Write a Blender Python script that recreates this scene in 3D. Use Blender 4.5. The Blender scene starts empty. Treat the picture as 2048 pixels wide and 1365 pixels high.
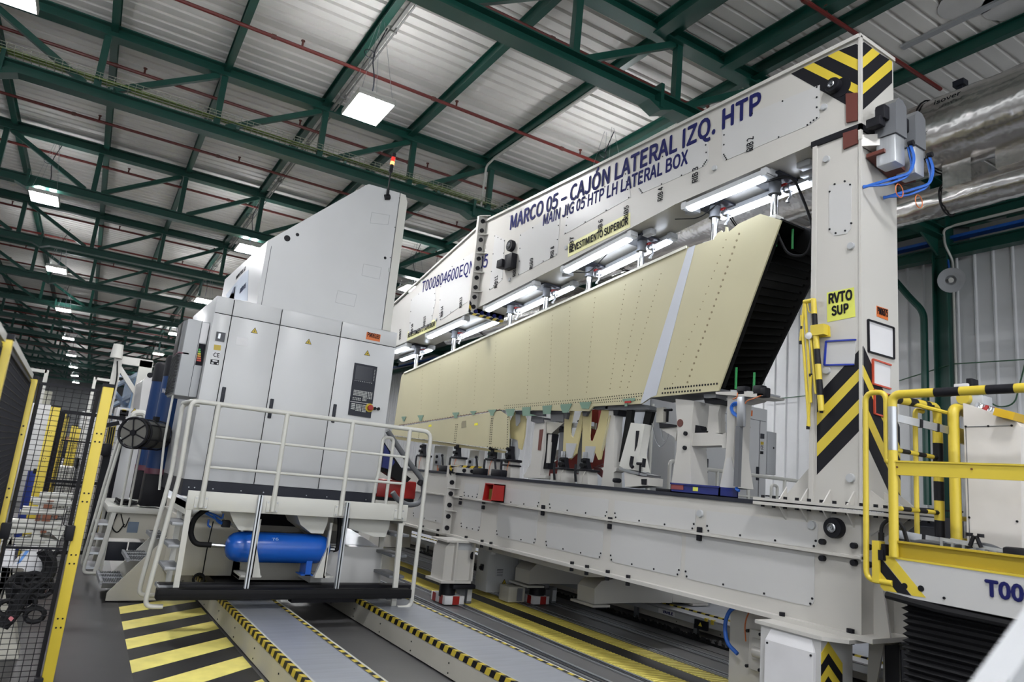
import bpy, bmesh, math, random
from mathutils import Vector, Matrix
random.seed(5)
SC = bpy.context.scene
COL = SC.collection
# ---------------------------------------------------------------- camera
FPX = 1399.0
PITCH, ROLL, YAW = math.radians(11.23), math.radians(-5.55), math.radians(32.14)
EYE = Vector((0.0, 0.0, 1.7))
_M = Matrix(((math.cos(YAW), math.sin(YAW), 0), (-math.sin(YAW), math.cos(YAW), 0), (0, 0, 1)))
_r = Vector((1, 0, 0)); _f = Vector((0, math.cos(PITCH), math.sin(PITCH))); _d = Vector((0, math.sin(PITCH), -math.cos(PITCH)))
_c, _s = math.cos(ROLL), math.sin(ROLL)
RIGHT = _M @ (_c * _r + _s * _d)
DOWN = _M @ (-_s * _r + _c * _d)
FWD = _M @ _f
cam_data = bpy.data.cameras.new('camera')
cam = bpy.data.objects.new('camera', cam_data)
COL.objects.link(cam)
cm = Matrix.Identity(4)
for i in range(3):
    cm[i][0] = RIGHT[i]; cm[i][1] = -DOWN[i]; cm[i][2] = -FWD[i]; cm[i][3] = EYE[i]
cam.matrix_world = cm
cam_data.sensor_width = 36.0
cam_data.lens = FPX / 2048.0 * 36.0
cam_data.clip_start = 0.05
cam_data.clip_end = 400
cam_data.dof.use_dof = True
cam_data.dof.focus_distance = 7.0
cam_data.dof.aperture_fstop = 2.8
SC.camera = cam
# ---------------------------------------------------------------- world, view
SC.view_settings.view_transform = 'Standard'
SC.view_settings.look = 'None'
SC.view_settings.gamma = 1.0
SC.view_settings.use_curve_mapping = False
SC.view_settings.exposure = 0.15
world = bpy.data.worlds.new('hall_air'); SC.world = world
world.use_nodes = True
world.node_tree.nodes['Background'].inputs[0].default_value = (0.92, 0.96, 1.0, 1)
world.node_tree.nodes['Background'].inputs[1].default_value = 2.2
SC.cycles.use_denoising = True
SC.cycles.sample_clamp_indirect = 6.0
SC.cycles.caustics_reflective = False
SC.cycles.caustics_refractive = False
SC.cycles.max_bounces = 6
LAMP_GLOW = 225.0     # emission of the tubes of every four-tube ceiling light
TUBE_GLOW = 20.0     # emission of the strip lights under the jig

# ---------------------------------------------------------------- measuring helpers
def at(x, y, **k):
    """point where the sight line of photo pixel (x, y) meets a plane X=, Y= or Z="""
    d = RIGHT * ((x - 1024) / FPX) + DOWN * ((y - 682.5) / FPX) + FWD
    (a, v), = k.items()
    i = 'XYZ'.index(a)
    return EYE + d * ((v - EYE[i]) / d[i])
def ax(x, y, X=5.0):
    return at(x, y, X=X)
HALL = math.radians(-1.94)      # the hall is turned a little against the jig rails
HM = Matrix.Rotation(HALL, 4, 'Z')
def bw(x, y, z):
    return HM @ Vector((x, y, z))
def atb(x, y, **k):
    p = HM.inverted() @ EYE
    d = HM.to_3x3().inverted() @ (RIGHT * ((x - 1024) / FPX) + DOWN * ((y - 682.5) / FPX) + FWD)
    (a, v), = k.items(); i = 'XYZ'.index(a)
    return p + d * ((v - p[i]) / d[i])

# ---------------------------------------------------------------- materials
MATS = {}
def mat(name, col, rough=0.5, metal=0.0, var=0.06, scale=3.0, bump=0.0, bscale=60.0, spec=0.5, stretch=None, coat=0.0):
    if name in MATS: return MATS[name]
    m = bpy.data.materials.new(name); m.use_nodes = True
    nt = m.node_tree; b = nt.nodes['Principled BSDF']
    b.inputs['Roughness'].default_value = rough
    b.inputs['Metallic'].default_value = metal
    b.inputs['Specular IOR Level'].default_value = spec
    b.inputs['Coat Weight'].default_value = coat
    tc = nt.nodes.new('ShaderNodeTexCoord'); n = nt.nodes.new('ShaderNodeTexNoise')
    mp = nt.nodes.new('ShaderNodeMapping')
    if stretch: mp.inputs['Scale'].default_value = stretch
    nt.links.new(tc.outputs['Object'], mp.inputs['Vector']); nt.links.new(mp.outputs['Vector'], n.inputs['Vector'])
    n.inputs['Scale'].default_value = scale; n.inputs['Detail'].default_value = 4
    r = nt.nodes.new('ShaderNodeValToRGB')
    r.color_ramp.elements[0].position = 0.3; r.color_ramp.elements[1].position = 0.7
    r.color_ramp.elements[0].color = (*[c * (1 - var) for c in col], 1)
    r.color_ramp.elements[1].color = (*[min(1, c * (1 + var)) for c in col], 1)
    nt.links.new(n.outputs['Fac'], r.inputs['Fac']); nt.links.new(r.outputs['Color'], b.inputs['Base Color'])
    if bump:
        n2 = nt.nodes.new('ShaderNodeTexNoise'); n2.inputs['Scale'].default_value = bscale
        nt.links.new(mp.outputs['Vector'], n2.inputs['Vector'])
        bp = nt.nodes.new('ShaderNodeBump'); bp.inputs['Strength'].default_value = bump; bp.inputs['Distance'].default_value = 0.02
        nt.links.new(n2.outputs['Fac'], bp.inputs['Height']); nt.links.new(bp.outputs['Normal'], b.inputs['Normal'])
    MATS[name] = m
    return m
def glow(name, col, strength):
    if name in MATS: return MATS[name]
    m = bpy.data.materials.new(name); m.use_nodes = True
    b = m.node_tree.nodes['Principled BSDF']
    b.inputs['Base Color'].default_value = (*col, 1)
    b.inputs['Emission Color'].default_value = (*col, 1)
    b.inputs['Emission Strength'].default_value = strength
    MATS[name] = m
    return m
def srgb(r, g, b):
    f = lambda v: (v / 255 / 12.92) if v <= 10 else ((v / 255 + 0.055) / 1.055) ** 2.4
    return (f(r), f(g), f(b))
WHITE = mat('jig_white_paint', (0.46, 0.446, 0.418), 0.32, var=0.03, scale=1.2)
PANEL = mat('cover_plate_white', (0.46, 0.457, 0.452), 0.3, var=0.02, scale=0.8)
CABW = mat('cabinet_white_paint', (0.50, 0.505, 0.515), 0.3, var=0.02, bump=0.03, bscale=300)
BEIGE = mat('beige_machine_paint', (0.46, 0.44, 0.385), 0.45, var=0.05)
RAILW = mat('handrail_white_paint', (0.52, 0.515, 0.48), 0.35, var=0.03)
GREYCAB = mat('light_grey_paint', (0.38, 0.39, 0.405), 0.4, var=0.03)
MIDGREY = mat('mid_grey_paint', (0.11, 0.115, 0.125), 0.5)
DGREY = mat('dark_slate_paint', (0.020, 0.022, 0.031), 0.5, spec=0.25)
BLACK = mat('black_paint', (0.008, 0.008, 0.011), 0.5, spec=0.2)
RUBBER = mat('black_rubber', (0.006, 0.006, 0.007), 0.65, spec=0.2)
CLOTH = mat('black_bellows_cloth', (0.004, 0.004, 0.005), 0.7, spec=0.2, bump=0.1, bscale=40)
YELLOW = mat('safety_yellow_paint', (0.56, 0.43, 0.04), 0.38, var=0.04)
MUSTARD = mat('mustard_yellow_paint', (0.43, 0.31, 0.02), 0.4, var=0.04)
PYELL = mat('floor_yellow_paint', (0.82, 0.72, 0.20), 0.55, var=0.10, scale=6)
GREEN = mat('dark_green_steel', (0.006, 0.058, 0.043), 0.35, var=0.08)
REDP = mat('red_sprinkler_paint', (0.12, 0.012, 0.009), 0.4)
RED = mat('red_plastic', (0.27, 0.010, 0.008), 0.35)
BROWN = mat('brown_wear_plate', (0.10, 0.025, 0.018), 0.5)
BLUE = mat('tank_blue_paint', (0.008, 0.085, 0.42), 0.25, var=0.04)
FBLUE = mat('filter_blue_paint', (0.005, 0.028, 0.105), 0.4, spec=0.3)
HBLUE = mat('blue_air_hose', (0.01, 0.09, 0.40), 0.4)
NAVY = mat('navy_lettering', (0.012, 0.014, 0.085), 0.7, var=0.0, spec=0.1)
INK = mat('black_lettering', (0.012, 0.012, 0.016), 0.7, var=0.0, spec=0.1)
CHROME = mat('chrome_rod', (0.75, 0.76, 0.78), 0.16, 1.0, var=0.02)
STEEL = mat('brushed_steel', (0.42, 0.43, 0.45), 0.35, 1.0)
ALU = mat('aluminium_sheet', (0.55, 0.57, 0.60), 0.4, 0.75, var=0.05, stretch=(1, 20, 1))
ALUF = mat('aluminium_track_cover', (0.42, 0.44, 0.49), 0.38, 0.55, var=0.07, scale=2.0, stretch=(1, 14, 1))
FOIL = mat('silver_foil_wrap', (0.72, 0.70, 0.68), 0.24, 1.0, var=0.1, bump=0.9, bscale=5)
CREAM = mat('cream_primer', (0.42, 0.385, 0.245), 0.5, var=0.025, scale=2)
CREAMD = mat('cream_primer_rib', (0.45, 0.39, 0.20), 0.5, var=0.03, scale=2)
SILVER = mat('bare_silver_strip', (0.43, 0.45, 0.50), 0.45, var=0.03)
SAGE = mat('sage_green_doubler', (0.13, 0.22, 0.165), 0.5)
CARBON = mat('black_carbon', (0.004, 0.004, 0.004), 0.45, spec=0.15)
ORANGE = mat('orange_plate', (0.55, 0.13, 0.025), 0.45)
LIME = mat('lime_sticker', (0.58, 0.60, 0.10), 0.45)
PALEY = mat('pale_yellow_sticker', (0.66, 0.64, 0.30), 0.45)
PAPER = mat('white_paper', (0.60, 0.595, 0.61), 0.35)
GRATE = mat('grey_grating', (0.30, 0.31, 0.33), 0.5, 0.5)
SCREEN = mat('dark_screen', (0.006, 0.008, 0.018), 0.2)
KEYS = mat('grey_keys', (0.42, 0.43, 0.42), 0.5)
FLR = mat('grey_floor_paint', (0.125, 0.122, 0.125), 0.38, var=0.22, scale=0.9, bump=0.02)
AISLE = mat('dark_grey_aisle_paint', (0.035, 0.034, 0.036), 0.45, var=0.25, scale=1.2)
CONC = mat('worn_light_concrete', (0.19, 0.18, 0.165), 0.5, var=0.2, scale=1.5)
HATCHK = mat('hatch_black_paint', (0.018, 0.017, 0.018), 0.5, var=0.25, scale=4)
DECK = mat('white_roof_sheet', (0.82, 0.80, 0.765), 0.5, var=0.05, scale=1)
CLAD = mat('white_wall_cladding', (0.70, 0.705, 0.72), 0.45, var=0.03)
CLADG = mat('grey_wall_cladding', (0.20, 0.205, 0.21), 0.5)
TUBE = glow('strip_light_glow', (0.80, 0.87, 1.0), TUBE_GLOW)
UPL = glow('added_uplight_glow', (0.97, 0.98, 1.0), LAMP_GLOW * 0.22)  # upward glow added to brighten the roof sheets
LEDP = glow('ceiling_light_glow', (0.97, 0.98, 1.0), LAMP_GLOW)
AMBER = glow('amber_beacon_glow', (1.0, 0.35, 0.08), 4.0)
REDG = glow('red_beacon_glow', (0.9, 0.03, 0.02), 0.3)

# ---------------------------------------------------------------- mesh builder
# builders that lay several pieces into one mesh: each piece becomes a part of its own, under the singular name
SPLIT = dict(flange_bolts='flange_bolt', stiffener_gussets='stiffener_gusset', end_stiffeners='end_stiffener', ledge_bolts='ledge_bolt', bottom_bolts='bottom_bolt',
    joint_bolts='joint_bolt', joint_gussets='joint_gusset', cover_bolts='cover_bolt', wear_plate=None, splice_plate=None, junction_boxes='junction_box', socket_boxes='socket_box',
    hanging_cable=None, bogie_plates='bogie_plate', bogie_ribs='bogie_rib', clamp_jaw=None, air_hose=None, signal_wire=None, pylon_bolts='pylon_bolt', toggle_clamp=None,
    retaining_chain=None, clamp_handles='clamp_handle', clamp_knobs='clamp_knob', switch_buttons='switch_button', plinth_screws='plinth_screw', bracket_bolts='bracket_bolt',
    stringers='stringer', duct_strap=None, duct_hanger=None, suspension_wire=None, power_cable=None, cable_run='cable', panel_screws='panel_screw', round_holes='round_hole',
    leg_gusset=None, drive_bolts='drive_bolt', key_switch=None, hazard_stripe=None, left_ladder_stringer=None, right_ladder_stringer=None, ladder_stringer=None, rubber_hose=None,
    pipe_fitting=None, rail_stand=None, edge_lip=None, rail_edge=None, rubber_caps='rubber_cap', rack_tube=None, brown_block=None, deck_leg=None, lattice_bars='lattice_bar',
    shoe_covers='shoe_cover', hose_bundle='hose', loose_cable=None, clamp_screws='clamp_screw', board_screws='board_screw', gate_hinge=None, brass_fitting=None, gate_plate=None,
    red_marking=None, cable_loop=None, white_carriage=None, yellow_tape=None, black_fittings='black_fitting', rail_post=None, air_cylinder=None, weld_edge=None, top_edge_trim=None, drill_motor=None)
class MB:
    def __init__(s): s.bm = bmesh.new(); s.smooth = False
    def face(s, pts, mi=0):
        vs = [s.bm.verts.new(Vector(p)) for p in pts]
        f = s.bm.faces.new(vs); f.material_index = mi
        return s
    def box(s, a, b, mi=0, bev=0.0):
        x0, y0, z0 = [min(a[i], b[i]) for i in range(3)]; x1, y1, z1 = [max(a[i], b[i]) for i in range(3)]
        v = [s.bm.verts.new(p) for p in ((x0,y0,z0),(x1,y0,z0),(x1,y1,z0),(x0,y1,z0),(x0,y0,z1),(x1,y0,z1),(x1,y1,z1),(x0,y1,z1))]
        fs = []
        for q in ((0,3,2,1),(4,5,6,7),(0,1,5,4),(1,2,6,5),(2,3,7,6),(3,0,4,7)):
            f = s.bm.faces.new([v[i] for i in q]); f.material_index = mi; fs.append(f)
        if bev:
            es = list({e for f in fs for e in f.edges})
            r = bmesh.ops.bevel(s.bm, geom=es, offset=bev, segments=2, affect='EDGES', profile=0.5)
            for f in r['faces']: f.material_index = mi
        return s
    def prism(s, pts, off, mi=0):
        """closed polygon pushed along off"""
        off = Vector(off); n = len(pts)
        a = [s.bm.verts.new(Vector(p)) for p in pts]; b = [s.bm.verts.new(Vector(p) + off) for p in pts]
        f = s.bm.faces.new(a); f.material_index = mi
        f = s.bm.faces.new(list(reversed(b))); f.material_index = mi
        for i in range(n):
            f = s.bm.faces.new((a[i], b[i], b[(i + 1) % n], a[(i + 1) % n])); f.material_index = mi
        return s
    def loft(s, rings, mi=0, cap=True, close=True):
        vs = [[s.bm.verts.new(Vector(p)) for p in r] for r in rings]
        n = len(vs[0])
        for k in range(len(vs) - 1):
            for i in range(n if close else n - 1):
                f = s.bm.faces.new((vs[k][i], vs[k][(i+1)%n], vs[k+1][(i+1)%n], vs[k+1][i])); f.material_index = mi
        if cap and close:
            s.bm.faces.new(list(reversed(vs[0]))).material_index = mi
            s.bm.faces.new(vs[-1]).material_index = mi
        return s
    def cyl(s, a, b, r, r2=None, seg=16, mi=0):
        a, b = Vector(a), Vector(b); r2 = r if r2 is None else r2
        w = (b - a).normalized(); u = w.orthogonal().normalized(); v = w.cross(u)
        ring = lambda c, q: [c + (u * math.cos(2*math.pi*i/seg) + v * math.sin(2*math.pi*i/seg)) * q for i in range(seg)]
        return s.loft([ring(a, r), ring(b, r2)], mi)
    def lathe(s, a, w, prof, seg=24, mi=0):
        """profile [(distance along w, radius)]"""
        a = Vector(a); w = Vector(w).normalized(); u = w.orthogonal().normalized(); v = w.cross(u)
        rings = [[a + w * h + (u * math.cos(2*math.pi*i/seg) + v * math.sin(2*math.pi*i/seg)) * max(q, 1e-4) for i in range(seg)] for h, q in prof]
        return s.loft(rings, mi)
    def tube(s, pts, r, fil=0.0, seg=12, mi=0):
        P = [Vector(p) for p in pts]
        if fil:
            Q = [P[0]]
            for i in range(1, len(P) - 1):
                d0 = P[i-1] - P[i]; d1 = P[i+1] - P[i]
                k = min(fil, d0.length * 0.48, d1.length * 0.48)
                A = P[i] + d0.normalized() * k; Bq = P[i] + d1.normalized() * k
                for t in (0, .2, .4, .6, .8, 1):
                    Q.append(A * (1-t)**2 + P[i] * 2*t*(1-t) + Bq * t*t)
            Q.append(P[-1]); P = Q
        t0 = (P[1] - P[0]).normalized(); u = t0.orthogonal().normalized()
        rings = []
        for i, p in enumerate(P):
            t = (P[min(i+1, len(P)-1)] - P[max(i-1, 0)]).normalized()
            u = (u - t * u.dot(t)).normalized(); v = t.cross(u)
            rings.append([p + (u * math.cos(2*math.pi*j/seg) + v * math.sin(2*math.pi*j/seg)) * r for j in range(seg)])
        return s.loft(rings, mi)
    def bar(s, a, b, w, h, up=(0,0,1), mi=0):
        """rectangular bar from a to b, w wide, h high"""
        a, b = Vector(a), Vector(b); t = (b - a).normalized(); up = Vector(up)
        sd = t.cross(up).normalized(); u = sd.cross(t).normalized()
        q = [sd*(-w/2)+u*(-h/2), sd*(w/2)+u*(-h/2), sd*(w/2)+u*(h/2), sd*(-w/2)+u*(h/2)]
        return s.loft([[a+k for k in q], [b+k for k in q]], mi)
    def ibeam(s, a, b, w, h, tf=0.02, tw=0.02, up=(0,0,1)):
        a, b = Vector(a), Vector(b); t = (b - a).normalized(); up = Vector(up)
        sd = t.cross(up).normalized(); u = sd.cross(t).normalized()
        pr = [(-w/2,-h/2),(w/2,-h/2),(w/2,-h/2+tf),(tw/2,-h/2+tf),(tw/2,h/2-tf),(w/2,h/2-tf),(w/2,h/2),(-w/2,h/2),(-w/2,h/2-tf),(-tw/2,h/2-tf),(-tw/2,-h/2+tf),(-w/2,-h/2+tf)]
        return s.loft([[a+sd*x+u*y for x,y in pr], [b+sd*x+u*y for x,y in pr]])
    def disc(s, c, n, r, seg=16, th=0.004, mi=0):
        c, n = Vector(c), Vector(n).normalized()
        return s.cyl(c - n*0.001, c + n * th, r, seg=seg, mi=mi)
    def plate(s, pts, n, th=0.004, mi=0):
        n = Vector(n).normalized()
        return s.prism([Vector(p) - n * 0.001 for p in pts], n * (th + 0.001), mi)
    def build(s, name, m, parent=None, label=None, xf=None, smooth=True, kind=None):
        if name in SPLIT and not kind:
            bm = s.bm; seen = set(); bm.verts.ensure_lookup_table(); parts = []
            for v in bm.verts:
                if v in seen: continue
                st = [v]; seen.add(v); isl = []
                while st:
                    q = st.pop(); isl.append(q)
                    for e in q.link_edges:
                        o_ = e.other_vert(q)
                        if o_ not in seen: seen.add(o_); st.append(o_)
                parts.append(isl)
            nm = SPLIT[name] or name
            if len(parts) == 1: return s.build(nm, m, parent, label, xf, smooth) if nm != name else s._build(nm, m, parent, label, xf, smooth, kind)
            out = None
            for isl in parts:
                mb = MB(); mp_ = {v: mb.bm.verts.new(v.co) for v in isl}; done = set()
                for v in isl:
                    for f in v.link_faces:
                        if f in done: continue
                        done.add(f); g = mb.bm.faces.new([mp_[w] for w in f.verts]); g.material_index = f.material_index
                o = mb._build(nm, m, parent, label, xf, smooth, kind); out = out or o
            s.bm.free(); return out
        return s._build(name, m, parent, label, xf, smooth, kind)
    def _build(s, name, m, parent=None, label=None, xf=None, smooth=True, kind=None):
        ms = m if isinstance(m, (list, tuple)) else [m]
        if xf is not None: s.bm.transform(xf)
        org = parent_org(parent) if parent else None
        if org is not None: bmesh.ops.translate(s.bm, verts=s.bm.verts, vec=-org)
        bmesh.ops.recalc_face_normals(s.bm, faces=s.bm.faces)
        me = bpy.data.meshes.new(name); s.bm.to_mesh(me); s.bm.free()
        for q in ms: me.materials.append(q)
        if smooth:
            me.polygons.foreach_set('use_smooth', [True] * len(me.polygons))
            me.set_sharp_from_angle(angle=math.radians(35))
        o = bpy.data.objects.new(name, me); COL.objects.link(o)
        if parent: o.parent = parent
        if label: o['label'] = label
        if kind: o['kind'] = kind
        return o
ORG = {}
def parent_org(p):
    while p.parent: p = p.parent
    return Vector(p.location)
def thing(name, label, cat, loc, group=None):
    o = bpy.data.objects.new(name, None); COL.objects.link(o)
    o.location = Vector(loc); o.empty_display_size = 0.2
    o['label'] = label; o['category'] = cat
    if group: o['group'] = group
    return o
def tag(o, label, cat, group=None, kind=None):
    o['label'] = label; o['category'] = cat
    if group: o['group'] = group
    if kind: o['kind'] = kind
    return o
def struct(name, mb, m, **k):
    o = mb.build(name, m, **k); o['kind'] = 'structure'
    return o
def dup(root, delta, label, group=None, rot=None):
    r = root.copy(); COL.objects.link(r)
    r.location = Vector(root.location) + Vector(delta); r['label'] = label
    if group: r['group'] = group
    def rec(a, b):
        for ch in list(a.children):
            c = ch.copy(); COL.objects.link(c); c.parent = b
            rec(ch, c)
    rec(root, r)
    return r
def kids(o): return list(o.children)

# ---------------------------------------------------------------- lettering
import os
FONT = None
try:        # the sans-serif that comes with Blender; its built-in face serves if that is missing
    _fp = os.path.join(bpy.utils.system_resource('DATAFILES'), 'fonts', 'Noto Sans CJK Regular.woff2')
    if os.path.exists(_fp): FONT = bpy.data.fonts.load(_fp)
except Exception: FONT = None
LETTER = 0.12
BOLD = 0.6
def text_mesh(txt, bold=0.0):
    cu = bpy.data.curves.new('t', 'FONT')
    if FONT: cu.font = FONT
    cu.body = txt; cu.size = 1.0; cu.resolution_u = 3
    o = bpy.data.objects.new('t', cu); COL.objects.link(o)
    dg = bpy.context.evaluated_depsgraph_get(); dg.update()
    me = bpy.data.meshes.new_from_object(o.evaluated_get(dg))
    bpy.data.objects.remove(o); bpy.data.curves.remove(cu)
    if bold:        # heavier strokes: the same glyphs set again a hair to each side
        bm = bmesh.new(); bm.from_mesh(me); base = list(bm.verts) + list(bm.edges) + list(bm.faces)
        for k_, (dx, dy) in enumerate(((bold, 0), (-bold, 0), (0, bold), (0, -bold), (bold*.7, bold*.7), (-bold*.7, bold*.7), (bold*.7, -bold*.7), (-bold*.7, -bold*.7))):
            r = bmesh.ops.duplicate(bm, geom=base); bmesh.ops.translate(bm, verts=[g for g in r['geom'] if isinstance(g, bmesh.types.BMVert)], vec=(dx, dy, -.0004 * (k_ + 1) / LETTER))
        bm.to_mesh(me); bm.free()
    return me
CAP = max(v.co.y for v in text_mesh('H').vertices)
def lettering(name, txt, a, b, h, n, m, parent, bold=0.012, label=None, lift=0.003):
    """text whose baseline runs a->b, capitals h high, raised along n"""
    me = text_mesh(txt, bold * BOLD)
    xs = [v.co.x for v in me.vertices]; x0, x1 = min(xs), max(xs)
    a, b, n = Vector(a), Vector(b), Vector(n).normalized()
    ux = (b - a); L = ux.length; ux.normalize(); uy = n.cross(ux).normalized()
    org = parent_org(parent)
    for v in me.vertices:
        v.co = a + ux * ((v.co.x - x0) / (x1 - x0) * L) + uy * (v.co.y / CAP * h) + n * (lift + .0012 + v.co.z * LETTER) - org
    me.materials.clear(); me.materials.append(m)
    o = bpy.data.objects.new(name, me); COL.objects.link(o); o.parent = parent
    if label: o['label'] = label
    return o
NX, NY = Vector((-1, 0, 0)), Vector((0, -1, 0))
ORD = ['first', 'second', 'third', 'fourth', 'fifth', 'sixth', 'seventh', 'eighth', 'ninth', 'tenth', 'eleventh', 'twelfth', 'thirteenth', 'fourteenth', 'fifteenth', 'sixteenth', 'seventeenth', 'eighteenth', 'nineteenth', 'twentieth']
# ================================================================ the hall
XW, YE = 14.6, 90.0
mb = MB(); mb.box((-15.6, -9, -0.3), (16, YE + .5, 0)); struct('floor', mb, FLR, xf=HM)
# painted areas of the floor (thin coats)
def coat(name, poly, m, z=0.003, n=None):
    mb = MB(); mb.prism([(p[0], p[1], 0.0005) for p in poly], (0, 0, z)); return struct(name, mb, m)
ed = lambda y: bw(0.62, y, 0)
a0, a1 = ed(-6), ed(80)
b0, b1 = bw(-9, -6, 0), bw(-9, 80, 0)
coat('trim_1', [b0, a0, a1, b1], AISLE)
# hatched bands beside the first track cover: black coat and oblique yellow bars
def clip(poly, nx, ny, d):            # keep side n.p >= d
    out = []
    for i in range(len(poly)):
        p, q = poly[i], poly[(i+1) % len(poly)]
        sp, sq = p[0]*nx + p[1]*ny - d, q[0]*nx + q[1]*ny - d
        if sp >= 0: out.append(p)
        if sp * sq < 0:
            t = sp / (sp - sq); out.append((p[0] + (q[0]-p[0])*t, p[1] + (q[1]-p[1])*t))
    return out
def stripes(poly, ang, period, frac, phase=0.0):
    nx, ny = -math.sin(ang), math.cos(ang); res = []
    ds = [p[0]*nx + p[1]*ny for p in poly]; k = math.floor((min(ds) - phase) / period)
    while k * period + phase < max(ds):
        lo = k * period + phase; q = clip(poly, nx, ny, lo)
        if len(q) > 2: q = clip(q, -nx, -ny, -(lo + period * frac))
        if len(q) > 2: res.append(q)
        k += 1
    return res
def hatch(n, poly, ang, period, phase):
    coat('trim_%d' % n, poly, HATCHK, 0.003)
    mb = MB()
    for q in stripes(poly, ang, period, 0.5, phase):
        mb.prism([(x, y, 0.002) for x, y in q], (0, 0, 0.0025))
    struct('trim_%d' % (n + 1), mb, PYELL)
e2 = lambda y: (ed(y).x, ed(y).y)
hatch(2, [e2(2), (1.70, 2), (1.72, 10.2), e2(10.45)], math.radians(37.0), 0.545, 0.128)
hatch(4, [e2(15.0), (2.6, 15.2), (2.6, 19), e2(19)], math.radians(25), 0.6, 0.1)
coat('trim_6', [e2(10.45), (1.72, 10.2), (2.6, 10.4), (2.6, 15.2), e2(15.0)], CONC, 0.002)
# roof sheeting: trapezoid ribs running across the hall
mb = MB(); pr = []; y = -9.0
while y < YE + 1:
    pr += [(y, 8.95), (y + .19, 8.95), (y + .205, 9.0), (y + .255, 9.0)]; y += .27
mb.loft([[Vector((X, yy, zz)) for yy, zz in pr] for X in (-15.6, 16.0)], cap=False, close=False)
struct('ceiling', mb, DECK, xf=HM, smooth=False)
# right wall: ribbed white cladding below, grey cladding above, left, end and back walls
def ribwall(x, y0, y1, z0, z1, pitch, dep):
    pr = []; yy = y0
    while yy < y1:
        pr += [(x, yy), (x, yy + pitch*.80), (x - dep, yy + pitch*.86), (x - dep, yy + pitch*.94)]; yy += pitch
    pr.append((x, y1))
    mb = MB(); mb.loft([[Vector((a, b, z)) for a, b in pr] for z in (z0, z1)], cap=False, close=False); return mb
struct('wall_right', ribwall(XW, -9, 40, 0, 7.05, 0.34, 0.03), CLAD, xf=HM, smooth=False)
mb = MB(); mb.box((XW + 1.2, -9, 7.0), (XW + 1.3, YE, 9.0)); struct('wall_right_upper', mb, CLADG, xf=HM)
mb = MB(); mb.box((XW, -9, 6.98), (XW + 1.3, 40, 7.05)); struct('trim_7', mb, CLADG, xf=HM)
mb = MB(); mb.box((-15.7, -9, 7.6), (-15.6, YE, 9)); mb.box((-15.7, -9, 0), (-15.6, YE, 5.6))
for k in range(17): mb.box((-15.75, -9 + 6*k, 5.6), (-15.55, -8.6 + 6*k, 7.6))
struct('wall_left', mb, CLAD, xf=HM)          # unseen side, upper band left open to let in added daylight
mb = MB(); mb.box((-15.7, YE, 0), (16, YE + .1, 9)); struct('wall_end', mb, CLADG, xf=HM)
mb = MB(); mb.box((-15.7, -9.1, 8.3), (16, -9, 9)); mb.box((13, -9.1, 0), (16, -9, 8.3)); struct('wall_back', mb, CLAD, xf=HM)      # unseen wall left mostly open so added daylight reaches the front faces
mb = MB(); mb.box((XW, 40, 0), (XW + .1, YE, 7.0)); struct('wall_right_far', mb, CLADG, xf=HM)

# roof trusses
TY = [7.4 + 5.95 * k for k in range(14)]
ZB = 7.4
def build_truss():
    Y = TY[0]
    t = thing('roof_truss', 'green lattice roof truss directly behind the striped corner of the crossbeam', 'roof truss', bw(-0.85, Y, ZB), 'lattice trusses under the roof')
    mb = MB(); mb.ibeam((-15.5, Y, ZB + .1), (XW - .25, Y, ZB + .1), .25, .21, .022, .03); mb.build('bottom_chord', GREEN, t, xf=HM)
    mb = MB(); mb.ibeam((-15.5, Y, ZB + 1.29), (XW - .25, Y, ZB + 1.29), .25, .22, .022, .03); mb.build('top_chord', GREEN, t, xf=HM)
    for j in range(-7, 8):
        x = -.93 + 1.93 * j
        mb = MB(); mb.bar((x, Y, ZB + .2), (x, Y, ZB + 1.2), .11, .11, (0, 1, 0)); mb.build('web_post', GREEN, t, xf=HM)
        if j == 0: continue
        s = 1 if j > 0 else -1
        mb = MB(); mb.bar((x - s*.1, Y, ZB + 1.18), (x - s*1.75, Y, ZB + .22), .10, .09, (0, 1, 0)); mb.build('web_diagonal', GREEN, t, xf=HM)
    mb = MB()
    for x in (-2.25, 6.4):
        mb.box((x - .03, Y - .15, ZB - .06), (x + .03, Y + .15, ZB + .33)); mb.prism([(x - .25, Y - .126, ZB), (x, Y - .126, ZB - .1), (x + .25, Y - .126, ZB)], (0, .25, 0))
    mb.build('splice_plate', GREEN, t, xf=HM)
    return t
truss = build_truss()
for k in range(1, 14):
    dup(truss, HM.to_3x3() @ Vector((0, 5.95 * k, 0)), 'green lattice roof truss, %s behind the one at the striped crossbeam corner' % ORD[k - 1], 'lattice trusses under the roof')
# purlins lengthwise under the sheeting
def purlin():
    t = MB(); x = -.85; t.ibeam((x, -8.5, 8.82), (x, YE - 1, 8.82), .12, .22, .015, .015)
    o = t.build('roof_purlin', GREEN, xf=HM)
    return tag(o, '', 'purlin', 'purlins under the roof sheets')
pl = purlin(); pl['label'] = 'green roof purlin above the left row of ceiling lights'
for j in range(-4, 8):
    if j == 0: continue
    c = pl.copy(); COL.objects.link(c); c.location = HM.to_3x3() @ Vector((1.87 * j, 0, 0))
    c['label'] = ('green roof purlin, %s to the right of the one over the left light row' % ORD[j - 1]) if j > 0 else ('green roof purlin, %s to the left of the one over the left light row' % ORD[-j - 1])
for i, (x, lab) in enumerate(((6.28, 'wide green roof beam crossing above the word HTP, left of a pair'), (7.72, 'wide green roof beam crossing behind the striped corner of the crossbeam'))):
    mb = MB(); mb.ibeam((x, -4, 8.62), (x, 7.3, 8.62), .2, .24, .02, .03)
    tag(mb.build('roof_beam', GREEN, xf=HM), lab, 'roof beam', 'wide roof beams near the front')
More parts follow.
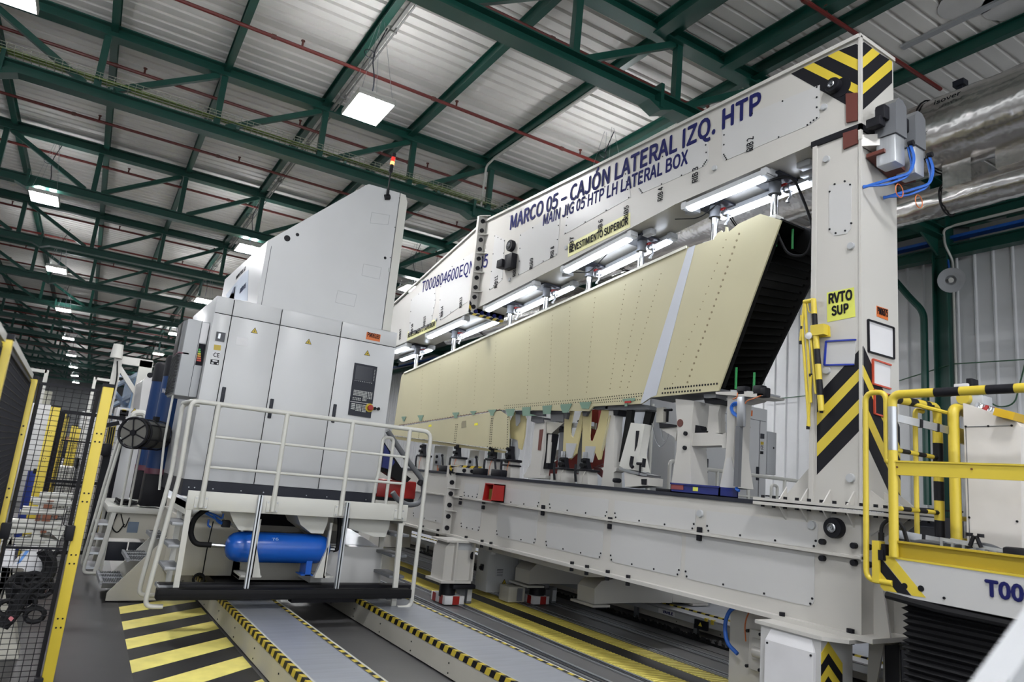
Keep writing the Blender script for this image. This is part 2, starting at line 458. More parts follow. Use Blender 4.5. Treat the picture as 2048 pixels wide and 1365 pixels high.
# sprinkler pipes
PY = [5.45 + 2.86 * k for k in range(22)]
for k, y in enumerate(PY):
    t = thing('sprinkler_pipe', 'thin red sprinkler pipe under the roof, %s counted from the striped crossbeam corner' % (ORD + ['twenty-first', 'twenty-second'])[k], 'sprinkler pipe', bw(0, y, 8.45), 'red sprinkler pipes across the roof')
    mb = MB(); mb.cyl((-15, y, 8.45), (10.6, y, 8.45), .032, seg=8); mb.build('pipe', REDP, t, xf=HM)
    if k < 12:
        for j in range(9):
            x = -12.6 + 2.9 * j + (k % 2) * .7
            if x > 10.5: continue
            mb = MB(); mb.cyl((x, y, 8.47), (x, y, 8.57), .018, seg=8); mb.cyl((x, y, 8.57), (x, y, 8.585), .035, seg=8)
            mb.cyl((x - .5, y, 8.45), (x - .43, y, 8.45), .042, seg=8)
            mb.build('sprinkler_head', BROWN, t, xf=HM)
# four-tube ceiling lights
def ceiling_light(x, y, label, grp):
    z = 7.2
    t = thing('ceiling_light', label, 'ceiling light', bw(x, y, z), grp)
    mb = MB()
    mb.box((x - .30, y - .43, z + .03), (x + .30, y + .43, z + .09), bev=.01)
    for s in (-1, 1):
        mb.box((x + s*.30, y - .43, z - .005), (x + s*.285, y + .43, z + .05)); mb.box((x - .30, y + s*.43, z - .005), (x + .30, y + s*.415, z + .05))
    mb.build('housing', RAILW, t, xf=HM)
    for i in range(4):
        xx = x - .21 + .14 * i
        mb = MB(); mb.box((xx - .052, y - .40, z + .015), (xx + .052, y + .40, z + .031), bev=.004); mb.build('tube_cover', LEDP, t, xf=HM)
    mb = MB()
    for sx in (-.12, .12): mb.box((x + sx - .05, y - .38, z + .088), (x + sx + .05, y + .38, z + .094))
    mb.build('added_uplight', UPL, t, xf=HM)  # glowing strips added on top of the lamp to lift the ceiling
    mb = MB()
    for sx in (-.25, .25):
        for sy in (-.38, .38): mb.cyl((x + sx, y + sy, z + .09), (x + sx*.1, y + sy*.3, z + 1.50), .004, seg=5)
    mb.build('suspension_wire', STEEL, t, xf=HM)
    mb = MB(); mb.tube([(x, y, z + .09), (x + .05, y, z + .5), (x - .05, y + .05, z + .95), (x + .12, y, z + 1.5)], .010, .2, 6)
    mb.tube([(x + .09 * math.cos(i/10*6.283) - .1, y + .01, z + .95 + .07 * math.sin(i/10*6.283)) for i in range(11)], .007, seg=5)
    mb.build('power_cable', DGREY, t, xf=HM)
rows = ((-1.87, 'left', [10.3, 19.5, 27.8, 36.5, 46.9, 56.4, 65.6, 74.6, 83.5]), (2.85, 'middle', [10.1, 19.7, 28.2, 38.0, 47.6, 57.2, 66.5, 75.5]), (7.75, 'right', [10.3, 19.8, 28.6, 38.2, 47.8, 57.5]))
for x, nm, ys in rows:
    for k, y in enumerate(ys):
        lab = 'bright four-tube ceiling light, %s of the %s row counted from the near end' % (ORD[k], nm)
        if nm == 'middle' and k == 0: lab = 'large bright four-tube ceiling light hanging above the white drilling machine'
        if nm == 'right' and k == 0: lab = 'four-tube ceiling light hung behind the big lettering of the crossbeam'
        ceiling_light(x, y, lab, 'ceiling lights of the %s row' % nm)
for x, nm in ((-1.87, 'left'), (2.85, 'middle')):
    for q, y in enumerate((.6, -7.0)):
        ceiling_light(x, y, 'four-tube ceiling light of the %s row %s the near end of the jig' % (nm, ('over', 'beyond')[q]), 'ceiling lights of the %s row' % nm)
ceiling_light(11.9, 14.5, 'added four-tube ceiling light that brightens the white wall, hidden behind the wing box', 'lights added to brighten the wall')  # lamp added out of sight to brighten the white wall
# wire basket tray above the second truss
t = thing('wire_cable_tray', 'pale wire basket cable tray lying along the second roof truss', 'cable tray', bw(0, 13.0, 7.9))
mb = MB(); yb, zb, w, h = 13.2, 7.72, .30, .11
for yy, zz in ((yb, zb), (yb + .1, zb), (yb + .2, zb), (yb + w, zb), (yb, zb + h/2), (yb, zb + h), (yb + w, zb + h), (yb + w, zb + h/2)): mb.bar((-14, yy, zz), (7.5, yy, zz), .008, .008)
x = -14
while x < 7.5:
    for p, q in (((x, yb, zb + h), (x, yb, zb)), ((x, yb, zb), (x, yb + w, zb)), ((x, yb + w, zb), (x, yb + w, zb + h))): mb.bar(p, q, .007, .007, (1, 0, 0))
    x += .11
mb.build('wire_basket', mat('zinc_wire', (.36, .37, .30), .5, .3), t, xf=HM)
mb = MB()
for k in range(5): mb.tube([(-14 + 1.5*i, yb + .06 + .04*k + random.uniform(-.02, .02), zb + .02 + random.uniform(0, .02)) for i in range(15)], .012, seg=5)
mb.build('cable_run', mat('green_cable', (.16, .24, .05), .5), t, xf=HM)
for i in range(10):
    x = -13 + 2.05*i; mb = MB(); mb.bar((x, yb - .12, zb - .15), (x + .1, yb + .45, zb - .03), .05, .05); mb.build('tray_bracket', GREEN, t, xf=HM)
# cable tray under the purlin with the middle lights, conduit and strut channel
mb = MB(); mb.box((3.00, -4, 8.64), (3.05, 40, 8.69)); mb.cyl((3.08, -4, 8.63), (3.08, 40, 8.63), .016, seg=6)
for k in range(16): mb.box((2.99, -3 + 2.6*k, 8.61), (3.11, -2.96 + 2.6*k, 8.71))
tag(mb.build('cable_duct', mat('grey_duct', (.20, .20, .19), .5), xf=HM), 'long grey cable duct fixed along the purlin above the middle lights', 'cable duct')
mb = MB(); mb.cyl((6.60, 8.9, 8.66), (6.60, 12.9, 8.66), .03, seg=8); mb.tube([(6.6, 12.9, 8.66), (6.6, 13.25, 8.6), (6.6, 13.3, 7.6)], .025, .1, 8)
tag(mb.build('conduit_pipe', RAILW, xf=HM), 'white conduit pipe running beside a purlin above the crossbeam lettering', 'conduit')
mb = MB(); mb.box((6.55, 8.86, 8.56), (8.75, 8.92, 8.64)); mb.box((6.6, 8.8, 8.64), (6.66, 9.0, 8.72)); mb.box((8.5, 8.8, 8.64), (8.56, 9.0, 8.72))
tag(mb.build('strut_channel', MIDGREY, xf=HM), 'dark slotted strut channel between two purlins with a hanging cable', 'strut channel')
# patched roof window
mb = MB(); 
for x0, y0, r in ((10.0, 4.1, .42), (9.55, 4.5, .38)):
    mb.disc((x0, y0, 8.945), (0, 0, -1), r, seg=18, th=.008)
tag(mb.build('roof_patch', mat('patch_white', (.62, .61, .6), .5), xf=HM), 'rough round white patches stuck on the roof sheet top right', 'roof patch')
mb = MB(); mb.box((9.75, 3.4, 8.90), (9.85, 5.6, 8.945))
tag(mb.build('roof_flashing', GREYCAB, xf=HM), 'grey metal strip crossing the patched roof sheet', 'flashing')

# steel frame along the right wall
def wall_column(y, lab):
    t = thing('steel_column', lab, 'steel column', bw(14.3, y, 0), 'green columns of the right wall')
    mb = MB(); mb.ibeam((14.3, y, 0), (14.3, y, 8.9), .28, .3, .025, .03, (0, 1, 0)); mb.build('shaft', GREEN, t, xf=HM)
    mb = MB(); mb.prism([(14.1, y - .02, 7.0), (13.5, y - .02, 7.35), (14.1, y - .02, 7.35)], (0, .04, 0)); mb.build('haunch', GREEN, t, xf=HM)
    return t
c0 = wall_column(TY[0], 'dark green steel column at the white wall beside the loudspeaker')
for k in (1, 2, 3): dup(c0, HM.to_3x3() @ Vector((0, 5.95*k, 0)), 'dark green steel column of the white wall, %s behind the one with the loudspeaker' % ORD[k-1], 'green columns of the right wall')
for z, w, lab in ((7.12, .24, 'lower green beam along the top of the white wall'), (7.75, .22, 'upper green beam along the right wall with pale conduit')):
    mb = MB(); mb.ibeam((14.35, -8, z), (14.35, 39, z), .22, w, .02, .03)
    tag(mb.build('wall_beam', GREEN, xf=HM), lab, 'wall beam', 'green beams of the right wall')
mb = MB(); mb.cyl((14.2, -8, 7.60), (14.2, 7.1, 7.60), .03, seg=8); mb.tube([(14.2, 7.1, 7.6), (14.15, 7.3, 7.55), (14.1, 7.25, 7.2), (14.28, 7.2, 6.9), (14.28, 7.2, 2)], .025, .1, 8)
tag(mb.build('wall_conduit', RAILW, xf=HM), 'pale conduit running along the wall beam and down the green column', 'conduit')
mb = MB(); mb.box((14.3, -8, 7.38), (14.5, 39, 7.44)); tag(mb.build('blue_wall_pipe', HBLUE, xf=HM), 'bright blue pipe between the two beams of the right wall', 'pipe')
mb = MB()
for a_, b_ in (((15.7, 4.9, 7.3), (15.7, 9.2, 8.7)), ((15.7, 4.4, 7.5), (15.7, .5, 8.6))): mb.bar(a_, b_, .14, .14)
mb.box((15.55, 6.1, 7.3), (15.78, 6.75, 8.9)); tag(mb.build('wall_bracing', GREEN, xf=HM), 'dark green post and braces on the grey wall under the ducts', 'bracing')
mb = MB(); mb.box((14.75, 5.7, 7.30), (15.0, 7.1, 7.72), bev=.02); tag(mb.build('white_wall_box', RAILW, xf=HM), 'white box standing on the green beam below the silver duct', 'box')
mb = MB(); mb.box((14.6, 4.55, 7.9), (14.75, 5.15, 8.02), bev=.02); mb.disc((14.6, 5.12, 7.96), (-1, 0, 0), .04)
tag(mb.build('emergency_lamp', RAILW, xf=HM), 'white emergency lamp on the right wall beam', 'lamp')
# drain pipe and horn loudspeaker by the column
mb = MB(); mb.tube([(14.3, 8.6, 7.0), (14.2, 8.0, 6.2), (14.2, 7.75, 5.9), (14.2, 7.75, 2.0)], .07, .3, 10)
tag(mb.build('drain_pipe', GREEN, xf=HM), 'green drain pipe bending down beside the loudspeaker', 'drain pipe')
t = thing('horn_loudspeaker', 'round pale horn loudspeaker mounted on the green wall column', 'loudspeaker', bw(14.1, 7.05, 6.4))
hp = Vector((14.05, 7.15, 6.42)); hd = Vector((-.75, -.55, -.3)).normalized()
mb = MB(); mb.lathe(hp + hd*.0, hd, [(0, .05), (.02, .07), (.10, .10), (.17, .17), (.20, .245), (.21, .245), (.19, .22), (.12, .10), (.03, .06)], 24); mb.build('horn', GREYCAB, t, xf=HM)
mb = MB(); mb.cyl(hp + hd*.02, hp + hd*.16, .04, .05, 12); mb.build('driver_cone', RAILW, t, xf=HM)
mb = MB(); mb.tube([hp, hp + Vector((.1, .05, .25)), (14.2, 7.25, 6.9)], .02, .1, 8); mb.build('mounting_arm', HBLUE, t, xf=HM)
# foil wrapped ducts
def duct(x, z, r, y0, y1, lab, seed, top=8.95):
    rnd = random.Random(seed); rings = []; y = y0
    while y < y1:
        rings.append([Vector((x + math.cos(i/28*6.283)*(r + rnd.uniform(-.012, .012)), y, z + math.sin(i/28*6.283)*(r + rnd.uniform(-.012, .012)))) for i in range(28)]); y += .16
    mb = MB(); mb.loft(rings)
    t = thing('ventilation_duct', lab, 'duct', bw(x, 3, z))
    mb.build('foil_wrap', FOIL, t, xf=HM)
    mb = MB()
    for k in range(int((y1 - y0) / 3.2)):
        yy = y0 + 1.1 + 3.2 * k
        mb.tube([(x + math.cos(i/24*6.283)*(r + .02), yy, z + math.sin(i/24*6.283)*(r + .02)) for i in range(25)], .012, seg=5)
    mb.build('duct_strap', RUBBER, t, xf=HM)
    mb = MB()
    for k in range(int((y1 - y0) / 6)):
        yy = y0 + 3 + 6*k; mb.cyl((x, yy, z + r), (x, yy, top), .012, seg=6)
    mb.build('duct_hanger', STEEL, t, xf=HM)
    return t
d1 = duct(9.0, 6.75, .49, -6, 42, 'wide silver foil wrapped ventilation duct running under the roof on the right', 1)
def duct_text(t, x, z, r, y, ang, w, h):
    n = Vector((math.cos(ang), 0, math.sin(ang))); c = Vector((x, y, z)) + n * (r + .03); up = Vector((-math.sin(ang), 0, math.cos(ang)))
    if up.z < 0: up = -up
    a = HM @ (c + Vector((0, w/2, 0))); b = HM @ (c - Vector((0, w/2, 0)))
    lettering('printed_mark', 'isover', a, b, h, HM.to_3x3() @ n, INK, t, .01, lift=.012)
duct_text(d1, 9.0, 6.75, .49, 4.72, math.radians(200), .30, .07)
duct_text(d1, 9.0, 6.75, .49, 4.3, math.radians(160), .32, .07)
duct_text(d1, 9.0, 6.75, .49, 7.6, math.radians(215), .30, .06)
duct_text(d1, 9.0, 6.75, .49, 6.9, math.radians(205), .30, .06)
duct(9.25, 5.93, .2, -6, 20, 'narrower crumpled silver duct below the wide one', 7, 6.32)
mb = MB(); mb.box((8.93, 4.25, 6.30), (9.35, 4.6, 5.95)); mb.box((9.0, 3.2, 6.05), (9.4, 4.0, 6.35))
tag(mb.build('duct_transition_box', FOIL, xf=HM), 'square foil covered box joining the two silver ducts', 'duct box')
mb = MB(); mb.box((9.05, 4.36, 7.42), (9.17, 4.50, 7.50)); mb.box((9.09, 4.4, 7.22), (9.14, 4.46, 7.44)); tag(mb.build('duct_sensor', DGREY, xf=HM), 'small dark box fixed on top of the wide silver duct', 'sensor box')
# wires along the wall
mb = MB(); mb.tube([bw(14.5, 12, 4.3), bw(14.5, 9, 4.42), bw(14.25, 7.3, 4.75)], .012, .2, 5); mb.tube([bw(14.2, 7.2, 4.75), bw(14.5, 3, 4.7), bw(14.5, -4, 4.7)], .012, .2, 5)
mb.tube([bw(14.5, 7.0, 4.35), bw(14.5, 6.6, 3.9), bw(14.5, 6.3, 3.95), bw(14.5, 6.1, 4.7)], .014, .2, 5)
tag(mb.build('wall_wire', mat('green_wire', (.03, .1, .05), .5)), 'thin green wires strung along the white wall across the column', 'wire')
# ================================================================ the assembly jig (front face X = 5, near end Y = 2.98)
JX, JE = 5.0, 2.98
jig = thing('assembly_jig', 'huge white assembly jig frame with lettered crossbeam, tall column and long base beam', 'assembly jig', (5.25, 3.2, 0))
def off(p, d=.004): return Vector(p) + NX * d
# --- base beam
mb = MB()
mb.box((5.0, JE, .87), (5.5, 16, 1.70))
base = mb.build('base_beam', WHITE, jig)
mb = MB(); mb.box((4.93, JE - .12, .84), (5.74, 16, .872)); mb.build('bottom_flange', WHITE, jig)
mb = MB(); mb.box((4.955, JE - .02, 1.385), (5.0, 16, 1.405)); mb.build('middle_ledge', WHITE, jig)
mb = MB(); mb.box((4.985, 3.85, 1.70), (6.1, 16, 1.735)); mb.build('table_edge', DGREY, jig)
mb = MB(); mb.box((4.9, JE - .2, 1.70), (5.76, 3.85, 1.725)); mb.box((4.9, JE - .2, 1.735), (5.76, 3.85, 1.757)); mb.build('column_flange', WHITE, jig)
mb = MB()
for k in range(10):
    y = 3.78 - .105 * k
    for z in (1.757, 1.685): mb.cyl((4.935, y, z), (4.935, y, z + .022), .016, seg=6)
for x in (5.05, 5.2, 5.35, 5.5, 5.65):
    for z in (1.757, 1.685): mb.cyl((x, JE - .15, z), (x, JE - .15, z + .022), .016, seg=6)
mb.build('flange_bolts', BLACK, jig)
mb = MB()
for k in range(8):
    y = 3.6 - .19 * k
    if y > JE: mb.prism([(4.91, y, 1.757), (5.0, y, 1.757), (5.0, y, 1.86)], (0, .012, 0)); mb.prism([(4.91, y, 1.70), (5.0, y, 1.70), (5.0, y, 1.60)], (0, .012, 0))
for x in (5.12, 5.3, 5.48):
    mb.prism([(x, JE - .18, 1.757), (x, JE, 1.757), (x, JE, 1.88)], (.012, 0, 0)); mb.prism([(x, JE - .18, 1.70), (x, JE, 1.70), (x, JE, 1.55)], (.012, 0, 0))
mb.prism([(5.1, 3.36, 1.757), (5.1, 3.72, 1.757), (5.1, 3.36, 2.15)], (.02, 0, 0))
mb.build('stiffener_gussets', WHITE, jig)
mb = MB(); 
for x in (5.15, 5.42): mb.prism([(x, JE, .872), (x, JE - .12, .872), (x, JE - .03, 1.45), (x, JE, 1.45)], (.02, 0, 0))
mb.box((4.97, JE - .02, 1.37), (5.5, JE, 1.42)); mb.build('end_stiffeners', WHITE, jig)
# cover plates with rounded lower corners, from the photo's outlines
def rounded(y0, y1, z0, z1, r=.06, top=False):
    p = []
    for (cy, cz, a0) in ((y1 - r, z0 + r, 270), (y0 + r, z0 + r, 180)):
        pass
    pts = []
    def arc(cy, cz, s):
        for i in range(6): a = math.radians(s + 18*i); pts.append((JX, cy + r*math.cos(a), cz + r*math.sin(a)))
    if top: arc(y1 - r, z1 - r, 0); arc(y0 + r, z1 - r, 90)
    else: pts.extend([(JX, y1, z1), (JX, y0, z1)])
    arc(y0 + r, z0 + r, 180); arc(y1 - r, z0 + r, 270)
    return pts
def bolts_of(y0, y1, z0, z1, n, r=.010):
    q = []
    for i in range(n): q.append((y0 + .03 + (y1 - y0 - .06) * i / max(1, n - 1), z0 + .02))
    return q
def cover(y0, y1, z0, z1, n=4, top=False, parent=None):
    mb = MB(); mb.plate(rounded(y0, y1, z0, z1, top=top), NX, .004)
    o = mb.build('cover_plate', PANEL, parent or jig)
    mb = MB()
    for y, z in bolts_of(y0, y1, z0, z1, n): mb.disc((JX - .004, y, z), NX, .009, 8, .006)
    for y in (y0 + .015, y1 - .015): mb.disc((JX - .004, y, z0 + .06), NX, .009, 8, .006)
    if top:
        for y, z in bolts_of(y0, y1, z1 - .04, z1, n): mb.disc((JX - .004, y, z), NX, .009, 8, .006)
    mb.build('cover_bolts', BLACK, o)
def yz(x, y, X=5.0): p = ax(x, y, X); return p.y, p.z
for (xa, ya), (xb, yb) in (((1370, 1137), (1629, 1197)), ((1222, 1085), (1361, 1147)), ((1094, 1052), (1204, 1111)), ((996, 1031), (1072, 1083)), ((926, 1010), (960, 1056)), ((830, 1000), (899, 1045))):
    y1, _ = yz(xa, ya); y0, _ = yz(xb, yb)
    cover(y0, y1, .985, 1.375)
for (xa, ya), (xb, yb) in (((1413, 1045), (1636, 1085)), ((1230, 1010), (1391, 1050)), ((1100, 990), (1216, 1025)), ((998, 975), (1080, 1000)), ((930, 968), (957, 985))):
    y1, _ = yz(xa, ya); y0, _ = yz(xb, yb)
    cover(y0, y1, 1.41, 1.60)
mb = MB()
for x, y in ((1402, 1052), (1089, 1008), (1223, 1032), (970, 998), (924, 990)):
    for dz in (0.02, .09):
        p = ax(x, y + 3); mb.box((4.965, p.y - .022, p.z - .03 - dz), (4.999, p.y + .022, p.z + .02 - dz), bev=.006)
for x, y in ((1648, 1090), (1711, 1098), (1740, 1101)):
    p = ax(x, y)
    for dz in (.02, -.10): mb.cyl((4.96, p.y, p.z + dz), (5.0, p.y, p.z + dz), .022, seg=10)
mb.build('ledge_bolts', BLACK, jig)
mb = MB()
for x, y in ((998, 1086), (982, 1089), (1152, 1136), (1140, 1129), (1233, 1147), (1272, 1157), (860, 1062), (840, 1055), (939, 1077), (1596, 1232), (1742, 1265), (1778, 1262)):
    p = at(x, y, Z=.872)
    if p.x > 5.7: continue
    mb.cyl((4.965, p.y, .80), (4.965, p.y, .90), .022, seg=8)
mb.build('bottom_bolts', BLACK, jig)
# round targets
def target(p, n, r=.035, par=jig):
    n = Vector(n); mb = MB(); mb.cyl(p, Vector(p) + n * .02, r, r * .9, 16); mb.build('measuring_target', GREYCAB, par)
for q in ((1625, 1051), (1401, 1028), (1702, 957)): target(ax(*q), NX)
# large round bearing on the base beam
def bearing(p, r, par, disc=False):
    p = Vector(p); mb = MB(); mb.lathe(p, NX, [(0, r), (.05, r), (.06, r*.93), (.06, r*.5), (.04, r*.48)], 32)
    o = mb.build('bearing_ring', BLACK, par)
    mb = MB(); mb.lathe(p + NX*.04, NX, [(0, r*.46), (.03, r*.46), (.035, r*.38), (.02, r*.36), (.02, r*.18), (.035, r*.17), (.035, r*.05), (.02, .001)], 24); mb.build('bearing_hub', STEEL, o)
bearing(ax(1673, 1057), .075, jig)
# --- column at the near end
mb = MB(); mb.box((5.0, JE, 1.757), (5.53, 3.37, 4.745)); col = mb.build('column', WHITE, jig)
mb = MB(); mb.box((4.985, 3.36, 1.757), (5.02, 3.40, 4.745)); mb.box((4.99, JE - .012, 1.757), (5.012, JE + .01, 4.70)); mb.build('weld_edge', WHITE, jig)
mb = MB(); pts = [yz(*q) for q in ((1658, 372), (1700, 365), (1704, 370), (1702, 458), (1694, 468), (1668, 472), (1659, 462))]
mb.plate([(JX, a, b) for a, b in pts], NX, .004); cp = mb.build('cover_plate', PANEL, jig)
mb = MB()
for q in ((1670, 369), (1690, 363), (1701, 370), (1660, 384), (1703, 447), (1660, 459), (1672, 467), (1691, 462)): mb.disc(ax(*q), NX, .008, 8, .009)
mb.build('cover_bolts', BLACK, cp)
for q in ((1654, 319), (1703, 493), (1655, 742)): target(ax(*q), NX, .03)
# chevrons: one flat coat per band on the two faces of the column and of the crossbeam
def bands(rows, plane, nm='chevron_stripes'):
    mb = MB()
    for i, q in enumerate(rows):
        n = NX if 'X' in plane else NY
        mb.plate([at(x, y, **plane) for x, y in q], n, .002, mi=i % 2)
    mb.build(nm, [BLACK, YELLOW], jig)
L, C = (792, 826, 852, 887, 914, 950), (693, 730.5, 754.5, 792, 819, 855.5)
bands([[(1634, L[i]), (1725.2, C[i]), (1725.2, C[i+1]), (1634, L[i+1])] for i in range(5)], {'X': JX})
zc = [at(1726, c, Y=JE).z for c in (683, 722, 748, 790, 822, 866, 890)]
rows = []
for i in range(5):
    s = .98
    rows.append([(5.0, JE, zc[i]), (5.53, JE, zc[i] - s*.53*1.15), (5.53, JE, zc[i+1] - s*.53*1.15), (5.0, JE, zc[i+1])])
mb = MB()
for i, q in enumerate(rows): mb.plate(q, NY, .002, mi=i % 2)
mb.build('chevron_stripes', [BLACK, YELLOW], jig)
# --- crossbeam
zt = [(JE, 5.585), (9.05, 5.585)]
bot = [(JE, 4.80), (5.0, 4.70), (6.9, 4.45), (9.05, 4.20)]
prof = [(5.0, y, z) for y, z in zt] + [(5.0, y, z) for y, z in reversed(bot)]
mb = MB(); mb.prism(prof, (.5, 0, 0)); beam = mb.build('crossbeam', WHITE, jig)
far = [(5.0, 9.05, 5.60), (5.0, 12.27, 4.76), (5.0, 15.5, 4.0), (5.0, 15.5, 3.75), (5.0, 11.8, 3.94), (5.0, 9.05, 4.19)]
mb = MB(); mb.prism(far, (.5, 0, 0)); mb.build('crossbeam_tail', WHITE, jig)
mb = MB()
for xx in (4.988, 5.49):
    mb.bar((xx, JE, 5.60), (xx, 9.05, 5.60), .03, .035); mb.bar((xx, 9.1, 5.60), (xx, 15.5, 4.01), .03, .035)
mb.box((4.985, JE - .015, 4.66), (5.012, JE + .01, 5.6)); mb.bar((4.98, JE - .005, 5.60), (5.51, JE - .005, 5.60), .02, .035)
mb.build('top_edge_trim', WHITE, jig)
# joint plates with bolts at the middle of both beams
def joint(y, z0, z1, nm):
    mb = MB(); mb.box((4.87, y - .03, z0), (5.5, y + .03, z1)); o = mb.build(nm, WHITE, jig)
    n = int((z1 - z0) / .15); mb = MB(); g = MB()
    for i in range(n):
        z = z0 + .08 + (z1 - z0 - .16) * i / (n - 1)
        mb.cyl((4.935, y - .055, z), (4.935, y - .03, z), .033, seg=12)
        if i % 2: g.prism([(4.88, y - .031, z + .075), (5.0, y - .031, z + .075), (5.0, y - .16, z + .075)], (0, 0, .012))
    mb.build('joint_bolts', BLACK, o); g.build('joint_gussets', WHITE, o)
    return o
j1 = joint(9.08, 4.13, 5.66, 'joint_flange')
j2 = joint(9.15, .87, 1.83, 'joint_flange')
mb = MB(); mb.box((5.0, 9.05, 4.08), (5.5, 9.11, 4.22)); mb.build('joint_lower_plate', WHITE, jig)
mb = MB()
for i in range(5): mb.cyl((4.98 + .11*i, 9.02, 4.145), (4.98 + .11*i, 9.05, 4.145), .03, seg=12)
mb.build('joint_bolts', NAVY, j1)
def tape(pts, w, n, par, cnt):
    mb = MB(); n = Vector(n)
    for a, b in zip(pts[:-1], pts[1:]):
        a, b = Vector(a), Vector(b); t = (b - a); L = t.length; t.normalize(); u = n.cross(t).normalized(); k = max(1, int(L / .06))
        for i in range(k):
            p, q = a + t*(L*i/k), a + t*(L*(i+1)/k); sk = t * .02
            mb.face([r_ + n*.003 for r_ in (p - u*w/2 - sk, q - u*w/2 - sk, q + u*w/2 + sk, p + u*w/2 + sk)], i % 2)
    bmesh.ops.remove_doubles(mb.bm, verts=mb.bm.verts, dist=.0005); mb.build('hazard_tape', [BLACK, MUSTARD], par, smooth=False)
tape([(4.88, 9.045, 4.28), (4.88, 9.045, 4.1), (5.48, 9.045, 4.09)], .04, NY, j1, 10)
tape([(4.89, 9.11, 1.70), (4.89, 9.11, 1.82), (5.4, 9.11, 1.84)], .04, NY, j2, 10)
mb = MB(); mb.box((4.93, 9.0, 1.735), (5.42, 9.13, 1.815)); ob = mb.build('joint_top_block', WHITE, jig)
mb = MB()
for i in range(3): mb.cyl((5.05 + .13*i, 8.98, 1.775), (5.05 + .13*i, 9.0, 1.775), .028, seg=12)
mb.build('joint_bolts', BLACK, ob)
# cover plates of the crossbeam
def quadplate(pts, par=jig):
    P = [ax(*q) for q in pts]; mb = MB(); mb.plate(P, NX, .004); o = mb.build('cover_plate', PANEL, par)
    mb = MB(); n = len(P); c = sum(P, Vector()) / n
    for i in range(n):
        for t in (0, .33, .66):
            p = P[i].lerp(P[(i+1) % n], t); p = p.lerp(c, .05); mb.disc(p + NX*.004, NX, .008, 8, .005)
    mb.build('cover_bolts', BLACK, o)
quadplate([(1445, 250), (1640, 170), (1640, 235), (1620, 250), (1450, 322), (1444, 312)])
quadplate([(1285, 330), (1415, 272), (1418, 320), (1410, 332), (1282, 388), (1276, 380)])
quadplate([(1135, 420), (1255, 345), (1262, 395), (1128, 470)])
quadplate([(1040, 470), (1122, 420), (1115, 510), (1036, 552)])
quadplate([(990, 470), (1010, 480), (1005, 560), (979, 582)])
quadplate([(882, 545), (955, 500), (948, 595), (880, 642), (878, 630)])
quadplate([(822, 600), (870, 560), (872, 600), (862, 650), (818, 672)])
# lettering on the crossbeam
def beam_text(txt, pa, pb, ptop, m=NAVY, nm='lettering', bold=.02, X=5.0, lift=.006):
    a, b = ax(*pa, X), ax(*pb, X); h = (ax(*ptop, X) - a).length if ptop else .1
    return lettering(nm, txt, a, b, h, NX, m, jig, bold, lift=lift)
def btext(txt, pa, pb, h, **k):
    a, b = ax(*pa), ax(*pb); return lettering(k.pop('nm', 'lettering'), txt, a, b, h, NX, k.pop('m', NAVY), jig, k.pop('bold', .02), lift=.006)
H1 = (ax(1497, 231) - ax(1497, 192)).length
btext('MARCO 05 – CAJÓN LATERAL IZQ. HTP', (1020, 460), (1523, 222), H1)
btext('MAIN JIG 05 HTP LH LATERAL BOX', (1086, 452), (1376, 327), (ax(1352, 337) - ax(1352, 311)).length)
btext('T000804600EQN005', (843, 586), (975, 533), .20, bold=.01)
for n, q in (('RIB 2', (1507, 300, 273)), ('RIB 3', (1396, 363, 333)), ('RIB 4', (1326, 400, 373)), ('RIB5', (1257, 438, 410)), ('RIB 6', (1205, 463, 438)), ('RIB7', (1147, 503, 472)), ('RIB 8', (1108, 514, 492)), ('RIB9', (1066, 537, 515)), ('RIB 10', (1032, 552, 526)), ('RIB11', (995, 575, 551)), ('RIB13', (924, 615, 594)), ('RIB 14', (886, 633, 612)), ('RIB15', (851, 652, 632)), ('RIB 16', (826, 668, 647)), ('RIB17', (802, 678, 657))):
    a, b = ax(q[0], q[1]), ax(q[0] + 1, q[2]); lettering('rib_number', n, a, b, .075, NX, INK, jig, .012, lift=.008)
def strip_sign(pa, pb, h, txt):
    a, b = ax(*pa), ax(*pb); u = (b - a).normalized(); v = NX.cross(u).normalized()
    mb = MB(); mb.plate([a - u*.03 - v*h*.25, b + u*.03 - v*h*.25, b + u*.03 + v*h*1.15, a - u*.03 + v*h*1.15], NX, .003)
    o = mb.build('yellow_sign_strip', PALEY, jig); lettering('lettering', txt, a + v*h*.12, b + v*h*.12, h*.68, NX, INK, jig, .02, lift=.008)
strip_sign((1139, 509), (1257, 451), .13, 'REVESTIMIENTO SUPERIOR')
strip_sign((816, 678), (870, 654), .12, 'REVESTIMIENTO SUPERIOR')
# fittings on the crossbeam face
bands([[(1712, 88), (1677.4, 101.3), (1716.5, 119.6), (1716.5, 90)], [(1677.4, 101.3), (1655.4, 112.3), (1716.5, 141.6), (1716.5, 119.6)], [(1655.4, 112.3), (1627.3, 125.7), (1716.5, 171), (1716.5, 141.6)], [(1627.3, 125.7), (1606.6, 135.5), (1716.5, 190), (1716.5, 171)], [(1606.6, 135.5), (1582.2, 147.7), (1694, 211), (1716.5, 211), (1716.5, 190)]], {'X': JX})
cz = lambda x, y: (1548 + x/4.096, y/4.096)
bands([[cz(703, 372), cz(735, 345), cz(805, 395), cz(703, 490)], [cz(703, 490), cz(805, 395), cz(865, 440), cz(703, 580)], [cz(703, 580), cz(865, 440), cz(945, 490), cz(705, 700)], [cz(705, 700), cz(945, 490), cz(966, 505), cz(966, 570), cz(708, 790)], [cz(708, 790), cz(966, 570), cz(966, 680), cz(716, 912)]], {'Y': JE})
bearing(ax(1671, 174), .065, jig)
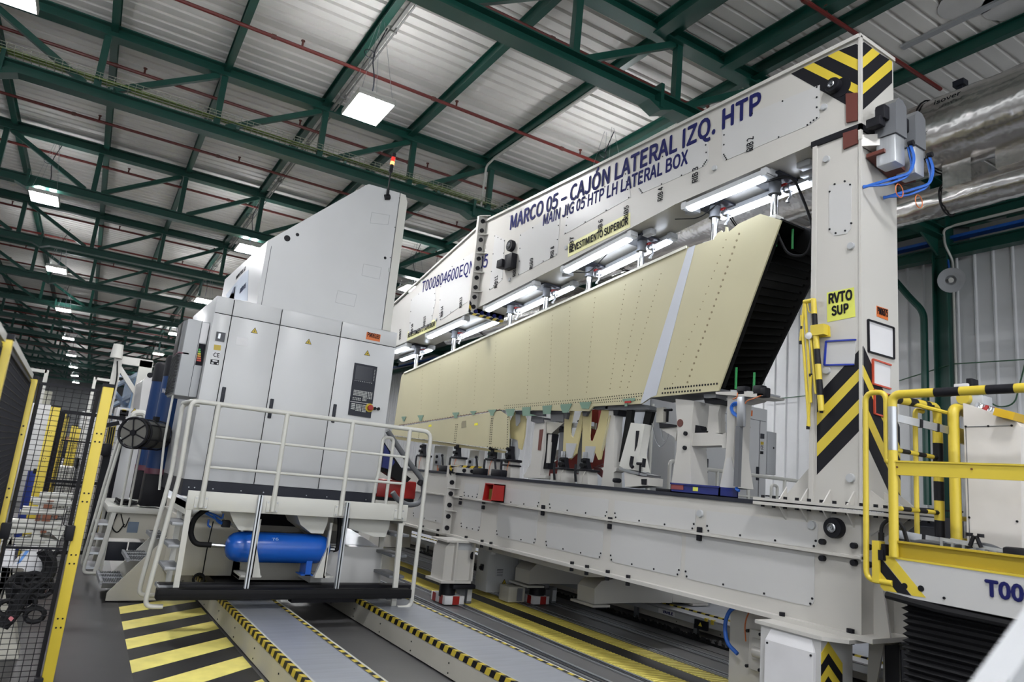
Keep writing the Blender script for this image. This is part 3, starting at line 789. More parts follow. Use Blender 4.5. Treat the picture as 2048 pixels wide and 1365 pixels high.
mb = MB(); mb.disc(ax(1683, 175), NX, .085, 28, .006); mb.build('painted_bearing_shadow', BLACK, jig)  # black disc laid on the beam as the bearing's cast shadow
bearing(ax(1025, 493), .085, jig)
mb = MB(); p = ax(1024, 528); mb.box((4.90, p.y - .13, p.z - .10), (5.0, p.y + .06, p.z + .12), bev=.01); mb.box((4.86, p.y + .06, p.z - .06), (4.98, p.y + .20, p.z + .06), bev=.01); mb.build('black_bracket_block', BLACK, jig)
for q in ((1649, 215), (1430, 337), (1133, 496), (1020, 560), (873, 640)): target(ax(*q), NX, .03)
mb = MB(); mb.plate([ax(*q) for q in ((1694, 189), (1717, 187), (1717, 242), (1695, 247))], NX, .02); mb.plate([ax(*q) for q in ((1688.5, 268), (1717, 259), (1717, 288), (1689, 300))], NX, .02); mb.build('wear_plate', BROWN, jig)
mb = MB(); a, b = ax(1628, 283), ax(1722, 246); mb.box((4.985, JE - .015, 4.745), (5.55, a.y + .02, 4.80)); mb.build('saddle_shim', BLACK, jig)
# --- strip lights and locating rods below the crossbeam
def zbot(y):
    P = bot + [(11.8, 3.94), (15.5, 3.75)]
    for (a, za), (b, zb) in zip(P[:-1], P[1:]):
        if a <= y <= b: return za + (zb - za) * (y - a) / (b - a)
    return 3.8
names = [('front', 5.06, [((1370, 413), (1540, 335)), ((1128, 532), (1268, 467)), ((973, 608), (1075, 567)), ((856, 671), (934, 635)), ((788, 706), (818, 690))]),
         ('rear', 5.46, [((1432, 438), (1597, 362)), ((1190, 548), (1322, 492)), ((1030, 622), (1133, 577)), ((912, 680), (985, 645)), ((802, 718), (855, 700))])]
for nm, X, segs in names:
    for k, (pa, pb) in enumerate(segs):
        ya, yb2 = at(*pa, X=X).y, at(*pb, X=X).y
        ya, yb2 = max(ya, yb2), min(ya, yb2)
        if nm == 'rear': ya, yb2 = ya, ya - min(1.45, ya - yb2 + .2)
        za, zb_ = zbot(ya) - .05, zbot(yb2) - .05
        A, Bv = Vector((X, ya, za)), Vector((X, yb2, zb_))
        t = thing('strip_light', 'glowing white strip light under the crossbeam, %s from the column in the %s row' % (ORD[k], nm), 'strip light', (A + Bv) / 2, 'strip lights under the crossbeam')
        u = (Bv - A).normalized()
        mb = MB(); mb.bar(A - u*.01, Bv + u*.01, .10, .05); mb.bar(A, A + u*.06, .105, .075); mb.bar(Bv - u*.06, Bv, .105, .075); mb.build('lamp_body', GREYCAB, t)
        mb = MB()
        dn = Vector((0, 0, -.035)); pr = [(-.048, .012), (-.048, -.012), (-.03, -.035), (.03, -.035), (.048, -.012), (.048, .012)]
        rings = [[p + Vector((x, 0, z)) + dn*.6 for x, z in pr] for p in (A + u*.07, Bv - u*.07)]
        mb.loft(rings); mb.build('lamp_diffuser', TUBE, t)
rods = [((1545, 350), (1549, 431)), ((1424, 415), (1428, 480)), ((1281, 485), (1281, 541)), ((1175, 540), (1176, 590)), ((1091, 565), (1090, 630)), ((1020, 605), (1018, 657)), ((906, 670), (905, 712)), ((835, 695), (830, 743))]
for k, (pa, pb) in enumerate(rods):
    X = 5.30; b = at(*pb, X=X); y = b.y; zt_ = zbot(y); zb_ = min(b.z, zt_ - .12) - .04
    t = thing('locating_rod', 'chrome locating rod reaching down to the wing panel, %s from the column' % ORD[k], 'locating rod', (X, y, zb_), 'chrome rods under the crossbeam')
    mb = MB(); mb.cyl((X, y, zt_ - .10), (X, y, zb_), .036, seg=16); mb.build('rod', CHROME, t)
    mb = MB(); mb.box((X - .17, y - .17, zt_ - .035), (X + .17, y + .17, zt_ - .015)); mb.build('base_plate', DGREY, t)
    mb = MB(); mb.cyl((X, y, zt_ - .03), (X, y, zt_ - .14), .058, .054, 18); mb.cyl((X, y, zt_ - .14), (X, y, zt_ - .155), .062, seg=18); mb.build('guide_bush', MIDGREY, t)
    mb = MB(); mb.box((X + .03, y - .13, zt_ - .14), (X + .10, y - .06, zt_ - .07), bev=.008); mb.tube([(X + .05, y - .11, zt_ - .1), (X + .05, y - .14, zt_ - .2), (X + .03, y - .12, zt_ - .24)], .012, .03, 8); mb.cyl((X + .03, y - .12, zt_ - .24), (X + .03, y - .12, zt_ - .26), .018, seg=10); mb.build('clamp_lever', STEEL, t)
    mb = MB(); mb.box((X + .02, y - .10, zt_ - .085), (X + .09, y - .05, zt_ - .055), bev=.006); mb.build('release_catch', RED, t)
    mb = MB(); mb.box((X - .06, y - .06, zb_ - .02), (X + .06, y + .10, zb_ + .02), bev=.006); mb.build('foot_bracket', RAILW, t)
mb = MB()
for q in ((1383, 430), (1135, 545), (1296, 476)):
    p = at(*q, X=5.2); z = zbot(p.y); mb.box((5.15, p.y - .09, z - .07), (5.24, p.y + .05, z), bev=.01)
mb.build('junction_boxes', GREYCAB, jig)
mb = MB()
for y, x in ((3.95, 5.12), (3.62, 5.22), (3.7, 5.38)):
    z = zbot(y); mb.box((x - .05, y - .07, z - .06), (x + .05, y + .07, z), bev=.01)
mb.build('socket_boxes', GREYCAB, jig)
mb = MB(); z = zbot(4)
mb.tube([(5.1, 4.2, z - .05), (5.12, 4.0, z - .09), (5.2, 3.75, z - .06), (5.3, 3.7, z - .3), (5.35, 3.62, z - .6), (5.3, 3.66, z - .85), (5.3, 3.85, z - .8), (5.3, 3.95, z - .6), (5.3, 3.98, z - .52)], .013, .12, 6)
for yy in (5.2, 7.0): mb.tube([(5.2, yy, zbot(yy) - .03), (5.25, yy - .3, zbot(yy) - .09), (5.2, yy - .7, zbot(yy - .7) - .03)], .006, .1, 5)
mb.build('hanging_cable', RUBBER, jig)
# --- pneumatic clamps on the near end of the crossbeam
for k, dx in enumerate((0.0, .29)):
    x0 = 5.13 + dx
    t = thing('pneumatic_clamp', ['grey pneumatic clamp on the striped beam end, nearer the corner', 'grey pneumatic clamp on the beam end, farther right one'][k], 'clamp', (x0, JE - .12, 4.6), 'clamps on the beam end')
    mb = MB(); mb.box((x0 - .05, JE - .24, 4.42), (x0 + .09, JE - .08, 4.66), bev=.012); mb.build('air_cylinder', ALU, t)
    mb = MB(); mb.prism([(x0 - .06, JE - .25, 4.66), (x0 + .10, JE - .25, 4.66), (x0 + .10, JE - .25, 4.93), (x0 + .05, JE - .25, 4.97), (x0 - .02, JE - .25, 4.97), (x0 - .06, JE - .25, 4.92)], (0, .17, 0)); mb.build('clamp_head', MIDGREY, t)
    mb = MB(); mb.box((x0 + .10, JE - .2, 4.7), (x0 + .13, JE - .12, 4.9), bev=.005); mb.box((x0 + .10, JE - .22, 4.62), (x0 + .15, JE - .12, 4.74), bev=.005); mb.build('sensor_block', STEEL, t)
    mb = MB(); mb.box((x0 - .13, JE - .2, 4.78), (x0 - .05, JE - .12, 4.90), bev=.01); mb.box((x0 - .16, JE - .18, 4.72), (x0 - .08, JE - .06, 4.80), bev=.01); mb.cyl((x0 + .12, JE - .25, 4.62), (x0 + .12, JE - .29, 4.62), .022, seg=10); mb.build('clamp_jaw', BLACK, t)
    mb = MB(); mb.tube([(x0 + .12, JE - .26, 4.62), (x0 + .15, JE - .28, 4.5), (x0 + .11, JE - .27, 4.36), (x0 - .05, JE - .14, 4.28), (x0 - .13, JE - .02, 4.24)], .012, .05, 6)
    mb.tube([(x0 + .13, JE - .24, 4.6), (x0 + .17, JE - .25, 4.45), (x0 + .1, JE - .25, 4.33), (x0 - .03, JE - .16, 4.25), (x0 - .13, JE - .02, 4.25)], .010, .05, 6); mb.build('air_hose', HBLUE, t)
    mb = MB(); mb.tube([(x0 + .14, JE - .26, 4.64), (x0 + .16, JE - .27, 4.52), (x0 + .13, JE - .26, 4.40)], .005, .05, 5)
    mb.tube([(x0 + .07 + .055*math.cos(i/12*6.28), JE - .2, 4.22 + .055*math.sin(i/12*6.28)) for i in range(13)], .004, seg=5); mb.build('signal_wire', ORANGE, t)
mb = MB(); mb.box((5.01, JE - .16, 4.74), (5.5, JE - .005, 4.99), bev=.01) if False else mb.prism([(5.0, JE - .012, 4.60), (5.1, JE - .14, 4.60), (5.5, JE - .14, 4.60), (5.5, JE - .012, 4.60)], (0, 0, .10)); mb.build('clamp_shelf', WHITE, jig)
mb = MB(); mb.prism([(5.06, JE - .013, 4.52), (5.53, JE - .013, 4.42), (5.53, JE - .16, 4.42), (5.06, JE - .16, 4.52)], (0, 0, .03)); mb.build('clamp_lower_shelf', BROWN, jig)
# --- documents and signs on the column
S = [ax(*q) for q in ((1654, 586), (1708, 575), (1711, 634), (1655, 645))]
mb = MB(); mb.plate(S, NX, .003); st = mb.build('lime_sticker', LIME, jig)
lettering('lettering', 'RVTO', ax(1658, 608), ax(1706, 599), .078, NX, INK, jig, .03, lift=.007); lettering('lettering', 'SUP', ax(1664, 632), ax(1699, 625), .072, NX, INK, jig, .03, lift=.007)
oz = lambda x, y: at(1348 + x/2.923, 450 + y/2.923, Y=JE)
mb = MB(); mb.plate([oz(*q) for q in ((1183, 473), (1250, 495), (1250, 560), (1184, 535))], NY, .003); mb.build('orange_plate', ORANGE, jig)
lettering('lettering', 'PM06075', oz(1187, 521), oz(1247, 540), .058, NY, INK, jig, .01, lift=.006)
def frame(name, label, P, n, mf, w, group=None, back=None, top=True, openr=False):
    c = sum((Vector(p) for p in P), Vector()) / 4
    t = thing(name, label, 'document holder', c, group)
    mb = MB(); mb.plate(P, n, .004); mb.build('sheet', back or PAPER, t)
    mb = MB()
    for i in range(4):
        if openr and i == 1: continue
        a, b = Vector(P[i]), Vector(P[(i+1) % 4]); mb.bar(a + n*.006, b + n*.006, .012, w, n)
    mb.build('border', mf, t); return t
frame('document_holder', 'large black-bordered white document holder on the narrow side of the column', [oz(*q) for q in ((1129, 556), (1278, 604), (1280, 784), (1133, 742))], NY, BLACK, .02)
frame('document_holder', 'red-bordered white document holder below the black-bordered one', [oz(*q) for q in ((1157, 787), (1262, 822), (1260, 960), (1158, 930))], NY, mat('red_border', (.45, .06, .03), .4), .02, openr=True)
frame('document_holder', 'empty red border on the chevrons behind the yellow hoop rail', [oz(*q) for q in ((1165, 965), (1262, 1000), (1250, 1130), (1167, 1105))], NY, MATS['red_border'], .02, back=BLACK, openr=True)
xz = lambda x, y: ax(1348 + x/2.923, 450 + y/2.923)
frame('document_holder', 'blue-bordered empty document holder on the wide face of the column', [xz(*q) for q in ((893, 683), (1066, 673), (1055, 818), (884, 822))], NX, mat('blue_border', (.01, .03, .30), .4), .02, back=PANEL, openr=True)
# --- bogies carrying the base beam
def bogie(y, zb, label_, foot=True, tall=True, x0=4.62, w=.34, side=1, sub=True):
    o_ = jig
    X1 = 5.02
    if tall:
        mb = MB(); mb.prism([(x0, y, .33), (x0, y, .75), (x0 + .07, y, .82), (5.05, y, .82), (5.05, y, .33)], (0, w, 0)); b = mb.build('bogie_leg', WHITE, jig)
        mb = MB(); mb.box((x0 - .02, y - .06, .82), (5.08, y + w + .06, .845)); mb.box((x0 - .05, y - .07, .30), (5.02, y + w + .05, .33)); mb.build('bogie_plates', WHITE, b)
        mb = MB(); mb.box((x0 + .13, y - .06, .33), (x0 + .155, y, .82)); mb.box((x0 + .40, y - .06, .33), (x0 + .425, y, .82)); mb.build('bogie_ribs', WHITE, b)
        mb = MB(); mb.box((x0 + .156, y - .002, .72), (x0 + .40, y, .82)); mb.build('bogie_inset', GREYCAB, b)
        mb = MB(); mb.disc((x0 + .38, y - .06, .66), (.6, -1, 0), .05, 16, .01); mb.cyl((x0 + .18, y + .16, .30), (x0 + .18, y + .16, .10), .11, seg=20); mb.box((x0 + .15, y - .05, .22), (x0 + .50, y + .1, .285), bev=.02); mb.build('wheel_column', BLACK, b)
        foot_block(b, x0 + .08, y + .02)
def foot_block(b, x, y, dx=.30, dy=.40):
    mb = MB(); mb.box((x, y, .015), (x + dx, y + dy, .125), bev=.008); f = mb.build('foot_guard', PAPER, b)
    mb = MB()
    for i in range(2): mb.plate([(x, y + .06 + .2*i, .016), (x, y + .15 + .2*i, .016), (x, y + .15 + .2*i, .124), (x, y + .06 + .2*i, .124)], NX, .003)
    mb.plate([(x + .12, y, .016), (x + .22, y, .016), (x + .22, y, .124), (x + .12, y, .124)], NY, .003); mb.build('red_marking', RED, f)
    mb = MB(); mb.box((x + .36, y + .05, .02), (x + .44, y + .15, .24), bev=.006); mb.box((x + .28, y + .1, .05), (x + .40, y + .2, .2)); mb.build('scanner_unit', MIDGREY, b)
    mb = MB(); mb.box((x + .365, y + .045, .05), (x + .435, y + .05, .2)); mb.build('scanner_face', GREYCAB, b)
bogie(8.5, .3, '')

z5 = lambda x, y: (820 + x/5.1125, 1040 + y/5.1125)
z2 = lambda x, y: (1120 + x/5.12, 1100 + y/5.12)
def arm(conv, pts, Y, w, plate):
    P = [at(*conv(*q), Y=Y) for q in pts]
    mb = MB(); mb.prism(P, (0, w, 0)); b = mb.build('support_arm', WHITE, jig)
    a, c = [at(*conv(*q), Y=Y - .04) for q in plate]
    mb = MB(); mb.box((a.x - .03, Y - .05, a.z - .02), (c.x, Y + w + .06, a.z + .006)); mb.build('arm_plate', WHITE, b)
    mb = MB(); mb.box((a.x, Y - .03, a.z - .035), (c.x - .02, Y + w + .04, a.z - .02)); mb.build('rubber_pad', BLACK, b)
    return b, a
arm1, q1 = arm(z5, [(1215, 662), (1225, 525), (1290, 460), (1420, 440), (1560, 462), (1990, 545), (1830, 600), (1765, 662), (1370, 655)], 8.38, .36, [(1215, 682), (1370, 682)])
mb = MB(); mb.cyl((6.24, 8.6, q1.z - .03), (6.24, 8.6, .1), .11, seg=20); mb.build('wheel_column', BLACK, arm1)
foot_block(arm1, 6.09, 8.46, .28, .36)
mb = MB(); mb.box((5.72, 8.55, .03), (6.0, 8.8, .24), bev=.01); mb.build('sensor_housing', BEIGE, arm1)
mb = MB(); mb.box((5.86, 8.54, .05), (5.95, 8.55, .22)); mb.build('sensor_face', STEEL, arm1)
arm2, q2 = arm(z2, [(350, 560), (355, 400), (425, 325), (560, 300), (715, 322), (1160, 420), (1145, 545), (755, 545), (510, 552)], 7.06, .34, [(350, 575), (508, 570)])
arm3, q3 = arm(z2, [(1150, 540), (1160, 420), (1480, 480), (1510, 500), (1520, 545), (1500, 555)], 7.06, .34, [(1370, 560), (1510, 575)])
mb = MB(); mb.box((5.4, 6.5, .70), (7.2, 16, .84)); mb.build('rear_cross_frame', WHITE, jig)
# far outrigger seen behind the handrail
mb = MB(); mb.prism([(4.65, 11.2, .42), (4.65, 11.2, .7), (4.75, 11.2, .80), (5.4, 11.2, .80), (5.4, 11.2, .42)], (0, .5, 0)); mb.build('bogie_leg', WHITE, jig)
mb = MB(); mb.box((4.72, 11.3, 0), (5.2, 11.9, .40)); mb.build('bogie_foot', PANEL, jig)
# end leg with chevrons below the column
mb = MB(); mb.box((4.74, 3.12, 0), (5.12, 3.62, .815)); leg = mb.build('end_leg', PANEL, jig)
mb = MB(); mb.prism([(4.72, 3.1, .815), (4.72, 3.66, .815), (5.5, 3.66, .815), (5.5, 2.98, .815), (4.85, 2.98, .815)], (0, 0, .025)); mb.build('leg_top_plate', WHITE, leg)
mb = MB(); mb.prism([(4.74, 3.16, .72), (4.715, 3.16, .72), (4.715, 3.16, 0.01), (4.74, 3.16, 0.01)], (0, .40, 0)); mb.prism([(4.715, 3.16, .72), (4.74, 3.19, .80), (4.74, 3.53, .80), (4.715, 3.56, .72)], (.02, 0, 0)); mb.build('leg_cover', PAPER, leg)
mb = MB()
for y, z in ((3.18, .70), (3.54, .70), (3.56, .40), (3.18, .33)): mb.disc((4.714, y, z), NX, .008, 8, .006)
mb.build('cover_bolts', BLACK, leg)
mb = MB()
for i in range(8):
    zt = .80 - .075 * i
    # left facet and right facet of the chevron
    for (xa, ya), (xb, yb), s in (((4.74, 3.118), (4.82, 3.118), 1), ((4.82, 3.118), (4.99, 3.118), -1)):
        za, zb_ = (zt - .07, zt) if s == 1 else (zt, zt - .15)
        za, zb_ = min(za, .81), min(zb_, .81)
        mb.plate([(xa, ya, za - .075), (xb, yb, zb_ - .075), (xb, yb, zb_), (xa, ya, za)], NY, .003, mi=1 - i % 2)
mb.build('chevron_stripes', [BLACK, YELLOW], leg)
mb = MB(); mb.prism([(5.3, 3.1, .81), (5.3, 2.99, .81), (5.22, 3.1, 0)], (.02, 0, 0)); mb.box((5.34, 2.95, 0), (5.44, 3.02, .80)); mb.build('leg_gusset', WHITE, leg)
mb = MB(); mb.plate([(5.24, 2.949, 0.1), (5.42, 2.949, .1), (5.42, 2.949, .55), (5.24, 2.949, .42)], NY, .006); mb.build('yellow_guard', YELLOW, leg)
mb = MB(); mb.plate([(5.24, 2.949, .42), (5.42, 2.949, .55), (5.42, 2.949, .80), (5.24, 2.949, .80)], NY, .007); mb.build('black_guard', BLACK, leg)
mb = MB()
for i in range(7): mb.box((5.46, 2.62 + .06*i, .76), (5.95, 2.63 + .06*i, .79))
for i in range(10): mb.box((5.46 + .05*i, 2.60, .76), (5.465 + .05*i, 3.02, .785))
mb.box((5.45, 2.6, .68), (5.95, 2.62, .79)); mb.build('step_grating', GRATE, leg)
mb = MB(); mb.box((5.30, 3.92, 0.0), (5.33, 4.37, .84)); mp = mb.build('drive_plate', WHITE, jig)
mb = MB(); mb.box((5.22, 3.97, .43), (5.30, 4.08, .60), bev=.01); mb.cyl((5.2, 4.03, .50), (5.2, 3.85, .50), .045, seg=14); mb.box((5.24, 3.99, .34), (5.30, 4.12, .66), bev=.008); mb.build('gear_unit', WHITE, mp)
mb = MB(); mb.cyl((5.2, 3.85, .50), (5.2, 3.72, .50), .06, seg=14); mb.box((5.22, 3.84, .1), (5.26, 3.90, .7)); mb.build('drive_motor', BLACK, mp)
mb = MB(); mb.tube([(5.26, 4.15, .83), (5.22, 4.3, .80), (5.2, 4.35, .66), (5.2, 4.32, .50), (5.2, 4.2, .44)], .018, .1, 8); mb.build('air_hose', HBLUE, mp)
mb = MB(); mb.tube([(5.26, 4.12, .83), (5.24, 4.17, .7), (5.24, 4.15, .55)], .006, .1, 6); mb.build('signal_wire', ORANGE, mp)
mb = MB()
for y in (3.95, 4.0, 4.13):
    for z in (.36, .64): mb.cyl((5.28, y, z), (5.225, y, z), .014, seg=8)
mb.build('drive_bolts', BLACK, mp)
# floor electric box below the beam
t = thing('electric_box', 'light grey electric box with rotary switch and warning triangle under the base beam', 'electric box', (6.1, 9.05, .1))
mb = MB(); mb.box((5.57, 8.92, .10), (6.10, 9.24, .74), bev=.008); mb.build('enclosure', GREYCAB, t)
mb = MB(); mb.box((6.11, 8.92, .10), (6.70, 9.24, .74), bev=.008); mb.build('enclosure_door', GREYCAB, t)
mb = MB(); mb.box((5.54, 9.03, .38), (5.57, 9.10, .47), bev=.01); mb.cyl((5.57, 9.065, .42), (5.52, 9.065, .42), .025, seg=12); mb.build('rotary_switch', BLACK, t)
g = [at(*z5(*q), Y=8.918) for q in ((880, 480), (960, 482), (950, 590), (872, 588))]
mb = MB(); mb.plate(g, NY, .008); v = mb.build('vent_filter', GREYCAB, t)
mb = MB()
for i in range(5):
    a, b = g[0].lerp(g[3], .25 + .15*i), g[1].lerp(g[2], .25 + .15*i); mb.bar(a.lerp(b, .12) + NY*.01, a.lerp(b, .88) + NY*.01, .008, .006)
mb.build('vent_slots', BLACK, v)
def warn(c, n, s, par, up=(0, 0, 1), bolt=True):
    c, n, up = Vector(c), Vector(n).normalized(), Vector(up); r = up.cross(n).normalized()
    if (r.dot(RIGHT) < 0): r = -r
    tri = lambda k: [c - r*s*k*.5 - up*s*k*.289, c + r*s*k*.5 - up*s*k*.289, c + up*s*k*.577]
    mb = MB(); mb.plate(tri(1), n, .002); o = mb.build('warning_sign', INK, par)
    mb = MB(); mb.plate(tri(.80), n, .003); mb.build('sign_face', MUSTARD, o)
    q = [(.06, .36), (-.10, .02), (-.01, .02), (-.04, -.18), (.11, .10), (.02, .10)]
    mb = MB(); mb.plate([c + r*s*a*.9 + up*s*(b*.75 - .03) for a, b in q], n, .004); mb.build('lightning_mark', INK, o)
    return o
warn(at(*z5(962, 655), Y=8.918), NY, .115, t)
mb = MB(); mb.plate([at(*z5(*q), Y=8.918) for q in ((832, 332), (873, 330), (873, 357), (830, 357))], NY, .003); mb.build('paper_label', PAPER, t)
# ================================================================ track covers, rails and floor strips
def track(x0, x1, lab, y0=-1.5, y1=60, tape_r=True):
    t = thing('track_cover', lab, 'track cover', ((x0 + x1)/2, 3, 0), 'track covers')
    mb = MB(); mb.box((x0, y0, .02), (x1, y1, .235)); mb.build('side_panel', BEIGE, t)
    mb = MB(); mb.box((x0 + .05, y0, .2355), (x1 - .05, y1, .248)); mb.build('top_sheet', ALUF, t)
    mb = MB(); mb.box((x0 - .004, y0, .235), (x0 + .05, y1, .25)); mb.box((x1 - .05, y0, .235), (x1 + .004, y1, .25)); mb.build('edge_lip', RAILW, t)
    for side in (1, -1):
        if side < 0 and not tape_r: continue
        mb = MB(); y = y0; i = 0
        while y < 16:
            if side > 0:
                x = x0 - .007
                mb.face([(x, y + .03, .20), (x, y + .10, .20), (x, y + .07, .253), (x, y, .253)], i % 2)
                mb.face([(x, y, .253), (x + .036, y - .02, .253), (x + .036, y + .05, .253), (x, y + .07, .253)], i % 2)
            else:
                x = x1 - .055
                mb.face([(x, y, .253), (x + .035, y, .253), (x + .035, y + .07, .253), (x, y + .07, .253)], i % 2)
            y += .07; i += 1
        bmesh.ops.remove_doubles(mb.bm, verts=mb.bm.verts, dist=.0005)
        mb.build('hazard_tape', [BLACK, YELLOW], t, smooth=False)
    mb = MB()
    for k in range(14): 
        mb.disc((x0 - .001, .3 + .75*k, .13), NX, .007, 8, .004); mb.disc((x0 - .001, .3 + .75*k, .05), NX, .007, 8, .004)
    mb.build('panel_screws', BLACK, t)
    return t
track(1.73, 2.26, 'left raised metal track cover beside the yellow striped floor')
track(3.17, 3.79, 'middle raised metal track cover between the drilling machine and the jig rails')
t3 = track(7.47, 8.6, 'right raised track cover beyond the jig, carrying the conductor rail', 3.4, 40)
mb = MB(); mb.box((7.24, 3.4, .14), (7.30, 30, .215)); mb.box((7.24, 3.4, .22), (7.47, 30, .235)); mb.build('conductor_rail', GREYCAB, t3)
mb = MB()
for k in range(12): mb.box((7.26, 5.4 + 1.1*k, .0), (7.30, 5.46 + 1.1*k, .15))
mb.build('rail_stand', MIDGREY, t3)
a, b = at(1120 + 1020/5.12, 1100 + 628/5.12, X=7.238), at(1120 + 1160/5.12, 1100 + 660/5.12, X=7.238)
mb = MB(); mb.plate([(7.239, a.y + .02, .150), (7.239, b.y - .02, .150), (7.239, b.y - .02, .208), (7.239, a.y + .02, .208)], NX, .002); lb = mb.build('name_label', PAPER, t3)
lettering('lettering', 'VAHLE', (7.239, a.y - .06, .163), (7.239, b.y, .163), .035, NX, NAVY, t3, .03, lift=.005)
p = at(1120 + 1455/5.12, 1100 + 735/5.12, X=7.23)
mb = MB(); mb.box((7.20, p.y - .10, .10), (7.238, p.y + .10, .21)); mb.build('black_sign', BLACK, t3)
mb = MB(); mb.plate([(7.199, p.y - .03, .14), (7.199, p.y + .03, .14), (7.199, p.y, .185)], NX, .002); mb.build('yellow_triangle', YELLOW, t3)
mb = MB()
for dy in (-.06, -.16): mb.box((7.225, p.y + dy - .02, .19), (7.27, p.y + dy + .02, .245))
mb.build('yellow_tape', YELLOW, t3)
# floor rails
def frail(x, w, lab):
    t = thing('floor_rail', lab, 'floor rail', (x, 5, 0), 'steel rails let into the floor')
    mb = MB(); mb.box((x - w/2, -1, 0.001), (x + w/2, 45, .012)); mb.build('rail_plate', STEEL, t)
    mb = MB(); mb.box((x - w*.28, -1, .010), (x - w*.12, 45, .014)); mb.box((x + w*.16, -1, .010), (x + w*.26, 45, .014)); mb.build('rail_groove', DGREY, t)
    mb = MB(); mb.box((x - w*.42, -1, .010), (x - w*.34, 45, .018)); mb.box((x + w*.34, -1, .010), (x + w*.42, 45, .018)); mb.build('rail_edge', ALU, t)
frail(4.53, .17, 'steel floor rail nearest the middle track cover')
frail(4.96, .13, 'steel floor rail left of the first yellow strip')
frail(6.00, .15, 'steel floor rail right of the second yellow strip')
frail(6.49, .13, 'steel floor rail out on the grey floor beyond the yellow strips')
for x0, x1, lab in ((5.07, 5.40, 'ribbed yellow floor strip nearer the camera'), (5.67, 5.91, 'ribbed yellow floor strip farther from the camera')):
    t = thing('floor_strip', lab, 'floor strip', ((x0 + x1)/2, 5, 0), 'ribbed yellow floor strips')
    mb = MB(); mb.box((x0, -1, .0), (x1, 45, .008)); mb.build('strip_base', PYELL, t)
    mb = MB(); y = 2.5
    while y < 16: mb.box((x0, y, .007), (x1, y + .018, .012)); y += .05
    mb.build('strip_ribs', mat('floor_yellow_rib', (.50, .41, .08), .55), t)
coat('trim_8', [(5.40, -1), (5.67, -1), (5.67, 45), (5.40, 45)], HATCHK, .003)
rnd = random.Random(3); mb = MB(); y = 3.0
mb.box((7.0, 2.5, 0.001), (7.06, 30, .03))
while y < 14:
    mb.prism([(7.0, y, .03), (7.05, y + .01, .03), (7.03 + rnd.uniform(-.04, .04), y + .03, .05 + rnd.uniform(0, .03))], (0, .035, 0)); y += .035
tag(mb.build('sealing_brush', RUBBER), 'ragged black sealing brush along the floor channel', 'brush')
coat('trim_9', [(7.06, 2.5), (7.27, 2.5), (7.27, 40), (7.06, 40)], CONC, .002)
mb = MB(); mb.box((6.74, 2.5, 0), (6.75, 40, .004)); struct('trim_10', mb, HATCHK)
# ================================================================ wing box held in the jig
WX = 5.2
wing = thing('wing_box', 'long cream primed aircraft tail wing box hanging upright in the jig', 'wing box', (5.3, 8, 2.0))
wp = lambda q, X=WX: at(*q, X=X)
skin = [(809, 746), (1374, 493.5), (1380, 495), (1427, 479), (1434, 467), (1443, 461), (1444, 465.5), (1450, 463), (1451, 454), (1454, 454), (1455.5, 465.5), (1476.7, 448), (1520.6, 428), (1562.4, 440.6), (1437, 782), (1302, 795.5), (1283, 808), (1187, 813), (1178, 823), (1000, 820), (788, 853), (797, 790), (803, 752)]
mb = MB(); mb.prism([wp(q) for q in skin], (.018, 0, 0)); sk = mb.build('front_skin', CREAM, wing)
mb = MB(); a, b = wp((809, 747)), wp((1374, 494.5)); mb.bar(a + NX*.006, b + NX*.006, .02, .03); mb.build('upper_edge_strip', mat('pale_edge', (.62, .60, .52), .5), sk)
mb = MB(); mb.plate([wp(q) for q in ((1376, 497), (1391, 490.5), (1313, 791), (1301, 796), (1285, 807), (1281, 808))], NX, .003); mb.build('silver_strip', SILVER, sk)
# rivet lines
mb = MB()
def rivets(pa, pb, n, r=.007, X=WX):
    a, b = wp(pa, X), wp(pb, X)
    for i in range(n): mb.disc(a.lerp(b, i / (n - 1)) - Vector((.001, 0, 0)), NX, r, 6, .002)
rivets((1478, 468), (1375, 765), 24, .012)
for (x0, y0), (x1, y1), n in (((1452, 480), (1345, 768), 20), ((1322, 548), (1255, 775), 22), ((1251, 570), (1220, 778), 22), ((1190, 596), (1173, 785), 20), ((1105, 632), (1098, 790), 20), ((1060, 655), (1054, 797), 18), ((992, 685), (987, 803), 16), ((918, 715), (912, 815), 14), ((954, 700), (948, 808), 14), ((845, 742), (842, 825), 12), ((880, 730), (876, 820), 12), ((1140, 615), (1135, 790), 20), ((1285, 560), (1240, 775), 20)):
    rivets((x0, y0), (x1, y1), n, .0065)
mb.build('rivet_lines', mat('rivet_brown', (.20, .16, .09), .5), sk)
mb = MB()
rivets((1298, 786), (1180, 798), 26, .007); rivets((1180, 798), (1010, 812), 40, .006); rivets((1298, 791), (1182, 803), 26, .007); rivets((1182, 803), (1010, 817), 40, .006)
rivets((1330, 778), (1434, 768), 20, .011); rivets((1325, 787), (1400, 781), 14, .011); rivets((1180, 807), (1280, 800), 24, .006)
rivets((1000, 819), (800, 850), 40, .006)
mb.build('rivet_lines', INK, sk)
mb = MB(); a, b = wp((788, 853)), wp((1000, 820)); mb.bar(a + NX*.001, b + NX*.001, .006, .008); mb.build('skin_seam', BROWN, sk)
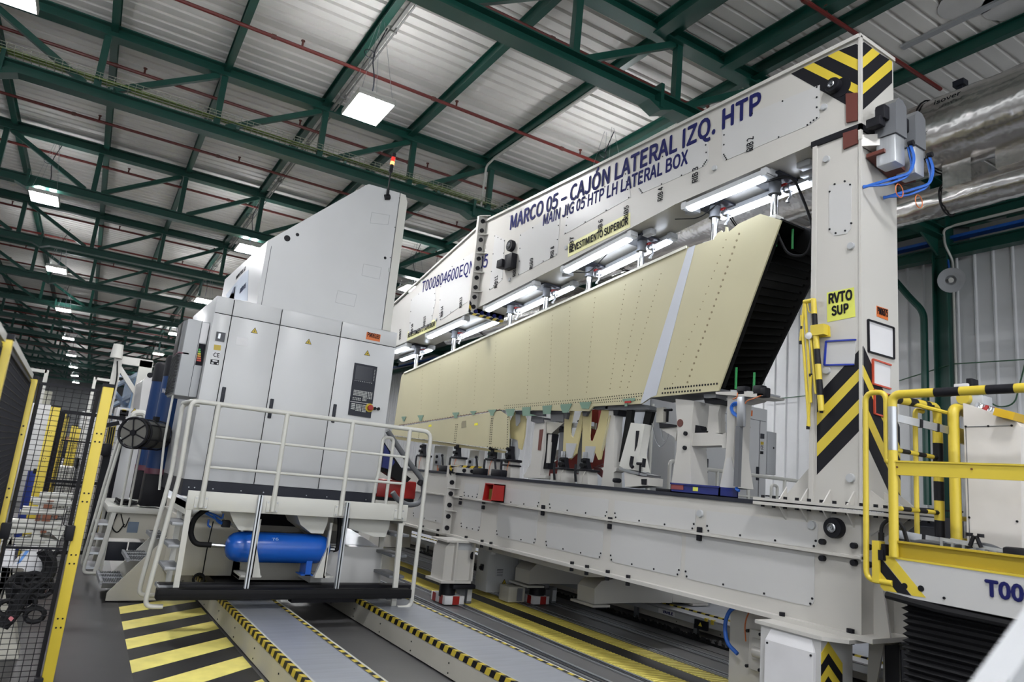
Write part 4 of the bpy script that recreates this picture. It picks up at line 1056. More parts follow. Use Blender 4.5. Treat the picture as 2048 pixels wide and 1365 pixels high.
# lower trailing panel
fl = [(787, 856), (1000, 822), (1018, 834), (1016, 901), (900, 886), (779, 870)]
mb = MB(); mb.prism([wp(q) for q in fl], (.02, 0, 0)); flap = mb.build('trailing_panel', CREAM, wing)
mb = MB()
for pa, pb, n in (((840, 858), (837, 876), 6), ((912, 850), (908, 886), 9), ((983, 838), (979, 888), 12), ((1016, 835), (1014, 900), 14), ((975, 894), (1012, 898), 8)): rivets(pa, pb, n, .008); 
for pa, pb, n in (((915, 850), (911, 886), 9), ((986, 838), (982, 888), 12)): rivets(pa, pb, n, .008)
mb.build('rivet_lines', INK, flap)
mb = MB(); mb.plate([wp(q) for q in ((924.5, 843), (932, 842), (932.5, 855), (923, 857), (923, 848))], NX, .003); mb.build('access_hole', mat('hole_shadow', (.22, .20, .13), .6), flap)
mb = MB(); 
for q in ((860, 852), (952, 849)): p = wp(q); mb.plate([p + Vector((0, .05, -.02)), p + Vector((0, -.06, -.015)), p + Vector((0, -.05, .02)), p + Vector((0, .04, .015))], NX, .003)
mb.build('yellow_marker', mat('bright_yellow_tape', (.75, .68, .03), .5), flap)
mb = MB(); mb.prism([wp(q, 5.24) for q in ((782, 872), (900, 887), (1012, 903), (1009, 907), (1000, 906), (782, 878))], (.015, 0, 0)); mb.build('trailing_strip', CREAMD, wing)
# green doublers on the seam
def doubler(pts, nm='green_doubler', m=SAGE, X=WX - .006, th=.004):
    mb = MB(); mb.plate([wp(q, X) for q in pts], NX, th); return mb.build(nm, m, wing)
zz = lambda x, y: (760 + x/6.827, 800 + y/6.827)
for c, w, h in ((325, 60, 62), (555, 80, 75), (1035, 90, 75), (1275, 80, 50), (1530, 108, 78)):
    y0 = 232 - (c - 325) * .078
    doubler([zz(c - w/2, y0), zz(c + w/2, y0 - 4), zz(c + w/2 - 2, y0 + 12), zz(c + w/4, y0 + h*.55), zz(c + w/5, y0 + h), zz(c - w/5, y0 + h), zz(c - w/4, y0 + h*.55), zz(c - w/2 + 2, y0 + 14)])
z1 = lambda x, y: (1000 + x/6.827, 780 + y/6.827)
for pts in ([(75, 268), (200, 258), (185, 355), (105, 362), (95, 320)], [(305, 242), (420, 236), (410, 330), (500, 355), (310, 358)], [(580, 222), (710, 212), (690, 330), (590, 335)], [(828, 200), (985, 190), (930, 312), (860, 318), (830, 240)], [(1085, 172), (1250, 165), (1210, 262), (1120, 258)], [(1675, 125), (1845, 112), (1840, 150), (1740, 165), (1735, 225), (1705, 228), (1705, 165), (1680, 160)]):
    doubler([z1(*q) for q in pts])
doubler([z1(1705, 158), z1(1785, 150), z1(1790, 178), z1(1705, 186)], 'red_tab', RED, WX - .012)
# hinge ribs hanging out of the open trailing edge
def ribp(pts, X=5.28, th=.02, m=CREAMD, nm='hinge_rib'):
    mb = MB(); mb.prism([wp(z1(*q), X) for q in pts], (th, 0, 0)); return mb.build(nm, m, wing)
ribp([(205, 290), (300, 285), (350, 400), (330, 640), (290, 820), (250, 800), (240, 690), (140, 660), (130, 440)])
ribp([(210, 330), (275, 325), (275, 440), (235, 500), (215, 490)], 5.27, .004, GREYCAB, 'rib_window')
ribp([(150, 660), (240, 655), (245, 870), (220, 960), (130, 960)], 5.29, .03, GREYCAB, 'hinge_fitting')
ribp([(880, 395), (985, 240), (1000, 290), (960, 500), (960, 620), (1000, 660), (1080, 400), (1110, 300), (1125, 420), (1050, 800), (1040, 870), (960, 950), (900, 910), (855, 915)])
ribp([(900, 730), (1040, 735), (980, 930), (900, 940)], 5.27, .02, GREYCAB, 'hinge_fitting')
ribp([(1130, 360), (1245, 215), (1225, 560), (1215, 690), (1265, 700), (1330, 520), (1385, 280), (1420, 240), (1490, 290), (1420, 700), (1370, 950), (1340, 960), (1300, 860), (1170, 950), (1115, 945)])
ribp([(1165, 770), (1300, 775), (1250, 990), (1160, 995)], 5.27, .02, GREYCAB, 'hinge_fitting')
ribp([(1490, 350), (1500, 350), (1390, 830), (1380, 820)], 5.26, .03, CREAM, 'rib_flange')
ribp([(1745, 195), (1815, 200), (1785, 400), (1790, 440), (1755, 780), (1700, 790), (1665, 980), (1620, 985)], 5.27, .05, CARBON, 'black_rib')
ribp([(1985, 290), (2080, 300), (1975, 700), (1935, 820), (1950, 450)], 5.30, .05, CARBON, 'black_rib')
for pts in ([(870, 318), (925, 312), (905, 400), (880, 395)], [(1115, 262), (1215, 262), (1170, 360), (1130, 360)], [(1000, 250), (1100, 215), (1115, 285), (995, 285)], [(205, 292), (300, 285), (300, 340), (220, 330)], [(410, 290), (560, 262), (590, 300), (590, 360), (400, 350)], [(700, 270), (800, 230), (870, 320), (690, 330)]):
    ribp(pts, 5.24, .05, mat('dark_grey_fitting', (.07, .07, .08), .5), 'dark_fitting')
ribp([(1245, 215), (1670, 180), (1930, 195), (2050, 270), (1500, 275), (1250, 262)], 5.25, .2, MIDGREY, 'spar_underside')
# rear skin with stringers, seen through the open root end
RX = 5.56
rs = [wp(q, RX) for q in ((1400, 800), (1517, 780), (1632, 546), (1662, 470), (1560, 440), (1500, 460))]
mb = MB(); mb.prism(rs, (.02, 0, 0)); rear = mb.build('rear_skin', CARBON, wing)
mb = MB()
for i in range(19):
    t_ = .03 + i / 19.5; a = wp((1520, 774), RX).lerp(wp((1645, 500), RX), t_); b = wp((1400, 782), RX).lerp(wp((1550, 470), RX), t_)
    mb.bar(a + Vector((-.012, .02, 0)), b + Vector((-.012, 0, 0)), .024, .022, (0, 0, 1))
mb.build('stringers', CARBON, rear)
mb = MB(); mb.prism([wp(q, 5.219) for q in ((1564, 443), (1560, 440), (1435, 783), (1452, 783), (1575, 480))], (.33, 0, 0)) if False else mb.bar(wp((1553, 470), 5.25), wp((1444, 775), 5.25), .05, .04, (1, 0, 0)); mb.build('root_frame', CARBON, wing)
mb = MB(); a, b = wp((1560, 445), 5.25), wp((1640, 480), 5.55); mb.prism([wp((1563, 441), 5.218), wp((1452, 500), 5.218), wp((1452, 500), 5.218) + Vector((.34, 0, 0)), wp((1563, 441), 5.218) + Vector((.34, 0, 0))], (0, 0, .02)); mb.build('upper_spar', CARBON, wing)
mb = MB(); a, b = wp((1437, 783), 5.22), wp((788, 862), 5.22); a2 = wp((1300, 797), 5.22); mb.prism([a, a2, a2 + Vector((.34, 0, .0)), a + Vector((.34, 0, 0))], (0, 0, .03)); mb.build('lower_spar', MIDGREY, wing)
# rear skin hidden lower part closes the box
mb = MB(); mb.prism([wp(q, 5.54) for q in ((820, 742), (1500, 470), (1400, 790), (1000, 815), (800, 850))], (.02, 0, 0)); mb.build('rear_skin', CREAM, wing)
for q, X in (((1472, 760), 5.35), ((1508, 770), 5.5), ((1585, 480), 5.45), ((1552, 475), 5.3)):
    p = at(*q, X=X); mb = MB(); mb.cyl(p - Vector((0, 0, .09)), p + Vector((0, 0, .12)), .012, seg=8); mb.build('green_pin', mat('green_pin_plastic', (.01, .22, .05), .4), wing)
# ================================================================ tooling on the jig table
TZ = 1.735
def post(name, lab, cat, x, y0, y1, z1, group, parts):
    pass
c3 = lambda x, y: (1250 + x/6.827, 780 + y/6.827)
# root end pylons (white)
def prism_px(conv, pts, X, th, nm, m, par):
    mb = MB(); mb.prism([at(*conv(*q), X=X) for q in pts], (th, 0, 0)); return mb.build(nm, m, par)
t = thing('support_pylon', 'tall white steel pylon on the jig table, with retaining chains and side bracket', 'support pylon', at(*c3(760, 1280), X=5.25), 'white pylons under the wing root')
prism_px(c3, [(690, 125), (940, 150), (905, 575), (905, 620), (880, 790), (890, 870), (905, 1290), (630, 1290), (700, 850), (715, 600)], 5.25, .24, 'pylon_body', WHITE, t)
prism_px(c3, [(470, 510), (720, 490), (690, 700), (660, 640), (500, 545)], 5.30, .12, 'side_bracket', WHITE, t)
prism_px(c3, [(465, 450), (700, 480), (690, 505), (470, 525)], 5.28, .16, 'bracket_plate', BLACK, t)
mb = MB(); p = at(*c3(575, 440), X=5.35); mb.cyl(p, p + Vector((0, 0, .12)), .014, seg=8); mb.cyl(p + Vector((0, -.06, .125)), p + Vector((0, .06, .125)), .014, seg=8); mb.build('clamp_knob', BLACK, t)
prism_px(c3, [(430, 250), (520, 240), (520, 445), (425, 450)], 5.33, .05, 'drilled_plate', BEIGE, t)
mb = MB()
for pts in (((370, 460), (400, 640), (470, 800), (560, 720), (610, 520)), ((495, 540), (510, 680), (545, 710), (590, 640), (612, 520))): mb.tube([at(*c3(*q), X=5.31) for q in pts], .005, .05, 5)
mb.build('retaining_chain', STEEL, t)
mb = MB()
for q in ((835, 600), (825, 795)): p = at(*c3(*q), X=5.25); mb.cyl(p, p + NX*.02, .022, seg=8)
mb.build('pylon_bolts', BLACK, t)
mb = MB(); p = at(*c3(755, 455), X=5.25); mb.disc(p, NX, .04, 14, .006); mb.build('inspection_hole', BROWN, t)
t = thing('support_pylon', 'tall white steel pylon on the jig table at the wing root, with blue air hoses', 'support pylon', at(*c3(1450, 1330), X=5.25), 'white pylons under the wing root')
prism_px(c3, [(1400, 55), (1750, 95), (1700, 130), (1520, 170), (1500, 380), (1480, 930), (1540, 1340), (1290, 1340), (1370, 930), (1390, 600)], 5.25, .22, 'pylon_body', WHITE, t)
prism_px(c3, [(1235, 30), (1700, 20), (1890, 60), (1880, 85), (1750, 100), (1240, 60)], 5.2, .3, 'head_plate', WHITE, t)
prism_px(c3, [(1440, 0), (1880, 30), (1880, 55), (1440, 35)], 5.22, .25, 'clamp_base', STEEL, t)
mb = MB()
for q in ((1580, 20), (1800, 10), (1850, 40)): p = at(*c3(*q), X=5.2); mb.box((p.x, p.y - .05, p.z - .04), (p.x + .08, p.y + .05, p.z + .05), bev=.012)
mb.build('toggle_clamp', BLACK, t)
mb = MB(); mb.tube([at(*c3(*q), X=5.2) for q in ((1560, 180), (1480, 180), (1440, 240), (1470, 330), (1550, 370), (1560, 480))], .013, .04, 6); mb.tube([at(*c3(*q), X=5.21) for q in ((1530, 200), (1460, 220), (1460, 300), (1550, 360), (1575, 480))], .013, .04, 6)
mb.tube([at(*c3(*q), X=5.2) for q in ((1525, 1330), (1520, 1365), (1560, 1380))], .014, .01, 6); mb.build('air_hose', HBLUE, t)
mb = MB(); a, b = at(*c3(1562, 500), X=5.2), at(*c3(1530, 1325), X=5.2); mb.bar(a, b, .045, .045, (1, 0, 0)); mb.build('cable_channel', MIDGREY, t)
mb = MB(); p = at(*c3(1590, 300), X=5.2); mb.box((p.x - .02, p.y - .04, p.z - .14), (p.x + .02, p.y + .04, p.z + .14), bev=.01); mb.build('valve_block', STEEL, t)
mb = MB(); mb.tube([at(*c3(*q), X=5.2) for q in ((1540, 40), (1530, 110), (1470, 130))], .005, .05, 5); mb.tube([at(*c3(*q), X=5.2) for q in ((1860, 80), (1760, 120), (1660, 150), (1620, 230))], .005, .05, 5); mb.build('signal_wire', ORANGE, t)
prism_px(c3, [(1390, 930), (1450, 925), (1540, 1340), (1300, 1340)], 5.245, .02, 'pylon_web', PANEL, t)
t = thing('cross_bridge', 'white bridge beam bolted between the two pylons under the wing root', 'bridge beam', at(*c3(1090, 760), X=5.3))
prism_px(c3, [(830, 590), (1200, 585), (1330, 610), (1380, 580), (1380, 800), (1330, 800), (1320, 760), (835, 770)], 5.28, .16, 'beam_body', WHITE, t)
prism_px(c3, [(1150, 205), (1300, 205), (1270, 330), (1280, 590), (1115, 590), (1140, 350)], 5.33, .1, 'short_post', WHITE, t)
prism_px(c3, [(1075, 110), (1395, 150), (1390, 210), (1090, 180)], 5.3, .15, 'locating_block', BLACK, t)
prism_px(c3, [(1070, 45), (1240, 40), (1240, 110), (1080, 120)], 5.3, .15, 'clamp_block', GREYCAB, t)
prism_px(c3, [(900, 470), (1010, 490), (1050, 560), (1110, 560), (1100, 585), (890, 600)], 5.3, .1, 'position_gauge', BLACK, t)
# black pivot stand with handwheels
t = thing('hinge_stand', 'white A-shaped hinge stand with black handles near the middle of the table', 'hinge stand', at(*c3(180, 1320), X=5.22))
prism_px(c3, [(80, 450), (270, 470), (250, 590), (200, 880), (250, 1120), (0, 1080), (-80, 1040), (-20, 820)], 5.24, .10, 'stand_frame', RAILW, t)
prism_px(c3, [(150, 560), (190, 560), (160, 760), (130, 840)], 5.232, .01, 'frame_slot', BLACK, t)
prism_px(c3, [(-10, 1110), (190, 1180), (330, 1200), (320, 1310), (0, 1330)], 5.2, .2, 'stand_base', WHITE, t)
prism_px(c3, [(-80, 1060), (60, 1100), (300, 1160), (295, 1185), (60, 1140), (-80, 1090)], 5.19, .2, 'slide_plate', STEEL, t)
prism_px(c3, [(220, 1220), (290, 1220), (285, 1300), (225, 1295)], 5.19, .02, 'base_opening', BLACK, t)
mb = MB()
for pts in (((100, 910), (80, 1030), (105, 1060)), ((265, 940), (250, 1060))): mb.tube([at(*c3(*q), X=5.2) for q in pts], .020, .02, 8)
p = at(*c3(210, 1010), X=5.2); mb.cyl(p - Vector((0, 0, .12)), p, .012, seg=8); mb.cyl(p + Vector((0, -.05, 0)), p + Vector((0, .05, 0)), .015, seg=8)
mb.box(at(*c3(-180, 1200), X=5.16), at(*c3(-40, 1280), X=5.26), bev=.02); mb.build('clamp_handles', BLACK, t)
# slender posts under the hinge ribs
def white_post(lab, pts, X, th, extra=()):
    t = thing('tooling_post', lab, 'tooling post', at(*z1(*pts[-1]), X=X), 'tooling posts along the jig table')
    prism_px(z1, pts, X, th, 'post_body', WHITE, t)
    for nm, m, q, dx, tt in extra: prism_px(z1, q, X + dx, tt, nm, m, t)
    return t
white_post('white round post with flared foot right of the red drilling head', [(1490, 285), (1580, 285), (1560, 480), (1560, 1060), (1590, 1070), (1585, 1110), (1550, 1130), (1555, 1330), (1380, 1310), (1410, 1110), (1380, 1070), (1415, 1060), (1450, 640)], 5.28, .12, [('post_clamp', BLACK, [(1425, 205), (1640, 215), (1600, 350), (1550, 350), (1545, 270), (1430, 265)], -.02, .14), ('marker_square', PAPER, [(1435, 220), (1470, 220), (1470, 260), (1435, 260)], -.03, .01)])
white_post('white slotted mast tapering upward beside a brown strip', [(480, 400), (610, 410), (590, 830), (560, 1040), (540, 1210), (320, 1180), (420, 1010), (450, 700)], 5.26, .14, [('brown_strip', BROWN, [(540, 545), (585, 540), (550, 830), (515, 825)], -.008, .02), ('post_foot', WHITE, [(320, 1160), (630, 1170), (620, 1215), (325, 1200)], -.03, .2), ('clamp_head', mat('dark_grey_fitting', (.07, .07, .08), .5), [(430, 350), (590, 380), (600, 450), (500, 460), (420, 430)], -.01, .16)])
for lab, x in (('grey square profile post, left of the pair beneath the ribs', 780), ('grey square profile post, right of the pair beneath the ribs', 1045)):
    t = thing('profile_post', lab, 'profile post', at(*z1(x + 45, 1240), X=5.3), 'grey profile posts on the jig table')
    prism_px(z1, [(x + 35, 530), (x + 95, 530), (x + 70, 1140), (x, 1140)], 5.32, .09, 'profile_column', MIDGREY, t)
    prism_px(z1, [(x + 22, 505), (x + 110, 505), (x + 105, 580), (x + 30, 580)], 5.31, .11, 'post_cap', BLACK, t)
    prism_px(z1, [(x - 90, 1145), (x + 30, 1150), (x + 10, 1255), (x - 90, 1240)] if x < 900 else [(x, 1160), (x + 115, 1165), (x + 110, 1275), (x, 1262)], 5.28, .14, 'foot_block', WHITE, t)
    mb = MB(); q = (x + 60, 430); p = at(*z1(*q), X=5.3); mb.cyl(p - Vector((0, 0, .1)), p, .014, seg=8); mb.cyl(p + Vector((0, -.05, 0)), p + Vector((0, .05, 0)), .016, seg=8); mb.build('clamp_knob', BLACK, t)
    mb = MB(); a = at(*z1(x - 90, 490), X=5.33); b = at(*z1(x + 220, 470), X=5.33); mb.bar(a, b, .05, .05); mb.build('cross_arm', STEEL, t)
t = thing('drill_guide', 'white and black slide unit standing between the mast and the grey profile posts', 'drill guide', at(*z1(640, 1080), X=5.3))
prism_px(z1, [(630, 440), (870, 450), (700, 600), (640, 590)], 5.28, .1, 'guide_bracket', BEIGE, t)
prism_px(z1, [(630, 600), (720, 600), (640, 1080), (580, 1080)], 5.3, .1, 'slide_rail', BLACK, t)
prism_px(z1, [(660, 610), (700, 610), (670, 1000), (630, 1000)], 5.29, .02, 'slide_face', WHITE, t)
prism_px(z1, [(690, 300), (870, 320), (860, 440), (690, 430)], 5.27, .12, 'grey_head', mat('grey_fitting', (.16, .16, .17), .5), t)
# hand clamps: small black units on little white bases, along the table
cl = [(z1(160, 1000), 'under the first hinge rib'), (z1(900, 1120), 'beneath the middle hinge rib'), (z1(1200, 1120), 'beneath the right hinge rib'), (zz(610, 740), 'behind the tape corner, far left'), (zz(1080, 800), 'under the square access hole'), (zz(1560, 860), 'right of the striped tape'), (zz(1800, 880), 'beside the end of the trailing panel')]
for k, (q, wh) in enumerate(cl):
    c = at(*q, X=5.28); c.z = TZ
    t = thing('hinge_clamp', 'black hinge clamp on a small white pedestal %s' % wh, 'clamp', c, 'hinge clamps along the jig table')
    H_ = .30 if k < 3 else .42
    mb = MB(); mb.prism([(c.x - .07, c.y - .10, TZ), (c.x - .07, c.y + .10, TZ), (c.x - .07, c.y + .075, TZ + H_*.5), (c.x - .07, c.y - .075, TZ + H_*.5)], (.15, 0, 0)); mb.build('pedestal', WHITE, t)
    mb = MB(); mb.box((c.x - .09, c.y - .13, TZ + H_*.5), (c.x + .08, c.y + .12, TZ + H_*.58), bev=.008)
    mb.prism([(c.x - .06, c.y - .07, TZ + H_*.58), (c.x - .06, c.y + .08, TZ + H_*.58), (c.x - .06, c.y + .03, TZ + H_*.8), (c.x - .06, c.y + .04, TZ + H_*1.0), (c.x - .06, c.y - .03, TZ + H_*1.0), (c.x - .06, c.y - .04, TZ + H_*.8)], (.06, 0, 0)); mb.build('clamp_body', BLACK, t)
    mb = MB()
    for dy, dz in ((0, .9), (.02, .72), (-.02, .72)): mb.cyl((c.x - .10, c.y + dy, TZ + H_*dz), (c.x - .05, c.y + dy, TZ + H_*dz), .024, seg=10)
    mb.build('clamp_knobs', RUBBER, t)
    mb = MB(); mb.box((c.x - .03, c.y + .02, TZ + H_*.7), (c.x - .01, c.y + .09, TZ + H_*1.25), bev=.004); mb.build('lug_plate', STEEL, t)
    mb = MB(); mb.tube([(c.x - .08, c.y + .11, TZ + .02), (c.x - .09, c.y + .12, TZ + .12), (c.x - .07, c.y + .15, TZ + .22)], .016, .03, 6); mb.build('clamp_handle', BLACK, t)
    mb = MB(); mb.tube([(c.x - .08, c.y - .06, TZ + H_*.55), (c.x - .10, c.y - .04, TZ + .1), (c.x - .075, c.y, TZ + .01)], .004, .05, 5); mb.build('signal_wire', ORANGE if k > 2 else BEIGE, t)
for k, (q0, q1, wh) in enumerate((((750, 630), (890, 965), 'left of the tape corner'), ((1230, 690), (1330, 950), 'right of the tape corner'))):
    a, b = at(*zz(*q0), X=5.42), at(*zz(*q1), X=5.42)
    t = thing('control_post', 'white post with a grey switch box on the jig table, %s' % wh, 'control post', (5.47, (a.y + b.y)/2, TZ), 'switch posts on the jig table')
    mb = MB(); mb.box((5.42, min(a.y, b.y), TZ), (5.52, max(a.y, b.y), a.z)); mb.build('post_body', RAILW, t)
    yc = (a.y + b.y)/2 + .02; zc_ = a.z - .22
    mb = MB(); mb.box((5.38, yc - .09, zc_ - .10), (5.42, yc + .09, zc_ + .10), bev=.01); mb.build('switch_box', GREYCAB, t)
    mb = MB(); 
    for dz in (-.05, .04): mb.cyl((5.38, yc, zc_ + dz), (5.36, yc, zc_ + dz), .025, seg=10)
    mb.build('switch_buttons', BLACK, t)
    mb = MB(); mb.tube([(5.40, yc, zc_ - .1), (5.39, yc - .04, zc_ - .3), (5.4, yc - .05, TZ + .05)], .006, .05, 5); mb.build('signal_wire', ORANGE, t)
for k, (q, lab) in enumerate(((zz(860, 900), 'left'), (zz(1330, 930), 'middle'), (zz(1580, 960), 'right'))):
    c = at(*q, X=5.08); c.z = TZ
    t = thing('lever_clamp', 'small black lever clamp on the front edge of the table, %s of three' % lab, 'lever clamp', c, 'lever clamps on the table edge')
    mb = MB(); mb.box((c.x - .05, c.y - .22, TZ), (c.x + .05, c.y + .04, TZ + .09), bev=.01); mb.build('clamp_block', BLACK, t)
    mb = MB(); mb.tube([(c.x, c.y, TZ + .08), (c.x, c.y + .03, TZ + .17), (c.x, c.y + .06, TZ + .24)], .014, .03, 8); mb.lathe((c.x, c.y + .06, TZ + .22), (0, .1, 1), [(0, .015), (.02, .024), (.04, .015)], 10); mb.build('lever', BLACK, t)
def red_bin2():
    X_ = 4.80; y0, y1 = at(984, 985, X=X_).y, at(966, 985, X=X_).y; z1_, z0 = at(985, 968, X=X_).z, at(985, 1004, X=X_).z
    t = thing('red_bin', 'open red plastic bin hung on the base beam beside the bolted joint', 'bin', (4.9, (y0 + y1)/2, z0))
    mb = MB(); w = .014
    mb.prism([(X_, y0, z0), (4.996, y0, z0), (4.996, y0, z1_), (X_ + .02, y0, z1_)], (0, w, 0))
    mb.prism([(X_, y1, z0), (4.996, y1, z0), (4.996, y1, z1_), (X_ + .02, y1, z1_)], (0, -w, 0))
    mb.box((X_, y0, z0), (4.996, y1, z0 + w)); mb.box((X_ + .02, y0, z1_ - w), (4.996, y1, z1_)); mb.box((4.982, y0, z0), (4.996, y1, z1_)); mb.build('bin_shell', RED, t)
    mb = MB(); mb.box((4.87, y0 + .05, z0 + .015), (4.97, y1 - .04, z1_ - .07)); mb.build('bin_contents', mat('olive_contents', (.16, .13, .02), .6), t)
red_bin2()
t = thing('red_cabinet', 'larger red box behind the right handrail of the drilling machine', 'box', (4.2, 8.9, 1.2))
mb = MB(); a, b = at(757, 958, Y=8.9), at(830, 1000, Y=8.9); mb.box((a.x, 8.9, b.z), (b.x, 9.25, a.z), bev=.02); mb.build('cabinet_body', RED, t)
mb = MB(); mb.box((a.x + .02, 8.895, b.z - .04), (b.x - .02, 9.2, b.z + .005)); mb.build('cabinet_base', RUBBER, t)
# blue crates on the table
t = thing('blue_crate', 'low dark blue plastic crate with a yellow tag on the jig table', 'crate', at(*c3(930, 1360), X=5.15), 'blue crates on the jig table')
a, b = at(*c3(620, 1365), X=5.03), at(*c3(1290, 1365), X=5.03); y1, y0 = a.y, b.y
mb = MB(); w = .012
for q in (((5.03, y0, TZ), (5.03 + w, y1, TZ + .085)), ((5.27, y0, TZ), (5.27 + w, y1, TZ + .085)), ((5.03, y0, TZ), (5.28, y0 + w, TZ + .085)), ((5.03, y1 - w, TZ), (5.28, y1, TZ + .085)), ((5.03, y0, TZ), (5.28, y1, TZ + .01)), ((5.02, y0, TZ + .075), (5.03, y1, TZ + .09))): mb.box(*q)
mb.build('crate_shell', mat('crate_blue', (.01, .018, .14), .4), t)
mb = MB(); mb.plate([(5.029, y0 + (y1 - y0)*.42, TZ + .03), (5.029, y0 + (y1 - y0)*.52, TZ + .03), (5.029, y0 + (y1 - y0)*.52, TZ + .065), (5.029, y0 + (y1 - y0)*.42, TZ + .065)], NX, .003); mb.build('yellow_tag', LIME, t)
mb = MB(); mb.plate([(5.029, y0 + (y1 - y0)*.72, TZ + .03), (5.029, y1 - .01, TZ + .03), (5.029, y1 - .01, TZ + .08), (5.029, y0 + (y1 - y0)*.72, TZ + .08)], NX, .003); mb.build('red_label', mat('dull_red', (.22, .05, .05), .5), t)
mb = MB(); p = at(1335, 970, X=5.1); mb.box((5.06, p.y - .12, TZ), (5.2, p.y + .12, TZ + .03), bev=.005); tag(mb.build('black_tool_case', BLACK), 'flat black tool case lying left of the blue crate', 'tool case')
# red and white machine heads beyond the wing
def blob(name, lab, cat, parts, loc, grp=None):
    t = thing(name, lab, cat, loc, grp)
    for nm, m, conv, pts, X, th in parts:
        mb = MB(); mb.prism([at(*conv(*q), X=X) for q in pts], (th, 0, 0)); mb.build(nm, m, t)
    return t
blob('drilling_head', 'red drilling head behind the wing, seen between the hinge ribs', 'drilling head', [('head_body', RED, z1, [(1260, 270), (1345, 270), (1340, 460), (1300, 640), (1440, 760), (1400, 1010), (1300, 1050), (1240, 700), (1230, 400)], 6.0, .4), ('head_collar', BEIGE, z1, [(1225, 460), (1310, 455), (1300, 545), (1225, 520)], 5.98, .3), ('head_arm', RED, z1, [(930, 950), (1080, 830), (1420, 970), (1380, 1050), (1000, 1150), (960, 1110)], 6.05, .3), ('head_guard', mat('dark_red', (.16, .01, .02), .4), z1, [(1270, 1050), (1400, 1090), (1390, 1200), (1290, 1110)], 5.97, .05)], at(*z1(1330, 1050), X=6.1))
blob('drilling_head', 'second red drilling head behind the wing, left of the grey profile post', 'drilling head', [('head_body', RED, z1, [(630, 1100), (690, 1030), (780, 960), (780, 1140), (690, 1170), (640, 1180)], 6.0, .3), ('head_tube', PAPER, z1, [(690, 880), (790, 820), (790, 900), (740, 960)], 5.95, .2)], at(*z1(700, 1150), X=6.1))
# ================================================================ drilling machine on the left tracks
YC, YM = 8.1, 7.3                # cabinet front and platform front
pc = lambda x, y: at(x, y, Y=YC)
pm = lambda x, y, Y=YM: at(x, y, Y=Y)
X0, X1, ZT = 1.225, 3.38, 3.38
DIVS = [pc(464, 631).x, pc(560, 650).x, pc(680.6, 674.4).x]
ZD = 3.19
t = thing('control_cabinet', 'large white control cabinet with four tall doors and black operator panel', 'control cabinet', (2.3, 8.6, 1.22))
mb = MB(); mb.box((X0, YC + .012, 1.39), (X1, YC + 1.6, ZT), bev=.004); body = mb.build('cabinet_body', CABW, t)
mb = MB(); mb.box((X0 + .01, YC + .0095, 1.395), (X1 - .01, YC + .0119, ZT - .01)); mb.build('door_gap_backing', BLACK, t)  # added black sheet standing for the shade in the door gaps
mb = MB(); mb.box((X0, YC + .012, 1.22), (X1, YC + 1.6, 1.388)); sk_ = mb.build('plinth', DGREY, t)
xs = [X0] + DIVS + [X1]
mb = MB()
for i in range(4):
    for dx in (.12, xs[i+1] - xs[i] - .12): mb.disc((xs[i] + dx, YC + .012, 1.31), NY, .007, 8, .004)
mb.build('plinth_screws', STEEL, sk_)
hand = [None, pc(439, 792), pc(535.5, 815), pc(662.5, 825)]
doors = []
for i in range(4):
    a, b = xs[i] + (.005 if i else .0), xs[i+1] - (.005 if i < 3 else 0)
    mb = MB(); mb.box((a, YC, 1.392), (b, YC + .0094, ZD - .005), bev=.0015); d = mb.build('door', CABW, t); doors.append(d)
    mb = MB(); mb.box((a, YC, ZD + .004), (b, YC + .0094, ZT), bev=.002); mb.build('top_panel', CABW, t)
    if hand[i]:
        h = hand[i]
        mb = MB(); mb.box((h.x + .012, YC - .02, h.z - .12), (h.x + .052, YC, h.z + .10), bev=.008); mb.box((h.x + .018, YC - .03, h.z - .1), (h.x + .046, YC - .018, h.z + .03), bev=.006); mb.build('door_handle', DGREY, d)
for i, q in ((1, (509, 663)), (2, (617, 685)), (3, (734.5, 708))):
    warn(pc(*q) + Vector((0, 0, 0)), NY, .077, doors[i])
z4 = lambda x, y: pc(300 + x/5.1125, 560 + y/5.1125)
def sticker(par, pts, m, nm, conv=z4, n=NY, th=.002):
    mb = MB(); mb.plate([conv(*q) for q in pts], n, th); return mb.build(nm, m, par)
sw = sticker(doors[0], [(680, 530), (772, 545), (757, 637), (665, 622)], SCREEN, 'main_switch', th=.012)
sticker(sw, [(700, 550), (722, 553), (712, 605), (690, 600)], STEEL, 'switch_lever', th=.02)
ys_ = sticker(doors[0], [(655, 662), (727, 672), (722, 724), (650, 715)], MUSTARD, 'yellow_label')
ce = sticker(doors[0], [(640, 735), (715, 745), (708, 803), (632, 795)], PAPER, 'white_label')
lettering('lettering', 'CE', z4(645, 786), z4(706, 795), .045, NY, INK, t, .01, lift=.006)
bl = sticker(doors[0], [(620, 813), (706, 822), (700, 873), (614, 862)], BLACK, 'rating_plate')
for q in ([(640, 822), (690, 828), (688, 840), (637, 834)], [(628, 845), (650, 848), (648, 860), (626, 857)], [(685, 850), (697, 851), (695, 866), (683, 865)]): sticker(bl, q, PAPER, 'plate_field', th=.004)
sticker(doors[1], [(885, 580), (1010, 600), (995, 685), (875, 662)], PAPER, 'paper_notice')
z5b = lambda x, y: pc(600 + x/5.1125, 560 + y/5.1125)
og = sticker(t, [(683, 533), (825, 562), (815, 636), (673, 608)], ORANGE, 'orange_plate', z5b)
lettering('lettering', 'PM06169', z5b(687, 580), z5b(808, 608), .055, NY, INK, t, .015, lift=.006)
